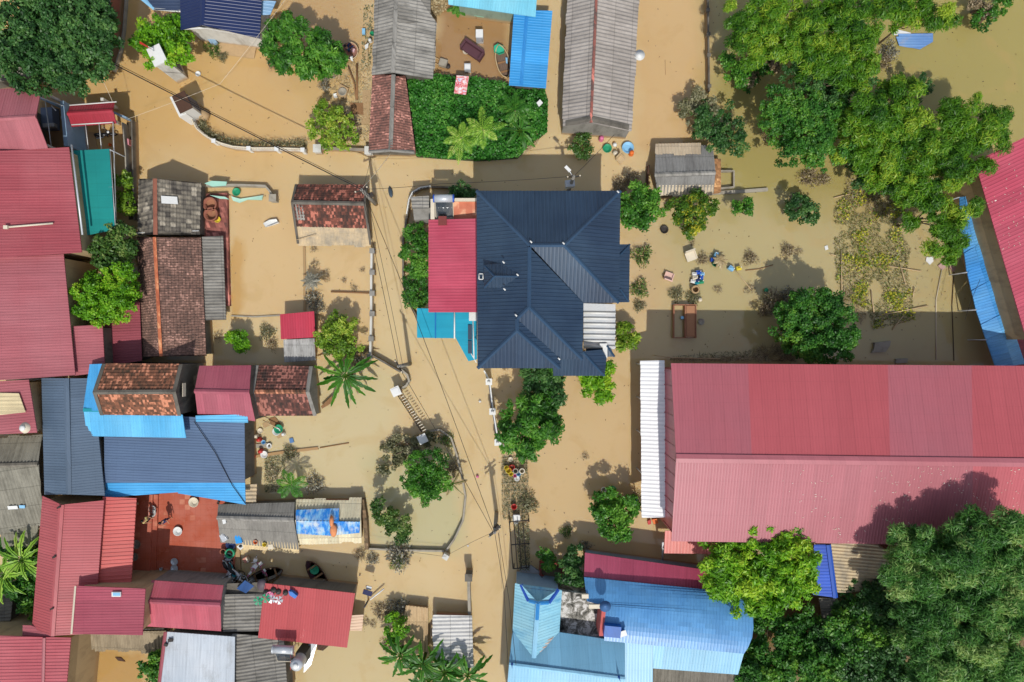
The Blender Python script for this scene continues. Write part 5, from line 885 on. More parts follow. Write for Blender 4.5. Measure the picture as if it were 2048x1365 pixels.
shr = [(1283, 512, 22, 3, 'round olive green shrub beside the lower navy roof, upper of the two'), (1278, 578, 20, 3, 'olive green shrub beside the lower navy roof, lower of the two'), (1278, 612, 14, 1, 'ragged shrub with a dark box at the house corner'), (1352, 588, 17, 1, 'green and grey shrub above the empty concrete tanks, left one'), (1386, 596, 17, 1, 'green and grey shrub beside the round stone on the tanks'),
       (1405, 518, 14, 0, 'brown drowned bush right of the cream armchair'), (1500, 517, 17, 0, 'brown drowned bush left of the bamboo stick in the garden'), (1575, 502, 17, 0, 'pale drowned bush below the dark garden tree'), (1598, 502, 9, 4, 'wisp of drowned twigs right of the pale bush'), (1436, 578, 11, 4, 'small drowned bush right of the jerry can raft'), (1499, 577, 13, 4, 'drowned bush at the end of the long bamboo pole'), (1384, 485, 8, 4, 'tiny clump of twigs below the yellow fruit tree'),
       (1545, 605, 28, 0, 'grey brown drowned bush left of the big round tree'), (1575, 595, 22, 2, 'ash grey bush touching the big round tree'), (1530, 620, 16, 0, 'outermost mud brown bush by the factory shadow'), (1470, 412, 10, 2, 'ash grey twigs beside the slim young tree'), (1588, 398, 13, 2, 'ash grey twigs at the top of the dark garden tree'), (1615, 355, 22, 0, 'pale drowned hedge above the dark garden tree, left part'), (1645, 358, 16, 0, 'pale drowned hedge above the dark garden tree, right part'),
       (428, 100, 18, 3, 'small dusty bonsai bush before the navy villa steps'), (446, 115, 12, 1, 'dusty twig bush right of the bonsai before the villa'), (546, 130, 13, 0, 'drowned pot bush below the rounded tree'), (655, 150, 17, 2, 'ash grey bush beside the muddy pens'), (650, 172, 14, 2, 'lower ash grey bush beside the muddy pens'), (680, 232, 18, 1, 'dusty bush behind the yellowish guava tree'), (700, 248, 14, 0, 'muddy bush right of the guava tree'),
       (650, 552, 13, 0, 'brown drowned bush right of the cycad'), (630, 528, 11, 4, 'faint drowned bush above the cycad'), (628, 498, 9, 4, 'faint drowned twigs below the grey eave'), (688, 560, 7, 4, 'tiny drowned tuft in the walled garden'), (709, 577, 9, 4, 'tiny drowned tuft at the bamboo rail'), (628, 600, 20, 2, 'ash grey bush below the cycad'), (640, 615, 14, 2, 'ash grey bush touching the privy corner'), (725, 540, 7, 4, 'tiny drowned tuft by the lane wall'),
       (535, 665, 18, 1, 'brown bush left of the tiny crimson privy'), (545, 690, 14, 0, 'muddy bush in shade left of the grey slatted sheet'), (436, 672, 12, 4, 'drowned weeds beside the long tiled house'), (700, 705, 24, 0, 'grey brown dead bush behind the banana plant'), (720, 725, 18, 2, 'grey dead bush at the corner post of the lane wall'), (735, 708, 14, 0, 'dead twigs against the lane wall corner'),
       (580, 905, 17, 1, 'tufted muddy plant on the brick edging'), (630, 967, 22, 2, 'ash grey bush right of the small areca palm'), (1055, 1005, 24, 1, 'olive brown bush right of the vine trellis'), (1170, 912, 9, 4, 'small twig tuft afloat in the open yard'), (800, 1112, 30, 2, 'ash grey round bush at the pond wall'), (795, 1125, 16, 3, 'olive part of the bush at the pond wall'), (720, 1108, 14, 0, 'muddy bush at the corner of the brick wall, left one'), (745, 1117, 15, 2, 'muddy ash bush at the corner of the brick wall, right one'),
       (798, 1212, 22, 2, 'ash grey bush above the mud covered hut'), (765, 1222, 22, 0, 'pale drowned grass tuft left of the ash bush'), (732, 1245, 11, 4, 'drowned tuft by the pale side awning, left'), (746, 1247, 10, 4, 'drowned tuft by the pale side awning, right'), (775, 1290, 16, 0, 'muddy foot bush below the vivid small tree'), (1170, 1092, 14, 2, 'dark ash bush at the corner of the pink eave'), (1132, 1063, 13, 3, 'half sunk shrub in the shaded water north of the forecourt'), (1272, 1000, 18, 1, 'pale mud shrub beside the blue cart'), (1255, 395, 0, 0, ''),
       (1240, 372, 20, 0, 'brown brush heap at the north-east corner of the navy house'), (1262, 360, 18, 0, 'brown brush heap nearer the mud striped hut'), (1490, 160, 16, 0, 'mud brown vines below the vine covered bush'), (1535, 275, 16, 0, 'mud brown vines at the foot of the pond bank tree'), (1775, 105, 22, 2, 'grey green leaves piled against the floating blue sheet'), (1765, 125, 20, 0, 'drift of muddy leaves below the floating blue sheet'), (690, 265, 12, 1, 'dusty sprig at the right of the guava tree'), (895, 880, 16, 3, 'green tuft inside the curved wall of the islet'), (905, 935, 16, 0, 'muddy palm litter on the islet wall'), (545, 945, 20, 4, 'patch of drowned weeds below the brick edging')]
for i, (x, y, r_, v, lb) in enumerate(shr):
    if r_: SH[v].put(lb, P(x, y, .05), random.random() * 6.28, (r_ * S / .75,) * 2 + (r_ * S / .75 * (1.0 if v != 4 else .5),), 'drowned garden shrubs')
# hedge along the curved balustrade
hp = [(399, 248), (403, 262), (418, 276), (440, 286), (470, 292), (505, 293), (545, 293), (585, 293), (610, 294)]; pts = []
for a, b in zip(hp[:-1], hp[1:]):
    for t in np.linspace(0, 1, 60): pts.append((a[0] + (b[0] - a[0]) * t + random.uniform(-2, 9) * (1 if a[1] < 280 else .3), a[1] + (b[1] - a[1]) * t - random.uniform(0, 12)))
p = np.array([P(x, y, random.uniform(.1, .7)) for x, y in pts * 3]) + RNG.normal(size=(len(pts) * 3, 3)) * .1; q = len(p); u = unit(q, .1)
o = thing('muddy_hedge', 'thin muddy hedge growing along the inside of the curved balustrade', 'hedge', P(470, 290)); leaf_mesh('foliage', p, np.cross(u, unit(q)) + u, u + [0, 0, .5], RNG.uniform(.12, .25, q), RNG.uniform(.04, .08, q), RNG.uniform(0, 1, q), LEAF['mixed'], o)
# floating weed raft, right garden
rp = [(1690, 380), (1740, 372), (1790, 400), (1815, 420), (1790, 440), (1822, 500), (1815, 540), (1826, 600), (1830, 640), (1745, 660), (1735, 620), (1690, 600), (1672, 560), (1668, 470), (1668, 420)]
p = scatter(rp, 10000, .08); nz = np.array([mnoise.noise(Vector((a[0] * .5, a[1] * .5, 1))) + .4 * mnoise.noise(Vector((a[0] * 1.7, a[1] * 1.7, 2))) for a in p]); keep = nz > -.27; p = p[keep]; p[:, 2] = RNG.uniform(.02, .16, len(p)); u = unit(len(p), .3)
weed = leaf((116, 102, 76), (96, 134, 48), (224, 212, 60), trans=.1)
yl = np.array([mnoise.noise(Vector((a[0] * .7, a[1] * .7, 9))) for a in p]) + RNG.normal(size=len(p)) * .22 > .33
WT = np.where(yl, RNG.uniform(.5, 1, len(p)), RNG.beta(1.0, 2.0, len(p)) * .65); WL_ = np.where(yl, RNG.uniform(.12, .22, len(p)), RNG.uniform(.1, .3, len(p))); WW = np.where(yl, RNG.uniform(.08, .15, len(p)), RNG.uniform(.015, .05, len(p))); p[yl, 2] += .06
tag(leaf_mesh('floating_weeds', p, np.cross(u, unit(len(p))), u, WL_, WW, WT, weed, loc=P(1745, 510)), 'floating mat of yellow flowered weeds and muddy stalks in the right garden', 'weeds', kind='stuff')
def debris(name, label, poly, n, mat, Lr, Wr, loc, zr=(.01, .06), kind='stuff', cat='debris'):
    p = scatter(poly, n, .05); p[:, 2] = RNG.uniform(*zr, len(p)); u = np.c_[RNG.normal(size=(len(p), 2)) * .25, np.ones(len(p))]; d = RNG.normal(size=(len(p), 3)) * [1, 1, .15]
    return tag(leaf_mesh(name, p, d, u, RNG.uniform(*Lr, len(p)), RNG.uniform(*Wr, len(p)), RNG.uniform(0, 1, len(p)), LEAF[mat] if isinstance(mat, str) else mat, loc=loc), label, cat, kind=kind)
speck = leaf((60, 44, 30), (98, 74, 50), (150, 118, 80), trans=0)
debris('floating_debris', 'scattered specks of leaves and twigs floating all over the brown water', [(250, 0), (2040, 0), (2040, 720), (1330, 720), (1260, 1080), (560, 1360), (560, 880), (400, 320), (250, 500)], 900, speck, (.06, .2), (.03, .08), P(900, 600))
debris('mud_litter', 'mud caked sticks and litter around the pens beside the rounded tree', [(645, 165), (690, 120), (745, 130), (740, 300), (715, 290), (690, 240), (655, 220)], 900, 'dry', (.15, .7), (.02, .07), P(695, 190))
debris('mud_litter', 'muddy litter strip along the west wall of the grey sheet house', [(728, 10), (745, 10), (742, 130), (722, 140)], 220, 'mixed', (.1, .35), (.03, .1), P(735, 80)); debris('weed_patch', 'drowned reed patch below the brick edging', [(530, 915), (570, 910), (568, 985), (530, 985)], 700, 'mixed', (.1, .3), (.03, .06), P(550, 950), (.02, .2))
debris('weed_patch', 'muddy weeds caught along the north side of the red factory', [(1500, 700), (1580, 690), (1590, 722), (1340, 722), (1340, 714)], 400, 'mixed', (.2, .7), (.02, .05), P(1480, 715)); debris('weed_patch', 'drowned twigs beside the big round tree on the right', [(1680, 570), (1715, 590), (1735, 630), (1720, 650), (1680, 600)], 300, 'muddy', (.1, .4), (.02, .06), P(1705, 610), (.02, .3))
debris('rubble_heap', 'pale stone rubble inside the curved corner wall of the creeper plot', [(1040, 300), (1075, 268), (1076, 290), (1050, 312)], 260, 'dry', (.12, .3), (.1, .22), P(1060, 290), (.5, .8)); debris('rubble_heap', 'pale rubble between the grey sheet house and the cyan roof', [(862, 0), (895, 0), (893, 22), (866, 40)], 160, 'dry', (.12, .4), (.1, .22), P(878, 15), (.02, .4))
debris('drift_sticks', 'muddy drift of sticks above and right of the weed raft', [(1690, 350), (1760, 356), (1830, 400), (1836, 440), (1800, 450), (1740, 420), (1690, 400)], 700, 'muddy', (.15, .6), (.02, .06), P(1760, 400), (.02, .2)); debris('drift_sticks', 'muddy litter trailing in the water right of the weed raft', [(1830, 440), (1900, 500), (1890, 640), (1830, 640)], 130, 'muddy', (.1, .45), (.02, .05), P(1850, 560)); debris('drift_sticks', 'brushwood and reeds piled along the north eave of the huge red factory', [(1345, 716), (1500, 712), (1520, 690), (1575, 690), (1590, 724), (1345, 722)], 420, 'muddy', (.2, .9), (.02, .05), P(1470, 716), (.05, .5))
# ------------------------------------------------------------------ walls and fences
def ribbon(mb, pts, z, w, zb=-1.0, mi=0):
    q = [P(x, y, z) for x, y in pts]; n = len(q); L_, R_ = [], []
    for i in range(n):
        t = q[min(i + 1, n - 1)] - q[max(i - 1, 0)]; t /= np.linalg.norm(t) + 1e-9; s = np.array([-t[1], t[0], 0]) * w / 2; L_.append(q[i] + s); R_.append(q[i] - s)
    for i in range(n - 1): mb.prism([L_[i][:2], R_[i][:2], R_[i + 1][:2], L_[i + 1][:2]], zb, z, mi)
def wall_path(name, label, pts, z, w, mat, cat='wall', piers=(), pm=None, pz=.25, pw=.3):
    c = P(*pts[len(pts) // 2]); r = thing(name, label, cat, c); mb = MB(); ribbon(mb, pts, z, w); mb.build('masonry', mat, r)
    for q in piers:
        m2 = MB(); m2.box((*P(*q, z + pz)[:2], (z + pz - 1) / 2), (pw, pw, z + pz + 1)); m2.box(P(*q, z + pz + .03), (pw + .08, pw + .08, .07)); m2.build('pier', pm or mat, r)
    return r
def baluster_rail(r, pts, z, h, step, mat, rw=.05, bw=.05, name='baluster_rail'):  # top rail with all its balusters, upright bars joined in one mesh
    mb = MB(); q = [P(x, y, z) for x, y in pts]
    mb.tube([p + (0, 0, h) for p in q], rw, 5)
    for a, b in zip(q[:-1], q[1:]):
        n = max(1, int(np.linalg.norm(b - a) / step))
        for k in range(n): mb.box(a + (b - a) * (k + .5) / n + np.array([0, 0, h / 2]), (bw, bw, h))
    mb.build(name, mat, r)
CB = [(386, 232), (390, 248), (398, 261), (410, 271), (424, 280), (445, 289), (470, 296), (510, 299), (560, 299), (612, 301)]
r = wall_path('balustrade_wall', 'curved balustrade wall with small white piers along the lane', CB, .45, .2, M['wall_white'], piers=((427, 282), (497, 297), (553, 298), (605, 300)), pm=M['white'], pz=.45, pw=.24); baluster_rail(r, CB, .45, .4, .2, M['cream'], .06, .05)
wall_path('gate_wall', 'low concrete gate wall with a white end block south of the guava tree', [(640, 296), (690, 298), (738, 300)], .5, .22, M['concrete'], piers=((634, 297), (737, 301)), pm=M['wall_white'], pz=.35, pw=.55)
wall_path('garden_wall', 'thin straight garden wall between the barn yard and the pond', [(1416, -20), (1417, 60), (1419, 182)], .7, .12, M['conc_dark'], piers=((1416, 20), (1417, 68), (1418, 110), (1419, 172)), pz=.08, pw=.2)
wall_path('lane_wall', 'lane wall with white coping and square piers beside the drowned garden', [(743, 500), (742, 560), (742, 630), (740, 715)], .75, .16, M['wall_white'], piers=((744, 502), (744, 545), (744, 587), (744, 628), (742, 678), (739, 714)), pm=M['concrete'], pz=.12, pw=.32)
wall_path('dark_wall', 'dark wet wall running from the lane wall corner to the leaning pole', [(744, 712), (770, 726), (800, 744)], .6, .14, M['conc_dark']); wall_path('curved_wall', 'short curved wall hook beside the leaning pole', [(802, 740), (814, 750), (818, 762), (812, 772), (803, 777)], .6, .16, M['stone'])
r = thing('sliding_gate', 'rusty sliding gate of many bars between two white capped pillars', 'gate', P(820, 828)); G = [(799, 790), (846, 862)]; mb = MB(); ribbon(mb, G, .12, .16); mb.build('sill', M['conc_dark'], r); baluster_rail(r, G, .1, .8, .17, M['iron'], .035, .045, 'bars')
mb = MB()
for k in np.linspace(0, 1, 15): p = P(799 + 47 * k, 790 + 72 * k, 1.1); mb.box(p + (.1, .05, 0), (.3, .06, .06), rz=.5)
mb.build('top_bar', M['cream'], r)
for lb, q in (('white capped gate pillar at the upper end of the sliding gate', (797, 781)), ('white capped gate pillar at the lower end of the sliding gate', (849, 874))):
    r = thing('gate_pillar', lb, 'pillar', P(*q)); mb = MB(); mb.box(P(*q, 0) + (0, 0, .1), (.5, .5, 2.2), rz=.45); mb.build('shaft', M['wall_white'], r); mb = MB(); mb.box(P(*q, 0) + (0, 0, 1.24), (.7, .7, .1), rz=.45); mb.box(P(*q, 0) + (0, 0, 1.31), (.5, .5, .05), rz=.45); mb.build('cap', M['white'], r)
wall_path('islet_wall', 'thin curved concrete wall round the islet of the deep green tree', [(852, 864), (880, 860), (902, 876), (914, 912), (924, 955), (931, 995), (926, 1042), (908, 1080), (892, 1102)], .4, .14, M['stone']); wall_path('pond_wall', 'straight low wall closing the walled pond on its south side', [(733, 1098), (800, 1101), (888, 1103)], .35, .14, M['stone'])
wall_path('brick_wall', 'mossy broken brick wall beside the tarpaulin shed', [(724, 1000), (730, 1040), (733, 1100)], .7, .3, clay((150, 124, 96), (116, 98, 76), (84, 76, 60), .4, .1, .3, .12))
r = wall_path('gate_stump', 'leaning white gate stump at the corner of the walled pond', [(886, 1112), (896, 1118)], .9, .4, M['wall_white']); wall_path('mossy_wall', 'mossy wall with a peaked pillar at the lane beside the silver grey shed', [(937, 1160), (938, 1200), (939, 1232)], .8, .22, M['stone'], piers=((937, 1156),), pm=M['conc_dark'], pz=.7, pw=.5)
r = wall_path('white_fence', 'white and navy fence with three white lamp posts along the lane', [(968, 742), (979, 762), (986, 820), (996, 880), (1010, 896)], .9, .1, M['white'])
for q in ((979, 762), (986, 820), (996, 880)): mb = MB(); mb.box(P(*q, 0) + (0, 0, .2), (.4, .4, 2.4)); mb.box(P(*q, 0) + (0, 0, 1.43), (.5, .5, .08)); mb.lathe([(.1, 0), (.12, .1), (.02, .2)], P(*q, 0) + (0, 0, 1.47), 8); mb.build('post', M['white'], r)
mb = MB(); ribbon(mb, [(970, 746), (977, 764), (984, 820), (994, 880), (1008, 897)], .8, .05, .1); mb.build('panel', plain((40, 52, 84), .5), r)
GW = [(836, 640), (812, 596), (806, 560), (806, 480), (814, 430), (819, 400), (826, 386), (842, 377), (862, 374), (900, 375), (956, 380)]; r = wall_path('yard_wall', 'low curving yard wall with white balusters round the west side of the navy house', GW, .55, .14, M['conc_dark']); baluster_rail(r, GW[4:9], .55, .3, .24, M['white'], .05, .07)
wall_path('beam_wall', 'long pale concrete beam lying in water south of the mud striped hut', [(1425, 386), (1470, 384), (1536, 379)], .22, .26, M['stone']); wall_path('beam_wall', 'grey garden wall between the deep green tree and the mud striped hut', [(1240, 398), (1310, 396), (1420, 389)], .25, .14, M['conc_dark'])
r = thing('brick_pen', 'small roofless brick pen attached to the east side of the mud striped hut', 'pen', P(1455, 358)); mb = MB(); ribbon(mb, [(1442, 342), (1468, 342), (1468, 374), (1442, 377)], .4, .14); mb.build('masonry', M['stone'], r)
wall_path('plank_wall', 'long board fence line beside the wet strip north of the mud striped hut', [(1298, 330), (1296, 350), (1294, 385)], .6, .12, M['wood_dark'], 'fence')
wall_path('low_wall', 'dark low wall between the flooded court and the drowned garden', [(608, 494), (609, 540), (609, 622)], .08, .2, M['conc_dark']); wall_path('brick_edging', 'brick edging sinking into water right of the blue eave strip', [(505, 914), (560, 906), (636, 897)], .12, .22, M['brick']); wall_path('brick_edging', 'dark brick plinth along the east side of the slate blue extension', [(503, 915), (503, 955)], .12, .22, M['brick'])
wall_path('court_wall', 'low wall with pale cloths hung on it right of the grey tiled house', [(412, 371), (470, 370), (530, 372), (540, 384), (545, 396)], .5, .16, M['stone'], piers=((545, 396),), pz=.2, pw=.5); wall_path('court_wall', 'thin wall at the south edge of the flooded court beside the privy', [(462, 632), (510, 634), (560, 631)], .1, .1, M['stone'])
wall_path('strip_wall', 'pale narrow wall nearest the teal net on the lane side', [(244, 245), (250, 300), (252, 355)], .9, .1, M['stone']); wall_path('strip_wall', 'dark narrow wall at the edge of the north-west lane', [(263, 240), (265, 330), (268, 440)], .9, .1, M['conc_dark'])
mb = MB(); mb.prism([P(*q)[:2] for q in ((254, 246), (263, 244), (268, 440), (258, 440))], -1, .05); tag(mb.build('muddy_bank', plain((84, 74, 60), .9, var=.3)), kind='structure'); mb = MB(); mb.prism([P(*q)[:2] for q in ((204, -20), (251, -20), (243, 92), (230, 138), (160, 152), (150, 100))], -1, .08); tag(mb.build('muddy_yard', plain((150, 116, 80), .8, var=.2, sc=2)), kind='structure')
wall_path('kerb_wall', 'thin curving kerb wall at the top left lane beside the dark tree', [(252, -20), (246, 60), (240, 100), (230, 132), (226, 142)], .35, .1, M['stone'])
r = thing('fence_gate', 'pale grey steel gate wings flanking the small crimson gate roof', 'gate', P(190, 225)); mb = MB(); mb.prism([P(*q, .6)[:2] for q in ((236, 228), (263, 240), (262, 243), (236, 232))], -1, 1.3); mb.build('wing', M['wall_blue'], r); mb = MB(); mb.prism([P(*q, .6)[:2] for q in ((82, 195), (122, 214), (121, 217), (82, 199))], -1, 1.3); mb.build('wing', M['wall_blue'], r)
mb = MB(); mb.tube([P(82, 196, 3.0), P(125, 212, 3.0)], .04, 5); mb.tube([P(90, 200, 3.0), P(103, 300, 3.0)], .04, 5); mb.tube([P(103, 212, 3), P(112, 222, 3)], .04, 5); tag(mb.build('canopy_bars', M['steel']), 'bare steel canopy bars over the shaded yard behind the pale blue wall', 'frame')
mb = MB(); mb.prism([P(*q)[:2] for q in ((84, 205), (130, 215), (140, 300), (104, 300))], -1, .1); mb.prism([P(*q)[:2] for q in ((146, 262), (190, 266), (196, 300), (150, 302))], -1, .1); tag(mb.build('yard_floor', M['concrete']), kind='structure')
for lb, a, b, fl in (('tall white gate pillar of the lane gate with a red flag on top', (360, 148), (302, 113), 1), ('tall white gate pillar of the lane gate with a dark pitched cap at the balustrade', (394, 226), (362, 204), 0)):
    r = thing('gate_tower', lb, 'gate pillar', P(*a)); ang = math.atan2(-(b[1] - a[1]), b[0] - a[0]); c = P(*a); z = 3.5 if fl else 2.4
    mb = MB(); mb.box(c + (0, 0, z / 2 - .5), (.9, 1.3, z + 1), rz=.45); mb.build('shaft', M['wall_white'], r); mb = MB(); mb.box(c + (0, 0, z + .05), (1.05, 1.45, .1), rz=.45); mb.build('coping', M['white' if fl else 'wood_dark'], r)
    mb = MB(); R2 = Matrix.Rotation(.45, 3, 'Z'); mb.box(c + np.array(R2 @ Vector((.47, .1, z * .55))), (.05, .9, z * .7), rz=.45); mb.build('panel', plain((74, 84, 110), .5), r)
    if fl:
        mb = MB(); mb.tube([c + (-.2, .3, z), c + (-.2, .3, z + .9)], .03, 5); fp = mb.build('flag_pole', M['steel'], r); mb = MB(); mb.add([c + (-.2, .3, z + .9), c + (-.9, .75, z + .8), c + (-1.1, .7, z + .45), c + (-.25, .3, z + .4)], [(0, 1, 2, 3), (3, 2, 1, 0)]); mb.build('flag', M['red'], fp)
    else:
        mb = MB(); mb.box(c + (-.55, -.1, 1.0), (.6, 1.7, 2.0), rz=.45); mb.build('sign_board', M['white'], r); mb = MB(); mb.lathe([(.42, 0), (.5, .2), (.3, .55), (.05, .6)], c + (.65, -.3, .1), 9); mb.build('pot', M['mudc'], r)
# ------------------------------------------------------------------ poles and cables
def pole(name, label, base, z, lean=(0, 0), arms=1, rz=.5, extra=None):
    b = P(*base); t = b + np.array([lean[0], lean[1], z]); r = thing(name, label, 'utility pole', b); mb = MB(); mb.tube([b - (0, 0, 1), b + (t - b) * .5, t], [.17, .15, .11], 8); mb.build('shaft', M['concrete'], r)
    for k in range(arms): mb = MB(); mb.box(t - (0, 0, .15 + .5 * k), (1.1, .09, .09), rz=rz); mb.build('cross_arm', M['iron'], r)
    for k in (-1, 1): mb = MB(); c = t - (0, 0, .05); mb.lathe([(.05, 0), (.07, .06), (.03, .16)], c + (math.cos(rz) * .45 * k, math.sin(rz) * .45 * k, 0), 7); mb.build('insulator', M['cream'], r)
    if extra:
        for e in extra: mb = MB(); mb.box(b + (t - b) * e[0] + np.array([e[1], e[2], 0]), e[3], rz=rz); mb.build('meter_box', M['steel'] if e[4] else M['iron'], r)
    return t
tA = pole('utility_pole', 'utility pole with meter boxes rising into the dark tree at the top left', (226, 141), 5.0, (0, 0), 2, 1.2, [(.55, .2, .1, (.5, .3, .7), 1), (.7, -.1, -.25, (.45, .3, .6), 1), (.82, .2, .2, (.4, .3, .5), 0)]); tB = pole('utility_pole', 'utility pole at the corner of the patchy tiled house', (752, 409), 5.4, (0, 0), 1, .4, [(.5, .15, .15, (.4, .3, .5), 0)]); tC = pole('utility_pole', 'leaning utility pole at the curved wall hook', (820, 728), 5.6, (0, 0), 1, 2.1); tD = pole('utility_pole', 'utility pole in the middle of the flooded lower lane', (993, 1026), 5.7, (0, 0), 2, .7, [(.8, .1, .1, (.35, .3, .5), 0)])
tE = pole('utility_pole', 'street lamp pole with a transformer box just north of the navy roof', (1136, 384), 5.2, (0, 0), 1, .1, [(.55, -.1, -.05, (.7, .5, .7), 1)]); r = thing('street_lamp', 'small white street lamp head on the pole north of the navy roof', 'lamp', tE); mb = MB(); mb.tube([tE - (0, 0, .4), tE + (-.35, .4, .1)], .035, 5); mb.build('arm', M['steel'], r); mb = MB(); mb.box(tE + (-.45, .5, .12), (.5, .22, .1), rz=-.8); mb.build('head', M['white'], r)
def wire(label, pts, rad=.022, mat='wire', sag=.25, nm='power_cable'):
    q = [p if hasattr(p, 'shape') else P(*p) for p in pts]; out = []
    for a, b in zip(q[:-1], q[1:]):
        for t in np.linspace(0, 1, 9)[:-1]: out.append(a + (b - a) * t - np.array([0, 0, sag * 4 * t * (1 - t)]))
    out.append(q[-1]); mb = MB(); mb.tube(out, rad * .8, 5, cap=True); tag(mb.build(nm, M[mat]), label, 'cable')
up = np.array
wire('thick twisted cable from the top left pole to the patchy tiled house', [tA, tB], .05, sag=.35); wire('second cable beside the thick twisted cable over the north-west lane', [tA + up([.15, .1, -.2]), tB + up([.1, .1, -.1])], .025, sag=.5); wire('cable from the patchy house pole to the leaning pole, left of the pair', [tB, tC], .025); wire('cable from the patchy house pole to the leaning pole, right of the pair', [tB + up([.3, .1, 0]), tC + up([.3, .1, 0])], .02, sag=.4)
wire('long cable from the patchy house pole past the cyan awning down the lane', [tB + up([.1, 0, -.1]), (835, 645, 5.0), tD], .026, sag=.3); wire('cable from the leaning pole to the lower lane pole', [tC, tD + up([-.1, 0, -.1])], .024, sag=.4); wire('cable running south from the lower lane pole, left of the pair', [tD, (1008, 1180, 5.3), (1016, 1330, 5.2)], .024, sag=.1); wire('cable running south from the lower lane pole, right of the pair', [tD + up([.25, 0, 0]), (1018, 1200, 5.2), (1032, 1330, 5.0)], .022, sag=.1)
wire('cable along the north side of the navy house to the street lamp', [tB, (880, 368, 4.9), tE], .02); wire('cable from the street lamp pole to the long grey barn', [tE, (1228, 270, 2.7)], .02, sag=.4); wire('pale cable from the patchy house pole up to the reddish tiled house', [tB, (785, 302, 1.7)], .022, 'cream', .2); wire('thin dark cable from the patchy house pole toward the guava tree', [tB + up([0, 0, -.3]), (744, 298, 1.2)], .016, sag=.3)
wire('pale yellow cable from the narrow wall across the lane toward the navy villa', [(256, 238, 2.6), (440, 168, 3.0), (585, -20, 3.2)], .014, 'cream', .1); wire('pale cord dropping from the top left pole to the crimson gate roof', [tA + up([.6, -.3, -.6]), (226, 206, 2.5)], .018, 'cream', .2); wire('black cable lying on the slate blue roof', [(388, 843, 3.26), (430, 905, 3.2), (465, 972, 3.08), (491, 1008, 2.86)], .035, sag=0); wire('white pipe running along the foot of the grey tiled roof', [(257, 468, 1.6), (310, 464, 2.6), (398, 462, 1.7)], .04, 'white', 0, 'water_pipe')
wire('dark thin cable from the lower lane pole to the pond wall stump', [tD + up([0, 0, -.3]), (900, 1108, 1.2)], .014, sag=.2); wire('thin cables from the pond stump to the mossy brick wall', [(893, 1114, 1.0), (735, 1095, 1.0)], .014, sag=.1); wire('thin cable over the tiled house gap to the blue canopy', [(1960, 560, 3.2), (1930, 640, 2.6)], .02, sag=.1)
def rod(label, pts, rad, mat, name='bamboo_pole', cat='pole', group=None):
    mb = MB(); q = [P(*p) for p in pts]; mb.tube(q, rad, 6); tag(mb.build(name, M[mat]), label, cat, group)
for lb, a, b in (('bamboo pole ringing the weed raft near its bottom, lying flat', (1755, 632), (1856, 612)), ('bamboo pole crossing the weed raft to the open water', (1775, 532), (1842, 543)), ('upright bamboo pole at the left side of the weed raft', (1682, 500), (1684, 590)), ('bamboo pole inside the weed raft under the yellow flowers', (1742, 580), (1748, 625)), ('bamboo pole at the top left corner of the weed raft', (1668, 396), (1700, 388)), ('slanted bamboo pole in the factory shadow below the weed raft', (1802, 645), (1828, 632)), ('slanted bamboo pole at the right side of the weed raft', (1800, 530), (1812, 570)), ('short bamboo pole standing off the right side of the weed raft', (1826, 595), (1829, 575)), ('thin bamboo stick in the lower right of the weed raft', (1785, 660), (1808, 630)), ('bamboo pole at the left edge below the white scrap', (1660, 508), (1672, 512))):
    rod(lb, [(*a, .1), (*b, .14)], .045, 'wood_pale', group='bamboo poles on the weed raft')
rod('long bamboo pole slanting between the yellow can and the drowned bush', [(1470, 540, .2), (1502, 579, .1)], .035, 'wood_pale'); rod('dark stick floating right of the drowned brown bush', [(1491, 541, .04), (1520, 538, .06), (1546, 530, .05)], .04, 'wood'); rod('long white rope trailing from the plates down to the factory', [(1884, 538, .1), (1872, 600, .06), (1872, 720, .06)], .035, 'cream', 'rope', 'rope'); rod('dark hose trailing beside the white rope', [(1908, 545, .08), (1904, 610, .06), (1908, 722, .06)], .03, 'iron', 'hose', 'hose'); rod('long pale pole over the brushwood at the north side of the factory', [(1310, 711, .5), (1345, 716, .5), (1440, 718, .5)], .05, 'wood_pale'); rod('muddy pole across the small walled garden', [(662, 584, .15), (742, 587, .2)], .06, 'wood')
rod('pale plank lying along the muddy pens', [(714, 128, .1), (714, 200, .1)], .09, 'wood', 'plank', 'plank'); rod('curved muddy beam slanting by the muddy pens', [(696, 132, .2), (708, 165, .25), (712, 198, .15)], .06, 'wood'); rod('thin pale beam standing by the grey sheet house wall', [(735, 85, .2), (734, 118, .3)], .05, 'wood_pale'); rod('pale bamboo laid against the upper pen', [(679, 132, .2), (678, 158, .2)], .05, 'wood_pale'); rod('white plank leaning at the solar lamp post', [(740, 1200, .3), (768, 1178, .4)], .06, 'white', 'plank', 'plank'); rod('muddy stake by the long pale bamboo of the raft', [(1330, 120, .02), (1331, 150, .02)], .01, 'wood'); rod('slim pole leaning by the dark wooden boat', [(616, 1176, .8), (630, 1160, .3)], .035, 'wood_pale'); rod('long muddy pole across the open water right of the brick edging', [(640, 896, .04), (698, 886, .02)], .05, 'wood')
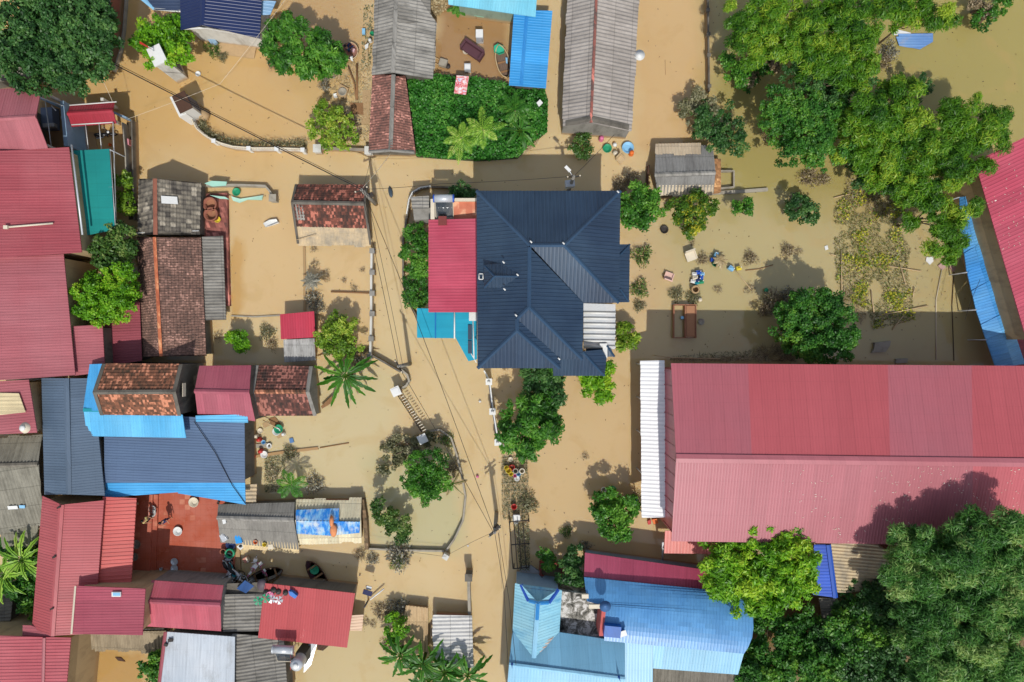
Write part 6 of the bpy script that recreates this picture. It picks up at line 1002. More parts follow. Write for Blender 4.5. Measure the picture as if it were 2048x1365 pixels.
# ------------------------------------------------------------------ vessels and pots (prototypes, copied)
def lathe_thing(name, prof, mat, sx=1, sy=1, n=14):
    def f(): mb = MB(); mb.lathe(prof, n=n, sx=sx, sy=sy, cap=False); mb.lathe([(prof[0][0], prof[0][1])] * 1 + [(.001, prof[0][1])], n=n, sx=sx, sy=sy, cap=False); return tag(mb.build(name, M[mat]), 'x', name.replace('_', ' '))
    return f
BUCK = [(.15, 0), (.2, .32), (.215, .34), (.19, .33), (.14, .06)]; BASIN = [(.2, 0), (.34, .16), (.37, .17), (.33, .15), (.19, .03)]; BALL = [(.02, 0), (.16, .05), (.2, .18), (.14, .33), (.02, .37)]; STOOL = [(.2, 0), (.15, .36), (.16, .4), (.001, .41)]; POT = [(.2, 0), (.32, .25), (.34, .5), (.26, .55), (.22, .5), (.24, .3)]
PR = {}
def put(kind, mat, label, px, py, z=0.05, s=1.0, rz=0, group=None, tilt=(0, 0), cat=None):
    prof = dict(bucket=BUCK, basin=BASIN, buoy=BALL, stool=STOOL, pot=POT)[kind]; k = (kind, mat)
    if k not in PR: PR[k] = Proto(lathe_thing(kind, prof, mat))
    return PR[k].put(label, P(px, py, z), rz, s, group, cat or kind, tilt)
def make_can(mat):
    def f():
        r = thing('jerry_can', 'x', 'jerry can', (0, 0, 0)); mb = MB(); mb.box((0, 0, .2), (.36, .26, .34)); mb.box((0, 0, .385), (.3, .2, .04), taper=.8); mb.build('body', M[mat], r); mb = MB(); mb.tube([(-.1, 0, .4), (-.07, 0, .47), (.07, 0, .47), (.1, 0, .4)], .022, 5); mb.build('handle', M[mat], r); mb = MB(); mb.lathe([(.04, .4), (.04, .46)], (.13, .07, 0), 8); mb.build('cap', M['white'], r); return r
    return f
def can(mat, label, px, py, z=.0, s=1.0, rz=0, tilt=(0, 0)):
    k = ('can', mat)
    if k not in PR: PR[k] = Proto(make_can(mat))
    return PR[k].put(label, P(px, py, z), rz, s, 'floating jerry cans', 'jerry can', tilt)
for i, (m, x, y, rz, lb) in enumerate((('white', 1387, 549, 0, 'cream can at the top left of the jerry can raft'), ('blue', 1395, 546, .1, 'blue can at the top middle of the jerry can raft'), ('ltblue', 1402, 549, 0, 'pale aqua can at the top right of the jerry can raft'), ('cream', 1388, 557, .1, 'ivory can at the left middle of the jerry can raft'), ('blue', 1401, 556, 1.5, 'blue can at the right middle of the jerry can raft'), ('navy', 1394, 561, .2, 'navy can at the centre of the jerry can raft'), ('white', 1384, 564, -.3, 'white can at the bottom left of the jerry can raft'), ('green', 1400, 565, .1, 'green can at the bottom right of the jerry can raft'), ('teal', 1392, 567, .3, 'teal can at the bottom of the jerry can raft'))): can(m, lb, x, y, 0, 1.0 + .1 * (i % 2), rz)
mb = MB(); [mb.tube([P(1380 + 0 * k, 551 + k * 7, .1), P(1405, 551 + k * 7, .1)], .03, 5) for k in range(3)]; tag(mb.build('raft', M['wood_pale']), 'bamboo frame holding the cluster of jerry cans together', 'raft')
can('ltblue', 'pale aqua can at the top of the tub cluster beside the yucca', 1430, 511, 0, 1.1, 1.2); can('blue', 'blue can left in the tub cluster beside the yucca', 1424, 521, 0, 1.1, 0); can('white', 'white and blue can beside the yucca', 1435, 520, 0, .9, .4); put('bucket', 'green', 'green bucket at the bottom of the tub cluster beside the yucca', 1429, 529, .1, 1.25); put('bucket', 'black', 'dark pot with white rim at the foot of the yucca', 1438, 528, .1, 1.1); can('ltblue', 'white and teal can adrift below the yucca', 1460, 538, 0, 1.2, -.6); can('yellow', 'single yellow can adrift at the end of the bamboo pole', 1475, 538, 0, 1.1, .1); put('buoy', 'green', 'small green float at the edge of the grey brown drowned bush', 1531, 581, .1, .9)
for i, (k, m, x, y, s, lb) in enumerate((('bucket', 'yellow', 1013, 935, .9, 'top yellow bucket of three on the vine trellis'), ('bucket', 'yellow', 1017, 940, 1.1, 'middle yellow bucket of three on the vine trellis'), ('bucket', 'yellow', 1022, 947, .9, 'lowest yellow bucket of three on the vine trellis'), ('bucket', 'red', 1024, 934, 1.1, 'red bucket among the yellow buckets on the trellis'), ('pot', 'stone', 1031, 941, .7, 'round grey pot in the middle of the trellis pile'), ('bucket', 'ltblue', 1037, 947, .9, 'pale blue tub in the trellis pile'), ('pot', 'cream', 1044, 941, .7, 'cream tub at the right of the trellis pile'), ('basin', 'white', 1034, 957, .6, 'white basin below the trellis pile'), ('bucket', 'pink', 1030, 951, .7, 'pink scrap bucket below the blue tub on the trellis'), ('bucket', 'red', 1028, 1012, 1.1, 'lone red bucket on the lower trellis'), ('basin', 'white', 1032, 1043, .6, 'white basin below the white plastic chair'), ('basin', 'cream', 1021, 919, .5, 'cream lid at the top end of the trellis'))): put(k, m, lb, x, y, .15, s, group='tubs on the vine trellis')
for k, m, x, y, s, z, lb in (('basin', 'green', 558, 858, 1.0, .2, 'dark green basin on the floating board'), ('basin', 'white', 554, 863, .9, .12, 'white basin under the dark green basin'), ('stool', 'white', 568, 868, .8, .05, 'white stool tipped by the floating board'), ('stool', 'red', 520, 879, 1.0, .05, 'upper red stool by the slate blue extension'), ('stool', 'red', 523, 902, 1.0, .1, 'lower red stool by the slate blue extension'), ('bucket', 'ltblue', 529, 884, .8, .1, 'mint bucket beside the upper red stool'), ('basin', 'white', 539, 892, .6, .1, 'white basin on the grey plank pile'), ('basin', 'cream', 521, 862, .6, .03, 'cream basin afloat above the upper red stool'), ('stool', 'cream', 514, 872, .9, .05, 'cream plastic stool afloat at the slate extension'), ('basin', 'white', 529, 909, .8, .15, 'white dish rack pan on the brick edging'), ('bucket', 'red', 510, 913, .6, .2, 'small red pot at the end of the brick edging'), ('bucket', 'black', 496, 887, 1.2, .1, 'black bin in the shade of the blue eave'), ('stool', 'pink', 1202, 279, 1.1, .05, 'pink stool afloat before the long grey barn'), ('basin', 'green', 1214, 298, 1.0, .05, 'green basin afloat before the long grey barn'), ('buoy', 'white', 1229, 291, .9, .05, 'white float above the cream ball before the barn'), ('buoy', 'cream', 1230, 308, 1.1, .05, 'cream ball float before the barn'), ('stool', 'orange', 1262, 308, 1.1, .05, 'orange stool afloat right of the cream ball'), ('basin', 'ltblue', 1255, 297, 1.3, .05, 'pale blue tarp bundle afloat near the orange stool'),
        ('basin', 'white', 357, 1062, 1.0, .34, 'large white basin in the middle of the red tiled yard'), ('basin', 'cream', 389, 1004, 1.1, .34, 'cream basin under the blue eave in the red yard'), ('basin', 'steel', 350, 1123, .8, .34, 'upper steel bowl in the shaded part of the red yard'), ('basin', 'steel', 350, 1136, .8, .34, 'middle steel bowl in the shaded part of the red yard'), ('basin', 'steel', 350, 1146, .7, .34, 'lower steel bowl in the shaded part of the red yard'), ('basin', 'white', 306, 1018, .8, .55, 'upper white bowl on the yard steps'), ('basin', 'white', 306, 1026, .8, .55, 'lower white bowl on the yard steps'), ('basin', 'steel', 386, 1160, .7, .34, 'steel bowl at the pink roof edge of the red yard'), ('bucket', 'steel', 324, 1137, .6, .34, 'small steel pail left of the bowls in the red yard'), ('basin', 'stone', 274, 1088, 1.0, .8, 'grey washbasin in the dark porch of the red yard'), ('basin', 'stone', 270, 1113, .9, .8, 'second grey washbasin in the dark porch of the red yard'),
        ('pot', 'brick', 450, 1101, .8, .3, 'clay pot at the south-east corner of the red yard'), ('pot', 'green', 465, 1103, 1.2, .1, 'green pot of cut cabbage at the yard corner'), ('basin', 'steel', 458, 1113, .9, .3, 'steel basin on the concrete ramp of the yard'), ('basin', 'navy', 463, 1088, 1.1, .4, 'dark blue basin beside the blue crate'), ('bucket', 'orange', 513, 1083, .8, 1.2, 'orange tub on the mud edge of the grey gable shed'), ('bucket', 'yellow', 531, 1088, .8, 1.2, 'yellow tub on the mud edge of the grey gable shed'), ('basin', 'steel', 936, 1170 - 78, .2, .02, 'tin plate adrift by the pond stump'),
        ('pot', 'mudc', 1388, 580, 1.0, .05, 'round brown stone jar on the concrete tank edge'), ('buoy', 'cream', 1399, 600, .9, .05, 'small cream ball right of the concrete tanks'), ('basin', 'stone', 1402, 644, .7, .02, 'tyre ring in the factory shadow right of the tanks'), ('basin', 'iron', 1328, 460, .9, .02, 'sunken wheel ring below the deep green tree'), ('pot', 'green', 1224, 978, .9, .3, 'dark green barrel by the blue cart'), ('pot', 'cream', 1207, 978, .7, .2, 'grey can left of the dark green barrel'), ('pot', 'steel', 1222, 1002, .8, .2, 'tin drum below the dark green barrel'), ('basin', 'cream', 932, 104, .7, .05, 'cream bowl floating beside the purple sofa'), ('basin', 'white', 397, 149, .6, .02, 'white bowl afloat near the flag pillar'), ('buoy', 'white', 960, 803, .5, .02, 'white float in the lane left of the white fence'), ('buoy', 'pink', 955, 953, .6, .02, 'pink float in the lower lane'), ('bucket', 'green', 745, 70, .8, .4, 'green pail by the wall of the grey sheet house'), ('stool', 'white', 741, 83, .8, .3, 'white stool by the wall of the grey sheet house'), ('basin', 'yellow', 436, 440, .7, .4, 'yellow basin below the round tubs of the brick terrace'),
        ('bucket', 'orange', 222, 291, .6, .1, 'orange toy pail in the flooded gatehouse yard'), ('basin', 'pink', 541, 1190, .8, 2.9, 'red basin among the fans on the bright red roof'), ('basin', 'iron', 437, 1006, .3, .4, 'tiny dark bowl under the blue eave'), ('pot', 'mudc', 716, 100 - 8, .2, .05, 'mud lump beside the round basket boat'), ('basin', 'green', 474, 385, .9, .1, 'teal basin behind the mint net at the court wall'), ('pot', 'stone', 720, 1300 - 150, .2, .02, 'small stone in the water by the dark boat'), ('basin', 'cream', 775, 1245 - 30, .3, .02, 'cream dish in the drowned grass')):
    put(k, m, lb, x, y, z, s)
for lb, x, y in (('upper round brick ringed tub on the brick terrace', 425, 411), ('lower round brick ringed tub on the brick terrace', 427, 431)):
    mb = MB(); mb.lathe([(.5, 0), (.5, .5), (.56, .5), (.56, .55), (.44, .55), (.44, .12), (.001, .12)], P(x, y, .35), 20, cap=False); tag(mb.build('tub', M['brick']), lb, 'tub', 'tubs on the brick terrace')
def slab(name, label, cat, quad, z, th, mat, group=None, kind='flat', **kw):
    mb = MB(); sheet(mb, [P(*q, z) if len(q) == 2 else P(*q) for q in quad], kind, thick=th, **kw); return tag(mb.build(name, mat if not isinstance(mat, str) else M[mat]), label, cat, group)
slab('roof_sheet', 'torn bright blue sheet floating in the pond at the top right', 'sheet', [(1798, 68), (1866, 67), (1866, 84), (1840, 99), (1806, 92)], .14, .03, metal((104, 146, 204), (130, 172, 222), stain=(186, 166, 156), stain_amt=.8), kind='rib', period=.22, axis=(1, 0), rag=.5); slab('foam_board', 'white board poking out above the floating blue sheet', 'board', [(1789, 58), (1822, 66), (1820, 71), (1787, 70)], .1, .06, 'white')
slab('white_board', 'white pentagon scrap floating between raft and bamboo', 'board', [(1853, 515), (1866, 514), (1867, 523), (1860, 530), (1852, 522)], .08, .05, 'white'); slab('plate_board', 'faded pink square board tied to the white rope', 'board', [(1876, 532), (1890, 520), (1898, 531), (1884, 541)], .1, .05, plain((196, 160, 150))); slab('plate_board', 'faded pink board half under the bamboo by the rope', 'board', [(1896, 528), (1904, 522), (1912, 538), (1906, 545)], .12, .05, plain((186, 146, 138)))
slab('foam_pile', 'muddy foam boards stacked in the factory shadow', 'foam', [(1748, 686), (1782, 682), (1780, 692), (1772, 704), (1744, 706), (1750, 696)], .25, .2, 'stone'); slab('foam_pile', 'muddy foam block at the factory eave', 'foam', [(1793, 718), (1816, 717), (1815, 726), (1792, 727)], .2, .2, 'stone'); slab('white_scrap', 'white scrap floating at the left side of the weed raft', 'scrap', [(1649, 493), (1655, 491), (1657, 499), (1651, 501)], .06, .04, 'white')
slab('white_board', 'white square panel with a dark hole lying on the green creeper', 'panel', [(1073, 206), (1080, 199), (1086, 206), (1078, 214)], 1.35, .04, 'white')
n = NT('printed'); p = n.uv(); cc = n.ramp(n.noise(2.6, 4, .6, p), [(.38, C(240, 236, 240)), (.5, C(236, 160, 150)), (.56, C(214, 60, 90)), (.62, C(244, 230, 236)), (.7, C(90, 120, 190))]); slab('printed_cloth', 'pink and white printed cloth spread on the green creeper', 'cloth', [(913, 151), (938, 153), (932, 190), (908, 187)], 1.4, .02, n.fin(cc, .6, .3), jit=.08)
slab('timber_board', 'weathered wooden board tilted at the banana plant', 'board', [(642, 813), (664, 792), (668, 800), (664, 806), (644, 818)], .4, .05, 'wood', kind='rib', period=.2); slab('plank_board', 'muddy plank door floating below the spotted tile house', 'board', [(537, 838), (550, 834), (561, 848), (552, 862), (542, 850)], .06, .05, 'wood', kind='rib', period=.15); slab('plank_board', 'dark muddy board floating left of the plank door', 'board', [(525, 848), (535, 842), (542, 850), (528, 857)], .04, .04, 'mudc'); slab('plank_board', 'muddy board carrying the green basin', 'board', [(550, 866), (562, 862), (568, 872), (556, 878)], .06, .04, 'mudc')
rod('white pole reaching over the plank door to the green basin', [(526, 841, .4), (553, 856, .5)], .04, 'wood_pale'); slab('plank', 'grey plank pile between the red stools', 'plank', [(508, 889), (540, 886), (541, 894), (508, 897)], .1, .05, 'stone', kind='rib', period=.18, axis=(0, 1)); slab('table', 'sunken small blue table afloat near the brick edging', 'table', [(578, 878), (585, 876), (588, 885), (580, 887)], .1, .3, plain((90, 130, 180)))
slab('blue_crate', 'bright blue crate on the edge of the grey gable shed', 'crate', [(467, 1067), (480, 1066), (484, 1086), (472, 1088)], 1.45, .2, metal((40, 150, 226), sheet=.12, svar=.2)); slab('sign_board', 'white sign board with a dark blot at the yard corner', 'sign', [(473, 1094), (483, 1086), (491, 1092), (481, 1101)], .5, .03, 'white'); mb = MB(); mb.lathe([(.12, 0), (.1, .03), (.001, .03)], P(481, 1093, .52), 9, sx=1.2); tag(mb.build('cap_hat', M['black']), 'black cap lying on the white sign board', 'cap')
slab('white_crate', 'white plastic crate on the grey gable shed ridge', 'crate', [(444, 1040), (451, 1039), (452, 1047), (446, 1049)], 2.25, .15, 'white'); slab('rug', 'cream rag drying on the mud edge of the grey gable shed', 'rag', [(536, 1090), (545, 1089), (548, 1098), (536, 1100)], 1.25, .03, 'cream', jit=.1); slab('orange_cloth', 'orange cloth heap floating below the white lean-to roof', 'cloth', [(1304, 1040), (1313, 1038), (1317, 1046), (1308, 1050)], .3, .15, 'orange', jit=.3); slab('red_cloth', 'red cloth floating left of the orange one', 'cloth', [(1295, 1042), (1302, 1040), (1302, 1048), (1296, 1050)], .2, .1, 'red', jit=.3)
slab('mint_net', 'mint netting hung over the court wall at its left end', 'net', [(410, 368), (424, 363), (454, 364), (452, 372), (425, 374)], .8, .02, plain((166, 216, 196)), jit=.3); slab('mint_net', 'mint netting trailing in water below the court wall', 'net', [(462, 393), (480, 398), (526, 391), (524, 401), (495, 400), (478, 406), (466, 402)], .25, .02, plain((186, 226, 204)), jit=.3); slab('mint_net', 'thin mint cloth on the terrace edge by the round tubs', 'net', [(420, 391), (450, 394), (458, 399), (440, 398)], .7, .02, plain((176, 220, 200)), jit=.2); slab('white_bundle', 'white plastic bundle floating in the flooded court', 'bundle', [(526, 447), (538, 440), (552, 438), (556, 445), (542, 451), (530, 454)], .35, .25, 'white', jit=.5)
mb = MB(); mb.lathe([(.02, -.5), (.14, -.3), (.18, 0), (.14, .35), (.03, .5)], (0, 0, 0), 9); o = tag(mb.build('fuel_can', plain((70, 84, 96), .4)), 'dark slate float drifting in the lane right of the patchy house', 'float'); o.location = tuple(P(781, 384, .12)); o.rotation_euler = (1.4, 0, .2)
slab('mud_tank', 'square muddy washing slab amid the muddy pens', 'slab', [(680, 168), (697, 177), (690, 198), (672, 190)], .25, .3, 'mudc'); mb = MB(); mb.lathe([(.3, 0), (.34, .06), (.28, .08), (.26, .02)], P(685, 184, .26), 16); tag(mb.build('mud_basin', M['stone']), 'round grey basin on the square muddy slab', 'basin'); slab('plank_bed', 'row of muddy planks laid beside the reddish tiled house', 'planks', [(700, 206), (726, 206), (727, 230), (702, 228)], .06, .06, 'wood', kind='rib', period=.2, axis=(0, 1)); slab('mud_slab', 'muddy floor slab against the reddish tiled house', 'slab', [(725, 180), (741, 180), (738, 250), (722, 250)], .05, .05, 'mudc'); slab('white_sack', 'white sack at the corner of the muddy pens', 'sack', [(666, 188), (673, 186), (674, 194), (667, 195)], .3, .2, 'white', jit=.3); slab('white_sack', 'white sheet hung beside the grey sheet house wall', 'sack', [(729, 91), (737, 86), (736, 95), (731, 100)], .5, .05, 'white', jit=.2)
slab('blue_can', 'white and teal basket by the wall of the grey sheet house', 'basket', [(724, 57), (730, 57), (730, 68), (724, 68)], .4, .2, 'ltblue'); slab('pink_crate', 'pink and maroon crate on the muddy bank by the gate roof', 'crate', [(247, 277), (257, 278), (258, 290), (248, 289)], .5, .4, plain((226, 150, 160)))
r = thing('tank_pair', 'pair of brown concrete tanks in the garden, the right one filled', 'tank', P(1370, 642)); mb = MB(); ribbon(mb, [(1348, 610), (1392, 610), (1392, 676), (1348, 676), (1348, 610)], .5, .1); ribbon(mb, [(1371, 610), (1371, 676)], .5, .1); mb.build('wall', M['brick'], r); slab_m = MB(); slab_m.prism([P(*q, .45)[:2] for q in ((1373, 612), (1390, 612), (1390, 674), (1373, 674))], -.5, .42); slab_m.build('fill', plain((176, 126, 92), .8), r); mb = MB(); mb.lathe([(.12, 0), (.14, .3), (.1, .32)], P(1363, 636, .05), 9); tag(mb.build('tin', M['ltblue']), 'pale blue tin inside the left concrete tank', 'tin')
# trellis, iron gate frames, planter
r = thing('vine_trellis', 'muddy vine trellis of bars lying along the lane below the twin-crowned tree', 'trellis', P(1030, 980)); mb = MB()
for y in (918, 932, 952, 968, 985, 1002, 1014, 1030): mb.tube([P(1003, y, .12), P(1056, y - 3, .12)], .03, 5)
for x in (1006, 1020, 1032, 1040, 1054): mb.tube([P(x, 916, .1), P(x + 2, 1034, .1)], .028, 5)
mb.build('bars', M['wood_pale'], r); debris('vines', 'dead vines tangled in the trellis', [(1002, 912), (1056, 912), (1058, 1040), (1006, 1040)], 1500, 'mixed', (.1, .3), (.03, .07), P(1030, 980), (.02, .25), cat='vines')
r = thing('iron_gate', 'black iron gate frames folded beside the forecourt', 'gate', P(1035, 1092)); mb = MB()
for y in (1044, 1090, 1138): mb.tube([P(1018 + (y - 1044) * .09, y, 1.0), P(1058, y - 3, 1.0)], .045, 5)
for x in (1019, 1028, 1036, 1046): mb.tube([P(x, 1044, 1.0), P(x + 7, 1138, 1.0)], .04, 5)
for q in ((1020, 1046), (1058, 1044), (1028, 1136), (1058, 1134)): mb.tube([P(*q, 1.0), P(*q, 1.0) * (1, 1, 0) - (0, 0, .5)], .05, 5)
mb.build('bars', M['iron'], r); debris('vines', 'dry brown vines caught in the black iron gate', [(1030, 1044), (1058, 1044), (1060, 1136), (1040, 1138)], 700, 'mixed', (.1, .3), (.03, .07), P(1045, 1090), (.1, .9), cat='vines')
r = thing('planter', 'red hexagonal planter with a black rail on the grey forecourt', 'planter', P(1106, 1145)); HX = [(1082, 1128), (1081, 1150), (1105, 1170), (1124, 1164), (1124, 1140), (1108, 1126), (1082, 1128)]; mb = MB(); ribbon(mb, HX, .8, .18); mb.build('wall', plain((150, 72, 62), .8, var=.25), r); baluster_rail(r, HX, .8, .35, .25, M['iron'], .025, .025, 'rail'); mb = MB(); mb.prism([P(*q, .6)[:2] for q in HX[:-1]], -.5, .55); mb.build('soil', plain((120, 104, 86), .9), r)
# ------------------------------------------------------------------ boats
def hull(mb, L, W, Hh, n=13, inner=.82, mi=0):
    vs = []
    for sc, zf in ((1, 1), (.9, .45), (.6, 0)):
        for i in range(n):
            t = i / (n - 1) * 2 - 1; w = W / 2 * (1 - abs(t) ** 2.4) ** .7 * sc + .02; x = L / 2 * t * (1 if zf == 1 else .9 if zf > 0 else .78); z = Hh * zf + .14 * abs(t) ** 3 * (zf)
            vs += [(x, -w, z), (x, w, z)]
    fs = []; m = 2 * n
    for k in range(2):
        for i in range(n - 1):
            a = k * m + 2 * i; b = (k + 1) * m + 2 * i; fs += [(a, a + 2, b + 2, b), (a + 1, b + 1, b + 3, a + 3)]
    for i in range(n - 1): a = 2 * m + 2 * i; fs.append((a, a + 2, a + 3, a + 1))
    mb.add(vs, fs, mi, False)
def boat(label, px, py, rz, L, W, mat, deck, planks=4):
    r = thing('boat', label, 'boat', P(px, py, 0)); mb = MB(); hull(mb, L, W, .38); b = mb.build('hull', mat, r)
    vs = mb.v[:26]; mb2 = MB()
    for s_ in (0, 1): mb2.tube([np.array(vs[2 * i + s_]) + (0, 0, .02) for i in range(13)], .045, 5)
    mb2.build('gunwale', M['wood_pale'] if deck else M['wood_dark'], r)
    if deck: m3 = MB(); sheet(m3, [(-L * .36, -W * .36, .26), (L * .36, -W * .36, .26), (L * .4, W * .3, .26), (-L * .36, W * .36, .26)], 'rib', .16, .02, .02, axis=(1, 0)); m3.build('deck', plain((122, 100, 84), .8, var=.3, sc=9), r)
    for k in range(3): m4 = MB(); m4.box((L * (-.28 + .28 * k), 0, .33), (.14, W * .86, .05)); m4.build('thwart', M['wood'], r)
    for o in kids(r): o.data.transform(Matrix.Translation(Vector(WL[r.name])))
    r.rotation_euler = (0, 0, rz); return r
boat('wooden boat with plank deck moored beside the bright blue shed', 1006, 128, -1.33, 2.7, 1.0, plain((140, 116, 96), .8, var=.3), 1); boat('dark plum wooden boat carrying a green basin behind the bright red roof', 638, 1150, -1.0, 3.0, 1.05, M['purple'], 0); boat('old grey boat under nets beside the motorbike pile', 534, 1148, .32, 3.0, .9, M['stone'], 0)
put('basin', 'green', 'green basin inside the dark plum boat', 630, 1139, .2, 1.0); put('basin', 'steel', 'steel bowl in the stern of the dark plum boat, upper', 648, 1163, .3, .35); put('basin', 'steel', 'steel bowl in the stern of the dark plum boat, lower', 651, 1176, .3, .6); slab('green_tarp', 'green tarpaulin bundled on the bow of the plank decked boat', 'tarpaulin', [(988, 92), (996, 87), (1007, 92), (1009, 104), (998, 108), (988, 103)], .6, .2, plain((50, 178, 140), .6), jit=.35); slab('blue_cloth', 'pale blue cloth over the side of the plank decked boat', 'cloth', [(1011, 115), (1015, 116), (1015, 128), (1012, 126)], .45, .05, 'ltblue')
# furniture in the flooded yards
def sofa():
    r = thing('sofa', 'dark purple sofa standing in the flooded yard below the cyan roof', 'sofa', P(946, 104)); c = P(946, 104); R = Matrix.Rotation(-.6, 3, 'Z')
    def bx(nm, x, y, z, d): mb = MB(); mb.box(c + np.array(R @ Vector((x, y, z))), d, rz=-.6); mb.build(nm, M['purple'], r)
    bx('seat', 0, -.1, .12, (1.7, .62, .4)); bx('backrest', 0, .28, .36, (1.8, .18, .75)); bx('armrest', -.86, -.05, .28, (.16, .75, .6)); bx('armrest', .86, -.05, .28, (.16, .75, .6))
sofa()
def fridge(): 
    r = thing('fridge', 'white fridge standing in the flooded yard above the purple sofa', 'fridge', P(960, 79)); mb = MB(); mb.box(P(960, 79) + (0, 0, .35), (.56, .6, 1.5)); mb.build('body', M['white'], r); mb = MB(); mb.box(P(960, 79) + (0, -.32, .35), (.54, .05, 1.4)); d = mb.build('door', M['steel'], r); mb = MB(); mb.box(P(960, 79) + (.2, -.37, .6), (.04, .04, .4)); mb.build('handle', M['iron'], d)
fridge()
r = thing('table', 'mint green topped table with a dark cloth under the cyan roof edge', 'table', P(961, 32)); mb = MB(); mb.box(P(960, 31) + (0, 0, .5), (.75, .7, .05), rz=-.15); mb.build('tabletop', plain((150, 216, 186)), r)
for sx in (-1, 1):
    for sy in (-1, 1): mb = MB(); mb.box(P(960, 31) + (sx * .3, sy * .28, 0), (.06, .06, 1.0)); mb.build('leg', M['wood'], r)
slab('rag', 'black rag on the mint green table', 'rag', [(956, 25), (964, 23), (966, 30), (958, 31)], .56, .02, 'black', jit=.1)
r = thing('cart', 'grey handcart with two pale shafts half sunk beside the grey sheet house', 'cart', P(887, 129)); mb = MB(); mb.box(P(887, 129) + (0, 0, .2), (.62, .55, .4), rz=-.3); mb.build('tray', M['stone'], r)
for dy in (-.2, .25): mb = MB(); mb.tube([P(884, 128) + (-.2, dy, .25), P(884, 128) + (-.95, dy + .35, .25)], .03, 5); mb.build('shaft', M['wood_pale'], r)
mb = MB(); mb.lathe([(.2, -.04), (.2, .04)], P(896, 133, .1), 12); mb.build('wheel', M['iron'], r)
r = thing('washing_machine', 'grey washing machine stranded at the edge of the green creeper', 'washing machine', P(936, 140)); mb = MB(); mb.box(P(936, 140) + (0, 0, .2), (.5, .5, .9)); mb.build('body', M['steel'], r); mb = MB(); mb.box(P(936, 140) + (0, 0, .67), (.42, .34, .04)); mb.build('lid', M['white'], r)
def chair(label, px, py, rz, mat, w=.62):
    r = thing('armchair', label, 'chair', P(px, py)); c = P(px, py); R = Matrix.Rotation(rz, 3, 'Z')
    def bx(nm, x, y, z, d, tl=None): mb = MB(); mb.box(c + np.array(R @ Vector((x, y, z))), d, rz=rz, tilt=tl); mb.build(nm, mat, r)
    bx('seat', 0, -.05, .2, (w, w * .85, .14)); bx('backrest', 0, w * .45, .42, (w, .1, .6), (-.15, 0)); bx('armrest', -w * .5, -.02, .34, (.08, w * .8, .1)); bx('armrest', w * .5, -.02, .34, (.08, w * .8, .1))
    for sx in (-1, 1):
        for sy in (-1, 1): bx('leg', sx * w * .4, sy * w * .36, -.1, (.06, .06, .6))
chair('cream armchair stranded in the garden left of the tub cluster', 1380, 513, .35, M['cream'], .8); chair('pale pink chair stranded between house and jerry can raft', 1336, 554, 2.8, plain((226, 186, 170)), .66); chair('white plastic chair at the lower end of the vine trellis', 1033, 1034, 0, M['white'], .5); chair('bamboo chair afloat below the cream ball float', 1240, 320, .8, M['wood_pale'], .55)
# heaters and tanks
def heater(label, px, py, z, rz, w, blue):
    r = thing('solar_heater', label, 'solar heater', P(px, py, z)); c = P(px, py, z); R = Matrix.Rotation(rz, 3, 'Z'); V = lambda x, y, zz: c + np.array(R @ Vector((x, y, zz)))
    mb = MB(); mb.tube([V(-w / 2, .2, 1.0), V(w / 2, .2, 1.0)], .3, 14); mb.build('tank', M['steel'], r)
    for s_ in (-1, 1): mb = MB(); mb.tube([V(s_ * w / 2, .2, 1.0), V(s_ * (w / 2 + .1), .2, 1.0)], .31, 14); mb.build('end_cap', M['blue'] if blue else M['steel'], r)
    for k in range(14): mb = MB(); x = -w * .44 + w * .88 * k / 13; mb.tube([V(x, 0, .85), V(x, -1.05, .15)], .035, 6); mb.build('glass_tube', M['glass'], r)
    mb = MB()
    for x in (-w * .48, w * .48): mb.tube([V(x, .25, .7), V(x, .25, -.1)], .03, 5); mb.tube([V(x, .2, .8), V(x, -1.1, .1)], .03, 5); mb.tube([V(x, -1.1, .1), V(x, -1.1, -.2)], .03, 5)
    mb.tube([V(-w * .5, -1.1, .1), V(w * .5, -1.1, .1)], .035, 5); mb.build('frame', M['cream'], r)
heater('solar water heater with a blue banded steel tank on the navy house terrace', 890, 408, 3.0, 0, 1.35, 1); heater('solar water heater with dark glass tubes at the edge of the bright red roof', 574, 1293, 2.6, -.05, 1.35, 0)
def tank(label, px, py, z, rad, h, mat): 
    r = thing('water_tank', label, 'water tank', P(px, py, z)); mb = MB(); mb.lathe([(rad * .97, 0), (rad, .05), (rad, h * .3), (rad * .98, h * .32), (rad, h * .34), (rad, h * .65), (rad * .98, h * .67), (rad, h * .69), (rad, h), (rad * .6, h + .16), (.2, h + .2)], P(px, py, z), 20); mb.build('body', mat, r); mb = MB(); mb.lathe([(.2, h + .18), (.22, h + .26), (.05, h + .28)], P(px, py, z), 12); mb.build('lid', M['white'], r)
    mb = MB(); mb.box(P(px, py, z) - (0, 0, z / 2 + .05), (rad * 1.7, rad * 1.7, z)); mb.build('plinth', M['conc_dark'], r)
tank('steel water tank on a plinth by the red ladder at the bottom', 601, 1318, 2.4, .48, 1.0, M['steel']); tank('white water tank with a round lid at the left edge beside the slate roof', 66, 853, 3.6, .42, .9, M['cream'])
r = thing('ladder', 'small red ladder beside the steel water tank', 'ladder', P(585, 1320)); mb = MB()
for x in (581, 588): mb.tube([P(x, 1304, 2.0), P(x, 1340, 1.6)], .03, 5)
for k in range(5): mb.tube([P(581, 1308 + k * 7, 1.95 - k * .08), P(588, 1308 + k * 7, 1.95 - k * .08)], .025, 5)
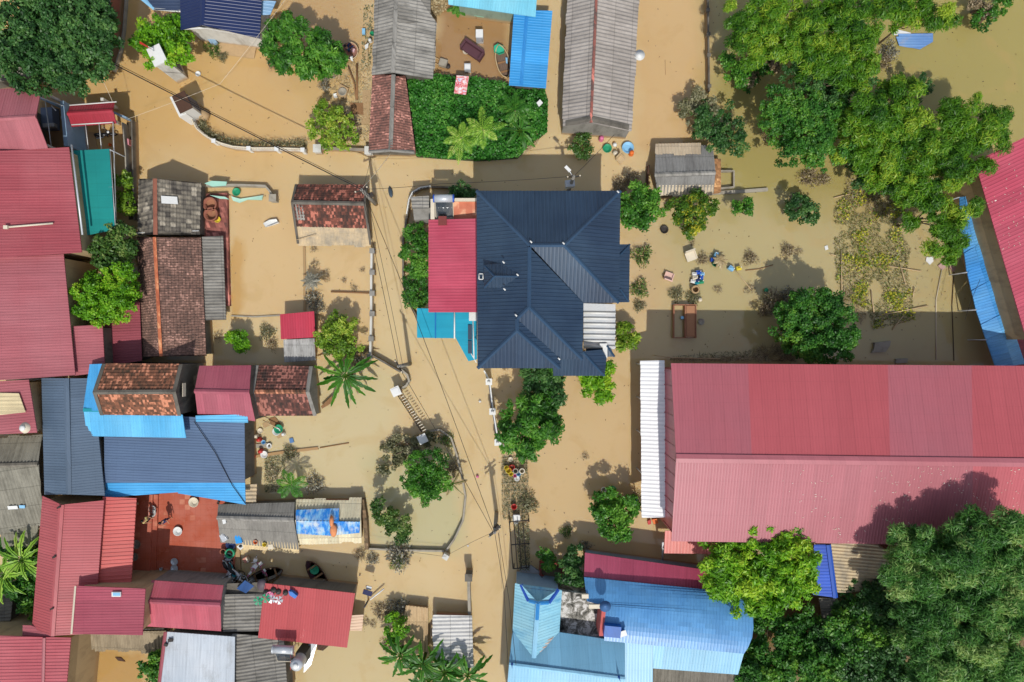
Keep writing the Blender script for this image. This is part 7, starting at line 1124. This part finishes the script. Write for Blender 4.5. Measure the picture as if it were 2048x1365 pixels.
mb.build('rail', M['red'], r); slab('plastic_sheet', 'grey translucent plastic sheet sagging beside the steel water tank', 'sheet', [(620, 1285), (634, 1288), (622, 1330), (608, 1345), (606, 1310)], 1.0, .02, M['steel'], jit=.3); slab('slat_rack', 'fan of dark wooden slats sticking out below the bright red roof', 'rack', [(634, 1286), (660, 1290), (646, 1302), (634, 1300)], .8, .04, 'wood_dark', kind='rib', period=.2, axis=(.7, .7))
slab('tilted_board', 'tilted dark blue panel on the flat grey roof by the motorbikes', 'panel', [(473, 1178, 2.4), (490, 1161, 2.9), (508, 1173, 2.9), (492, 1187, 2.4)], 0, .05, metal((46, 78, 128), sheet=.3)); mb = MB(); mb.lathe([(.5, 0), (.52, .04), (.001, .05)], P(524, 1170, 2.3), 18, sx=.7, sy=.85); tag(mb.build('round_table', plain((104, 92, 100))), 'grey round table top beside the tilted dark blue panel', 'table')
r = thing('solar_lamp', 'post lamp with a navy solar panel at the wall below the tarpaulin shed', 'lamp', P(737, 1200)); mb = MB(); mb.tube([P(737, 1200) - (0, 0, 1), P(737, 1200, 0) + (0, 0, 1.6)], .07, 6); mb.build('post', M['conc_dark'], r); mb = MB(); mb.box(P(735, 1186, 1.8), (.72, .42, .05), rz=-.3, tilt=(.2, 0)); mb.build('panel', plain((34, 38, 80), .3), r); mb = MB(); mb.box(P(738, 1176, 1.6), (.4, .25, .12), rz=-.3); mb.build('head', M['steel'], r)
# electric fans
def make_fan(mat):
    def f():
        r = thing('fan', 'x', 'fan', (0, 0, 0)); mb = MB(); mb.lathe([(.2, 0), (.2, .05), (.03, .09)], n=12); mb.build('base', M['iron'], r); mb = MB(); mb.tube([(0, 0, .05), (0, 0, 1.15)], .025, 6); mb.build('pole', M['white'], r)
        mb = MB(); mb.lathe([(.06, 1.1), (.09, 1.2), (.05, 1.28)], n=10); mb.build('motor', M['iron'], r); mb = MB()
        for k in range(12): a = k * math.pi / 6; mb.tube([(.05 * math.cos(a), .05 * math.sin(a), 1.4), (.24 * math.cos(a), .24 * math.sin(a), 1.33)], .006, 4)
        mb.tube([(.24 * math.cos(k * math.pi / 8), .24 * math.sin(k * math.pi / 8), 1.33) for k in range(17)], .012, 4); mb.build('guard', M['steel'], r)
        for k in range(5):
            a = k * 2 * math.pi / 5; mb = MB(); mb.add([(.04 * math.cos(a), .04 * math.sin(a), 1.44), (.3 * math.cos(a), .3 * math.sin(a), 1.45), (.31 * math.cos(a + .75), .31 * math.sin(a + .75), 1.41), (.05 * math.cos(a + .9), .05 * math.sin(a + .9), 1.42)], [(0, 1, 2, 3), (3, 2, 1, 0)]); mb.build('blade', M[mat], r)
        return r
    return f
FG, FS_ = Proto(make_fan('green')), Proto(make_fan('steel')); FG.put('standing fan with green blades at the corner of the bright red roof', P(532, 1186, 2.92), 0, 1.15); FG.put('second standing fan with green blades on the bright red roof', P(547, 1181, 2.92), .4, 1.15); FS_.put('grey standing fan third from the corner of the bright red roof', P(557, 1184, 2.92), .2, 1.05); FS_.put('grey standing fan nearest the blue bag on the bright red roof', P(571, 1186, 2.92), .7, 1.05)
slab('bag', 'blue and white bag on the bright red roof', 'bag', [(578, 1181), (586, 1184), (595, 1192), (590, 1198), (580, 1190)], 3.15, .25, plain((60, 120, 200)), jit=.3); mb = MB(); mb.box(P(448, 1075, 1.4), (.5, .6, .12), rz=.5); mb.tube([P(444, 1066, 1.5), P(455, 1080, 1.5)], .05, 6); tag(mb.build('pump', M['steel']), 'grey pump machine on the edge of the grey gable shed', 'pump')
# ------------------------------------------------------------------ motorbikes and bicycle
def wheel(r, c, rad, w, rz, tyre='black', rim='steel'):
    R = Matrix.Rotation(rz, 3, 'Z'); pts = [np.array(c) + np.array(R @ Vector((rad * math.cos(a), 0, rad * math.sin(a)))) for a in np.linspace(0, 2 * math.pi, 15)]
    wl_ = MB(); wl_.tube(pts, w, 6); t = wl_.build('wheel', M[tyre], r); m2 = MB()
    for k in range(6): a = k * math.pi / 3; m2.tube([c, np.array(c) + np.array(R @ Vector((rad * math.cos(a), 0, rad * math.sin(a))))], .012, 4)
    m2.build('rim', M[rim], t)
def make_motorbike(mat):
    def f():
        r = thing('motorbike', 'x', 'motorbike', (0, 0, 0)); wheel(r, (-.6, 0, .29), .27, .05, 0); wheel(r, (.62, 0, .29), .27, .05, 0)
        mb = MB(); mb.tube([(-.75, 0, .62), (-.45, 0, .6), (-.1, 0, .5), (.25, 0, .5), (.5, 0, .75)], [.06, .14, .15, .13, .09], 8); mb.tube([(.62, 0, .3), (.52, 0, .6), (.42, 0, .98)], .04, 6); mb.build('body', M[mat], r)
        mb = MB(); mb.tube([(-.7, 0, .76), (-.35, 0, .76), (-.02, 0, .7)], [.1, .14, .09], 8); mb.build('seat', M['black'], r); mb = MB(); mb.tube([(.38, -.33, 1.02), (.44, -.12, 1.0), (.44, .12, 1.0), (.38, .33, 1.02)], .025, 6); mb.build('handlebar', M['black'], r)
        mb = MB(); mb.lathe([(.02, 0), (.1, .03), (.11, .1)], (.55, 0, .86), 10); mb.build('headlight', M['white'], r)
        for s_ in (-1, 1): mb = MB(); mb.tube([(.38, s_ * .25, 1.04), (.34, s_ * .3, 1.18)], .012, 4); mb.box((.34, s_ * .32, 1.2), (.03, .12, .08)); mb.build('mirror', M['steel'], r)
        mb = MB(); mb.tube([(-.2, -.12, .28), (-.8, -.16, .34)], [.04, .055], 6); mb.build('exhaust', M['steel'], r); mb = MB(); mb.box((.3, 0, .62), (.06, .5, .34), tilt=(0, .3)); mb.build('leg_shield', M[mat], r); return r
    return f
MBK = Proto(make_motorbike('steel')); MBK.put('silver grey motorbike at the left of the vehicle pile by the red yard', P(462, 1134, .25), -1.1, 1.0, tilt=(0, 0)); MBK.put('silver grey motorbike lying right in the vehicle pile by the red yard', P(478, 1143, .25), -.7, 1.0); Proto(make_motorbike('black')).put('black and white motorbike parked in the flooded gatehouse yard', P(216, 273, 0), .15, .95); Proto(make_motorbike('teal')).put('teal motorbike under the silver ones in the vehicle pile', P(470, 1140, .2), -1.35, 1.0)
def make_cycle(mat):
    def f():
        r = thing('bicycle', 'x', 'bicycle', (0, 0, 0)); wheel(r, (-.42, 0, .26), .25, .022, 0); wheel(r, (.42, 0, .26), .25, .022, 0); mb = MB()
        for a, b in (((-.42, 0, .26), (-.05, 0, .24)), ((-.05, 0, .24), (.3, 0, .55)), ((-.05, 0, .24), (-.15, 0, .62)), ((-.42, 0, .26), (-.14, 0, .55)), ((.42, 0, .26), (.28, 0, .72))): mb.tube([a, b], .028, 6)
        mb.build('frame', M[mat], r); mb = MB(); mb.box((-.16, 0, .65), (.24, .14, .06)); mb.build('saddle', M['white'], r); mb = MB(); mb.tube([(.2, -.25, .8), (.28, 0, .74), (.2, .25, .8)], .02, 6); mb.build('handlebar', M[mat], r); mb = MB(); mb.box((.46, 0, .66), (.22, .26, .2), taper=1.1); mb.build('basket', M['white'], r)
        for x in (-.42, .42): mb = MB(); mb.tube([(x + .29 * math.cos(a), 0, .26 + .29 * math.sin(a)) for a in np.linspace(.3, 2.8, 7)], .03, 5); mb.build('mudguard', M[mat], r)
        return r
    return f
BC_ = Proto(make_cycle('pink')); BC_.put('pink bicycle on top of the vehicle pile by the red yard', P(510, 1137, .35), .9, 1.1); BC_.put('second pink bicycle lying flat in the vehicle pile', P(520, 1142, .3), 2.2, 1.0, tilt=(.9, 0)); Proto(make_cycle('steel')).put('grey bicycle leaning against the old grey boat', P(497, 1148, .3), -.4, 1.15, tilt=(.7, 0)); Proto(make_cycle('white')).put('white child bicycle behind the pink bicycle', P(508, 1124, .25), 1.2, .95, tilt=(.3, 0))
r = thing('tricycle', 'salmon pink child seat trolley in the shallow water north of the bicycles', 'trolley', P(497, 1118)); mb = MB(); mb.box(P(496, 1117) + (0, 0, .3), (.45, .4, .25), rz=.5); mb.build('seat', plain((206, 140, 120)), r); mb = MB(); mb.box(P(501, 1115) + (0, 0, .5), (.1, .4, .45), rz=.5); mb.build('backrest', M['cream'], r); wheel(r, tuple(P(492, 1122) + (0, 0, .15)), .14, .03, .5); wheel(r, tuple(P(499, 1123) + (0, 0, .15)), .14, .03, .5)
r = thing('blue_cart', 'blue metal cart frame half under the trees beside the white lean-to roof', 'cart', P(1258, 1000)); mb = MB(); mb.box(P(1260, 1000) + (0, 0, .5), (.9, .45, .12), rz=.12); mb.build('deck', M['blue'], r)
for k in range(4): mb = MB(); mb.box(P(1247 + k * 8, 1000 - k) + (0, 0, .62), (.06, .6, .08), rz=.12); mb.build('crossbar', M['blue'], r)
wheel(r, tuple(P(1246, 1003) + (0, 0, .2)), .28, .05, .1); wheel(r, tuple(P(1270, 1000) + (0, 0, .2)), .28, .05, .1)
r = thing('covered_cart', 'pale grey covered cart standing in the dark yard behind the pale blue wall', 'cart', P(103, 240)); mb = MB(); mb.box(P(100, 238, .6), (1.0, 1.7, .8), rz=.05, taper=.9); mb.build('box', plain((120, 134, 160), .4), r); mb = MB(); mb.box(P(100, 252, .9), (.9, .3, .4), rz=.05); mb.build('crate', M['steel'], r)
# shadowed sheds at lower right
r = bld('shaded_shed', 'mud edged grey corrugated shed between the lime green tree and the feathery grove', 1725, 1145, 'shed'); slope(r, [(1662, 1082, 3.4), (1800, 1080, 3.4), (1792, 1180, 2.8), (1676, 1186, 2.8)], fibro((168, 160, 146), (96, 92, 86), .6, (216, 194, 156)), 'sine', axis=(1, -.1), period=.26, amp=.045, rag=.2, jit=.05); walls(r, [(1662, 1082, 3.3), (1800, 1080, 3.3), (1790, 1180, 2.7), (1676, 1186, 2.7)], M['conc_dark'], .3)
slope(r, [(1628, 1090, 3.3), (1660, 1090, 3.3), (1672, 1196, 2.9), (1626, 1190, 2.9)], metal((38, 84, 190)), axis=(1, 0), name='blue_sheet'); cap(r, (1657, 1090, 3.4), (1671, 1196, 3.0), M['blue'], .18, .05, 'trim'); slope(r, [(1638, 1196, 2.6), (1676, 1197, 2.6), (1678, 1245, 2.3), (1646, 1245, 2.3)], GRYD, 'sine', axis=(1, 0), period=.26, amp=.045, name='lean_to_roof')
# ------------------------------------------------------------------ people
def skin_mesh(name, V, E, Rd, mat, parent, sub=1):
    me = bpy.data.meshes.new(name); me.from_pydata([tuple(v) for v in V], E, []); o = bpy.data.objects.new(name, me); COL.objects.link(o); o.parent = parent; me.materials.append(mat)
    m = o.modifiers.new('skin', 'SKIN'); m.use_smooth_shade = True
    for i, rr in enumerate(Rd): me.skin_vertices[0].data[i].radius = (rr, rr)
    me.skin_vertices[0].data[0].use_root = True; o.modifiers.new('sub', 'SUBSURF').levels = sub; o.modifiers['sub'].render_levels = sub; return o
def person(label, loc, rz, shirt, trousers, pose='stand', short=False):
    r = thing('person', label, 'person', loc); hip = .9 if pose == 'stand' else .28; sh = hip + .5; hd = hip + .72
    if pose == 'stand': legs = [((s * .1, 0, hip - .05), (s * .12, .02, .48), (s * .12, 0, .06), (s * .12, -.14, .03)) for s in (-1, 1)]; arms = [((s * .2, 0, sh - .02), (s * .27, -.06, sh - .28), (s * .2, -.26, sh - .42)) for s in (-1, 1)]
    else: legs = [((s * .1, -.05, hip), (s * .18, -.42, hip + .18), (s * .14, -.58, .06), (s * .14, -.72, .04)) for s in (-1, 1)]; arms = [((s * .2, 0, sh - .02), (s * .3, -.14, sh - .26), (s * .22, -.4, sh - .36)) for s in (-1, 1)]
    V = [(0, 0, hip), (0, 0, hip + .25), (0, 0, sh), (0, -.01, sh + .1), (0, -.02, hd), (0, -.03, hd + .1)]; Rd = [.13, .12, .12, .055, .095, .075]; E = [(0, 1), (1, 2), (2, 3), (3, 4), (4, 5)]
    for L_ in legs: b = len(V); V += L_; Rd += [.085, .06, .04, .03]; E += [(0, b), (b, b + 1), (b + 1, b + 2), (b + 2, b + 3)]
    for A_ in arms:
        b = len(V); V += A_; Rd += [.055, .042, .03]; E += [(2, b), (b, b + 1), (b + 1, b + 2)]; h = np.array(A_[2]); d = h - np.array(A_[1]); d /= np.linalg.norm(d); c = len(V); V.append(tuple(h + d * .07)); Rd.append(.034); E.append((b + 2, c)); sd = np.cross(d, (0, 0, 1))
        for k in range(4): V += [tuple(h + d * .12 + sd * (k - 1.5) * .02), tuple(h + d * (.17 + .008 * (k % 3)) + sd * (k - 1.5) * .024 - np.array([0, 0, .012]))]; Rd += [.009, .008]; q = len(V); E += [(c, q - 2), (q - 2, q - 1)]
        V += [tuple(h + d * .06 + sd * .055), tuple(h + d * .1 + sd * .07)]; Rd += [.011, .009]; q = len(V); E += [(b + 2, q - 2), (q - 2, q - 1)]
    skin_mesh('body', V, E, Rd, M['skin'], r); 
    Vs = [(0, 0, hip + .05), (0, 0, hip + .25), (0, 0, sh)]; Es = [(0, 1), (1, 2)]; Rs = [.155, .145, .145]
    for A_ in arms: b = len(Vs); Vs += [A_[0], tuple(np.array(A_[0]) * .4 + np.array(A_[1]) * .6)]; Rs += [.08, .068]; Es += [(2, b), (b, b + 1)]
    skin_mesh('shirt', Vs, Es, Rs, shirt, r); Vt = [(0, 0, hip + .02)]; Et = []; Rt = [.15]
    for L_ in legs: b = len(Vt); Vt += [L_[0], L_[1]] + ([] if short else [tuple(np.array(L_[2]) + (0, 0, .06))]); Rt += [.1, .078] + ([] if short else [.062]); Et += [(0, b), (b, b + 1)] + ([] if short else [(b + 1, b + 2)])
    skin_mesh('trousers', Vt, Et, Rt, trousers, r); mb = MB(); mb.lathe([(.1, -.02), (.112, .04), (.085, .11), (.01, .14)], (0, .015, hd + .02), 10); o = mb.build('hair', M['hair']); o.parent = r; o.location = (0, 0, 0)
    mb = MB(); mb.lathe([(.012, 0), (.018, -.02), (.004, -.045)], (0, -.12, hd + .02), 6)
    for s_ in (-1, 1): mb.lathe([(.004, -.01), (.014, 0), (.004, .01)], (s_ * .036, -.105, hd + .045), 6)
    o = mb.build('face_features', M['hair']); o.parent = r; r.rotation_euler = (0, 0, rz); return r
person('person in navy shirt and shorts standing in the red tiled yard', P(341, 1036, .3), .6, M['navy'], M['navy'], short=True); person('person in pale yellow shirt and black trousers standing on the yard steps', P(307, 1032, .48), 1.2, plain((226, 214, 140)), M['black'])
r = thing('basket_boat', 'round woven basket boat beside the rounded tree at the top', 'basket boat', P(701, 107)); mb = MB(); mb.lathe([(.35, -.05), (.6, .12), (.68, .42), (.74, .44), (.72, .47), (.62, .4), (.52, .12), (.001, .08)], P(701, 107), 22, cap=False); mb.build('hull', plain((176, 128, 110), .8, var=.25, sc=20), r); mb = MB(); mb.tube([P(701, 107) + (.7 * math.cos(a), .7 * math.sin(a), .46) for a in np.linspace(0, 2 * math.pi, 23)], .045, 5); mb.build('rim', M['wood_pale'], r)
person('person in teal and navy clothes crouching in the round basket boat', P(697, 103, .12), 2.4, plain((38, 84, 110)), M['navy'], 'sit'); slab('sack', 'white sack hanging out of the round basket boat', 'sack', [(700, 115), (705, 113), (706, 123), (702, 121)], .5, .1, 'white', jit=.3); slab('sack', 'pink bundle inside the round basket boat', 'sack', [(704, 97), (710, 98), (708, 105), (703, 103)], .55, .12, plain((226, 180, 180)), jit=.2)

slab('drift_board', 'dark board drifting in the ochre water below the plum red house, left one', 'board', [(184, 1304), (200, 1298), (202, 1303), (190, 1309)], .06, .05, 'wood_dark'); slab('drift_board', 'dark board drifting in the ochre water below the plum red house, right one', 'board', [(230, 1315), (242, 1316), (250, 1324), (236, 1322)], .06, .05, 'wood_dark')
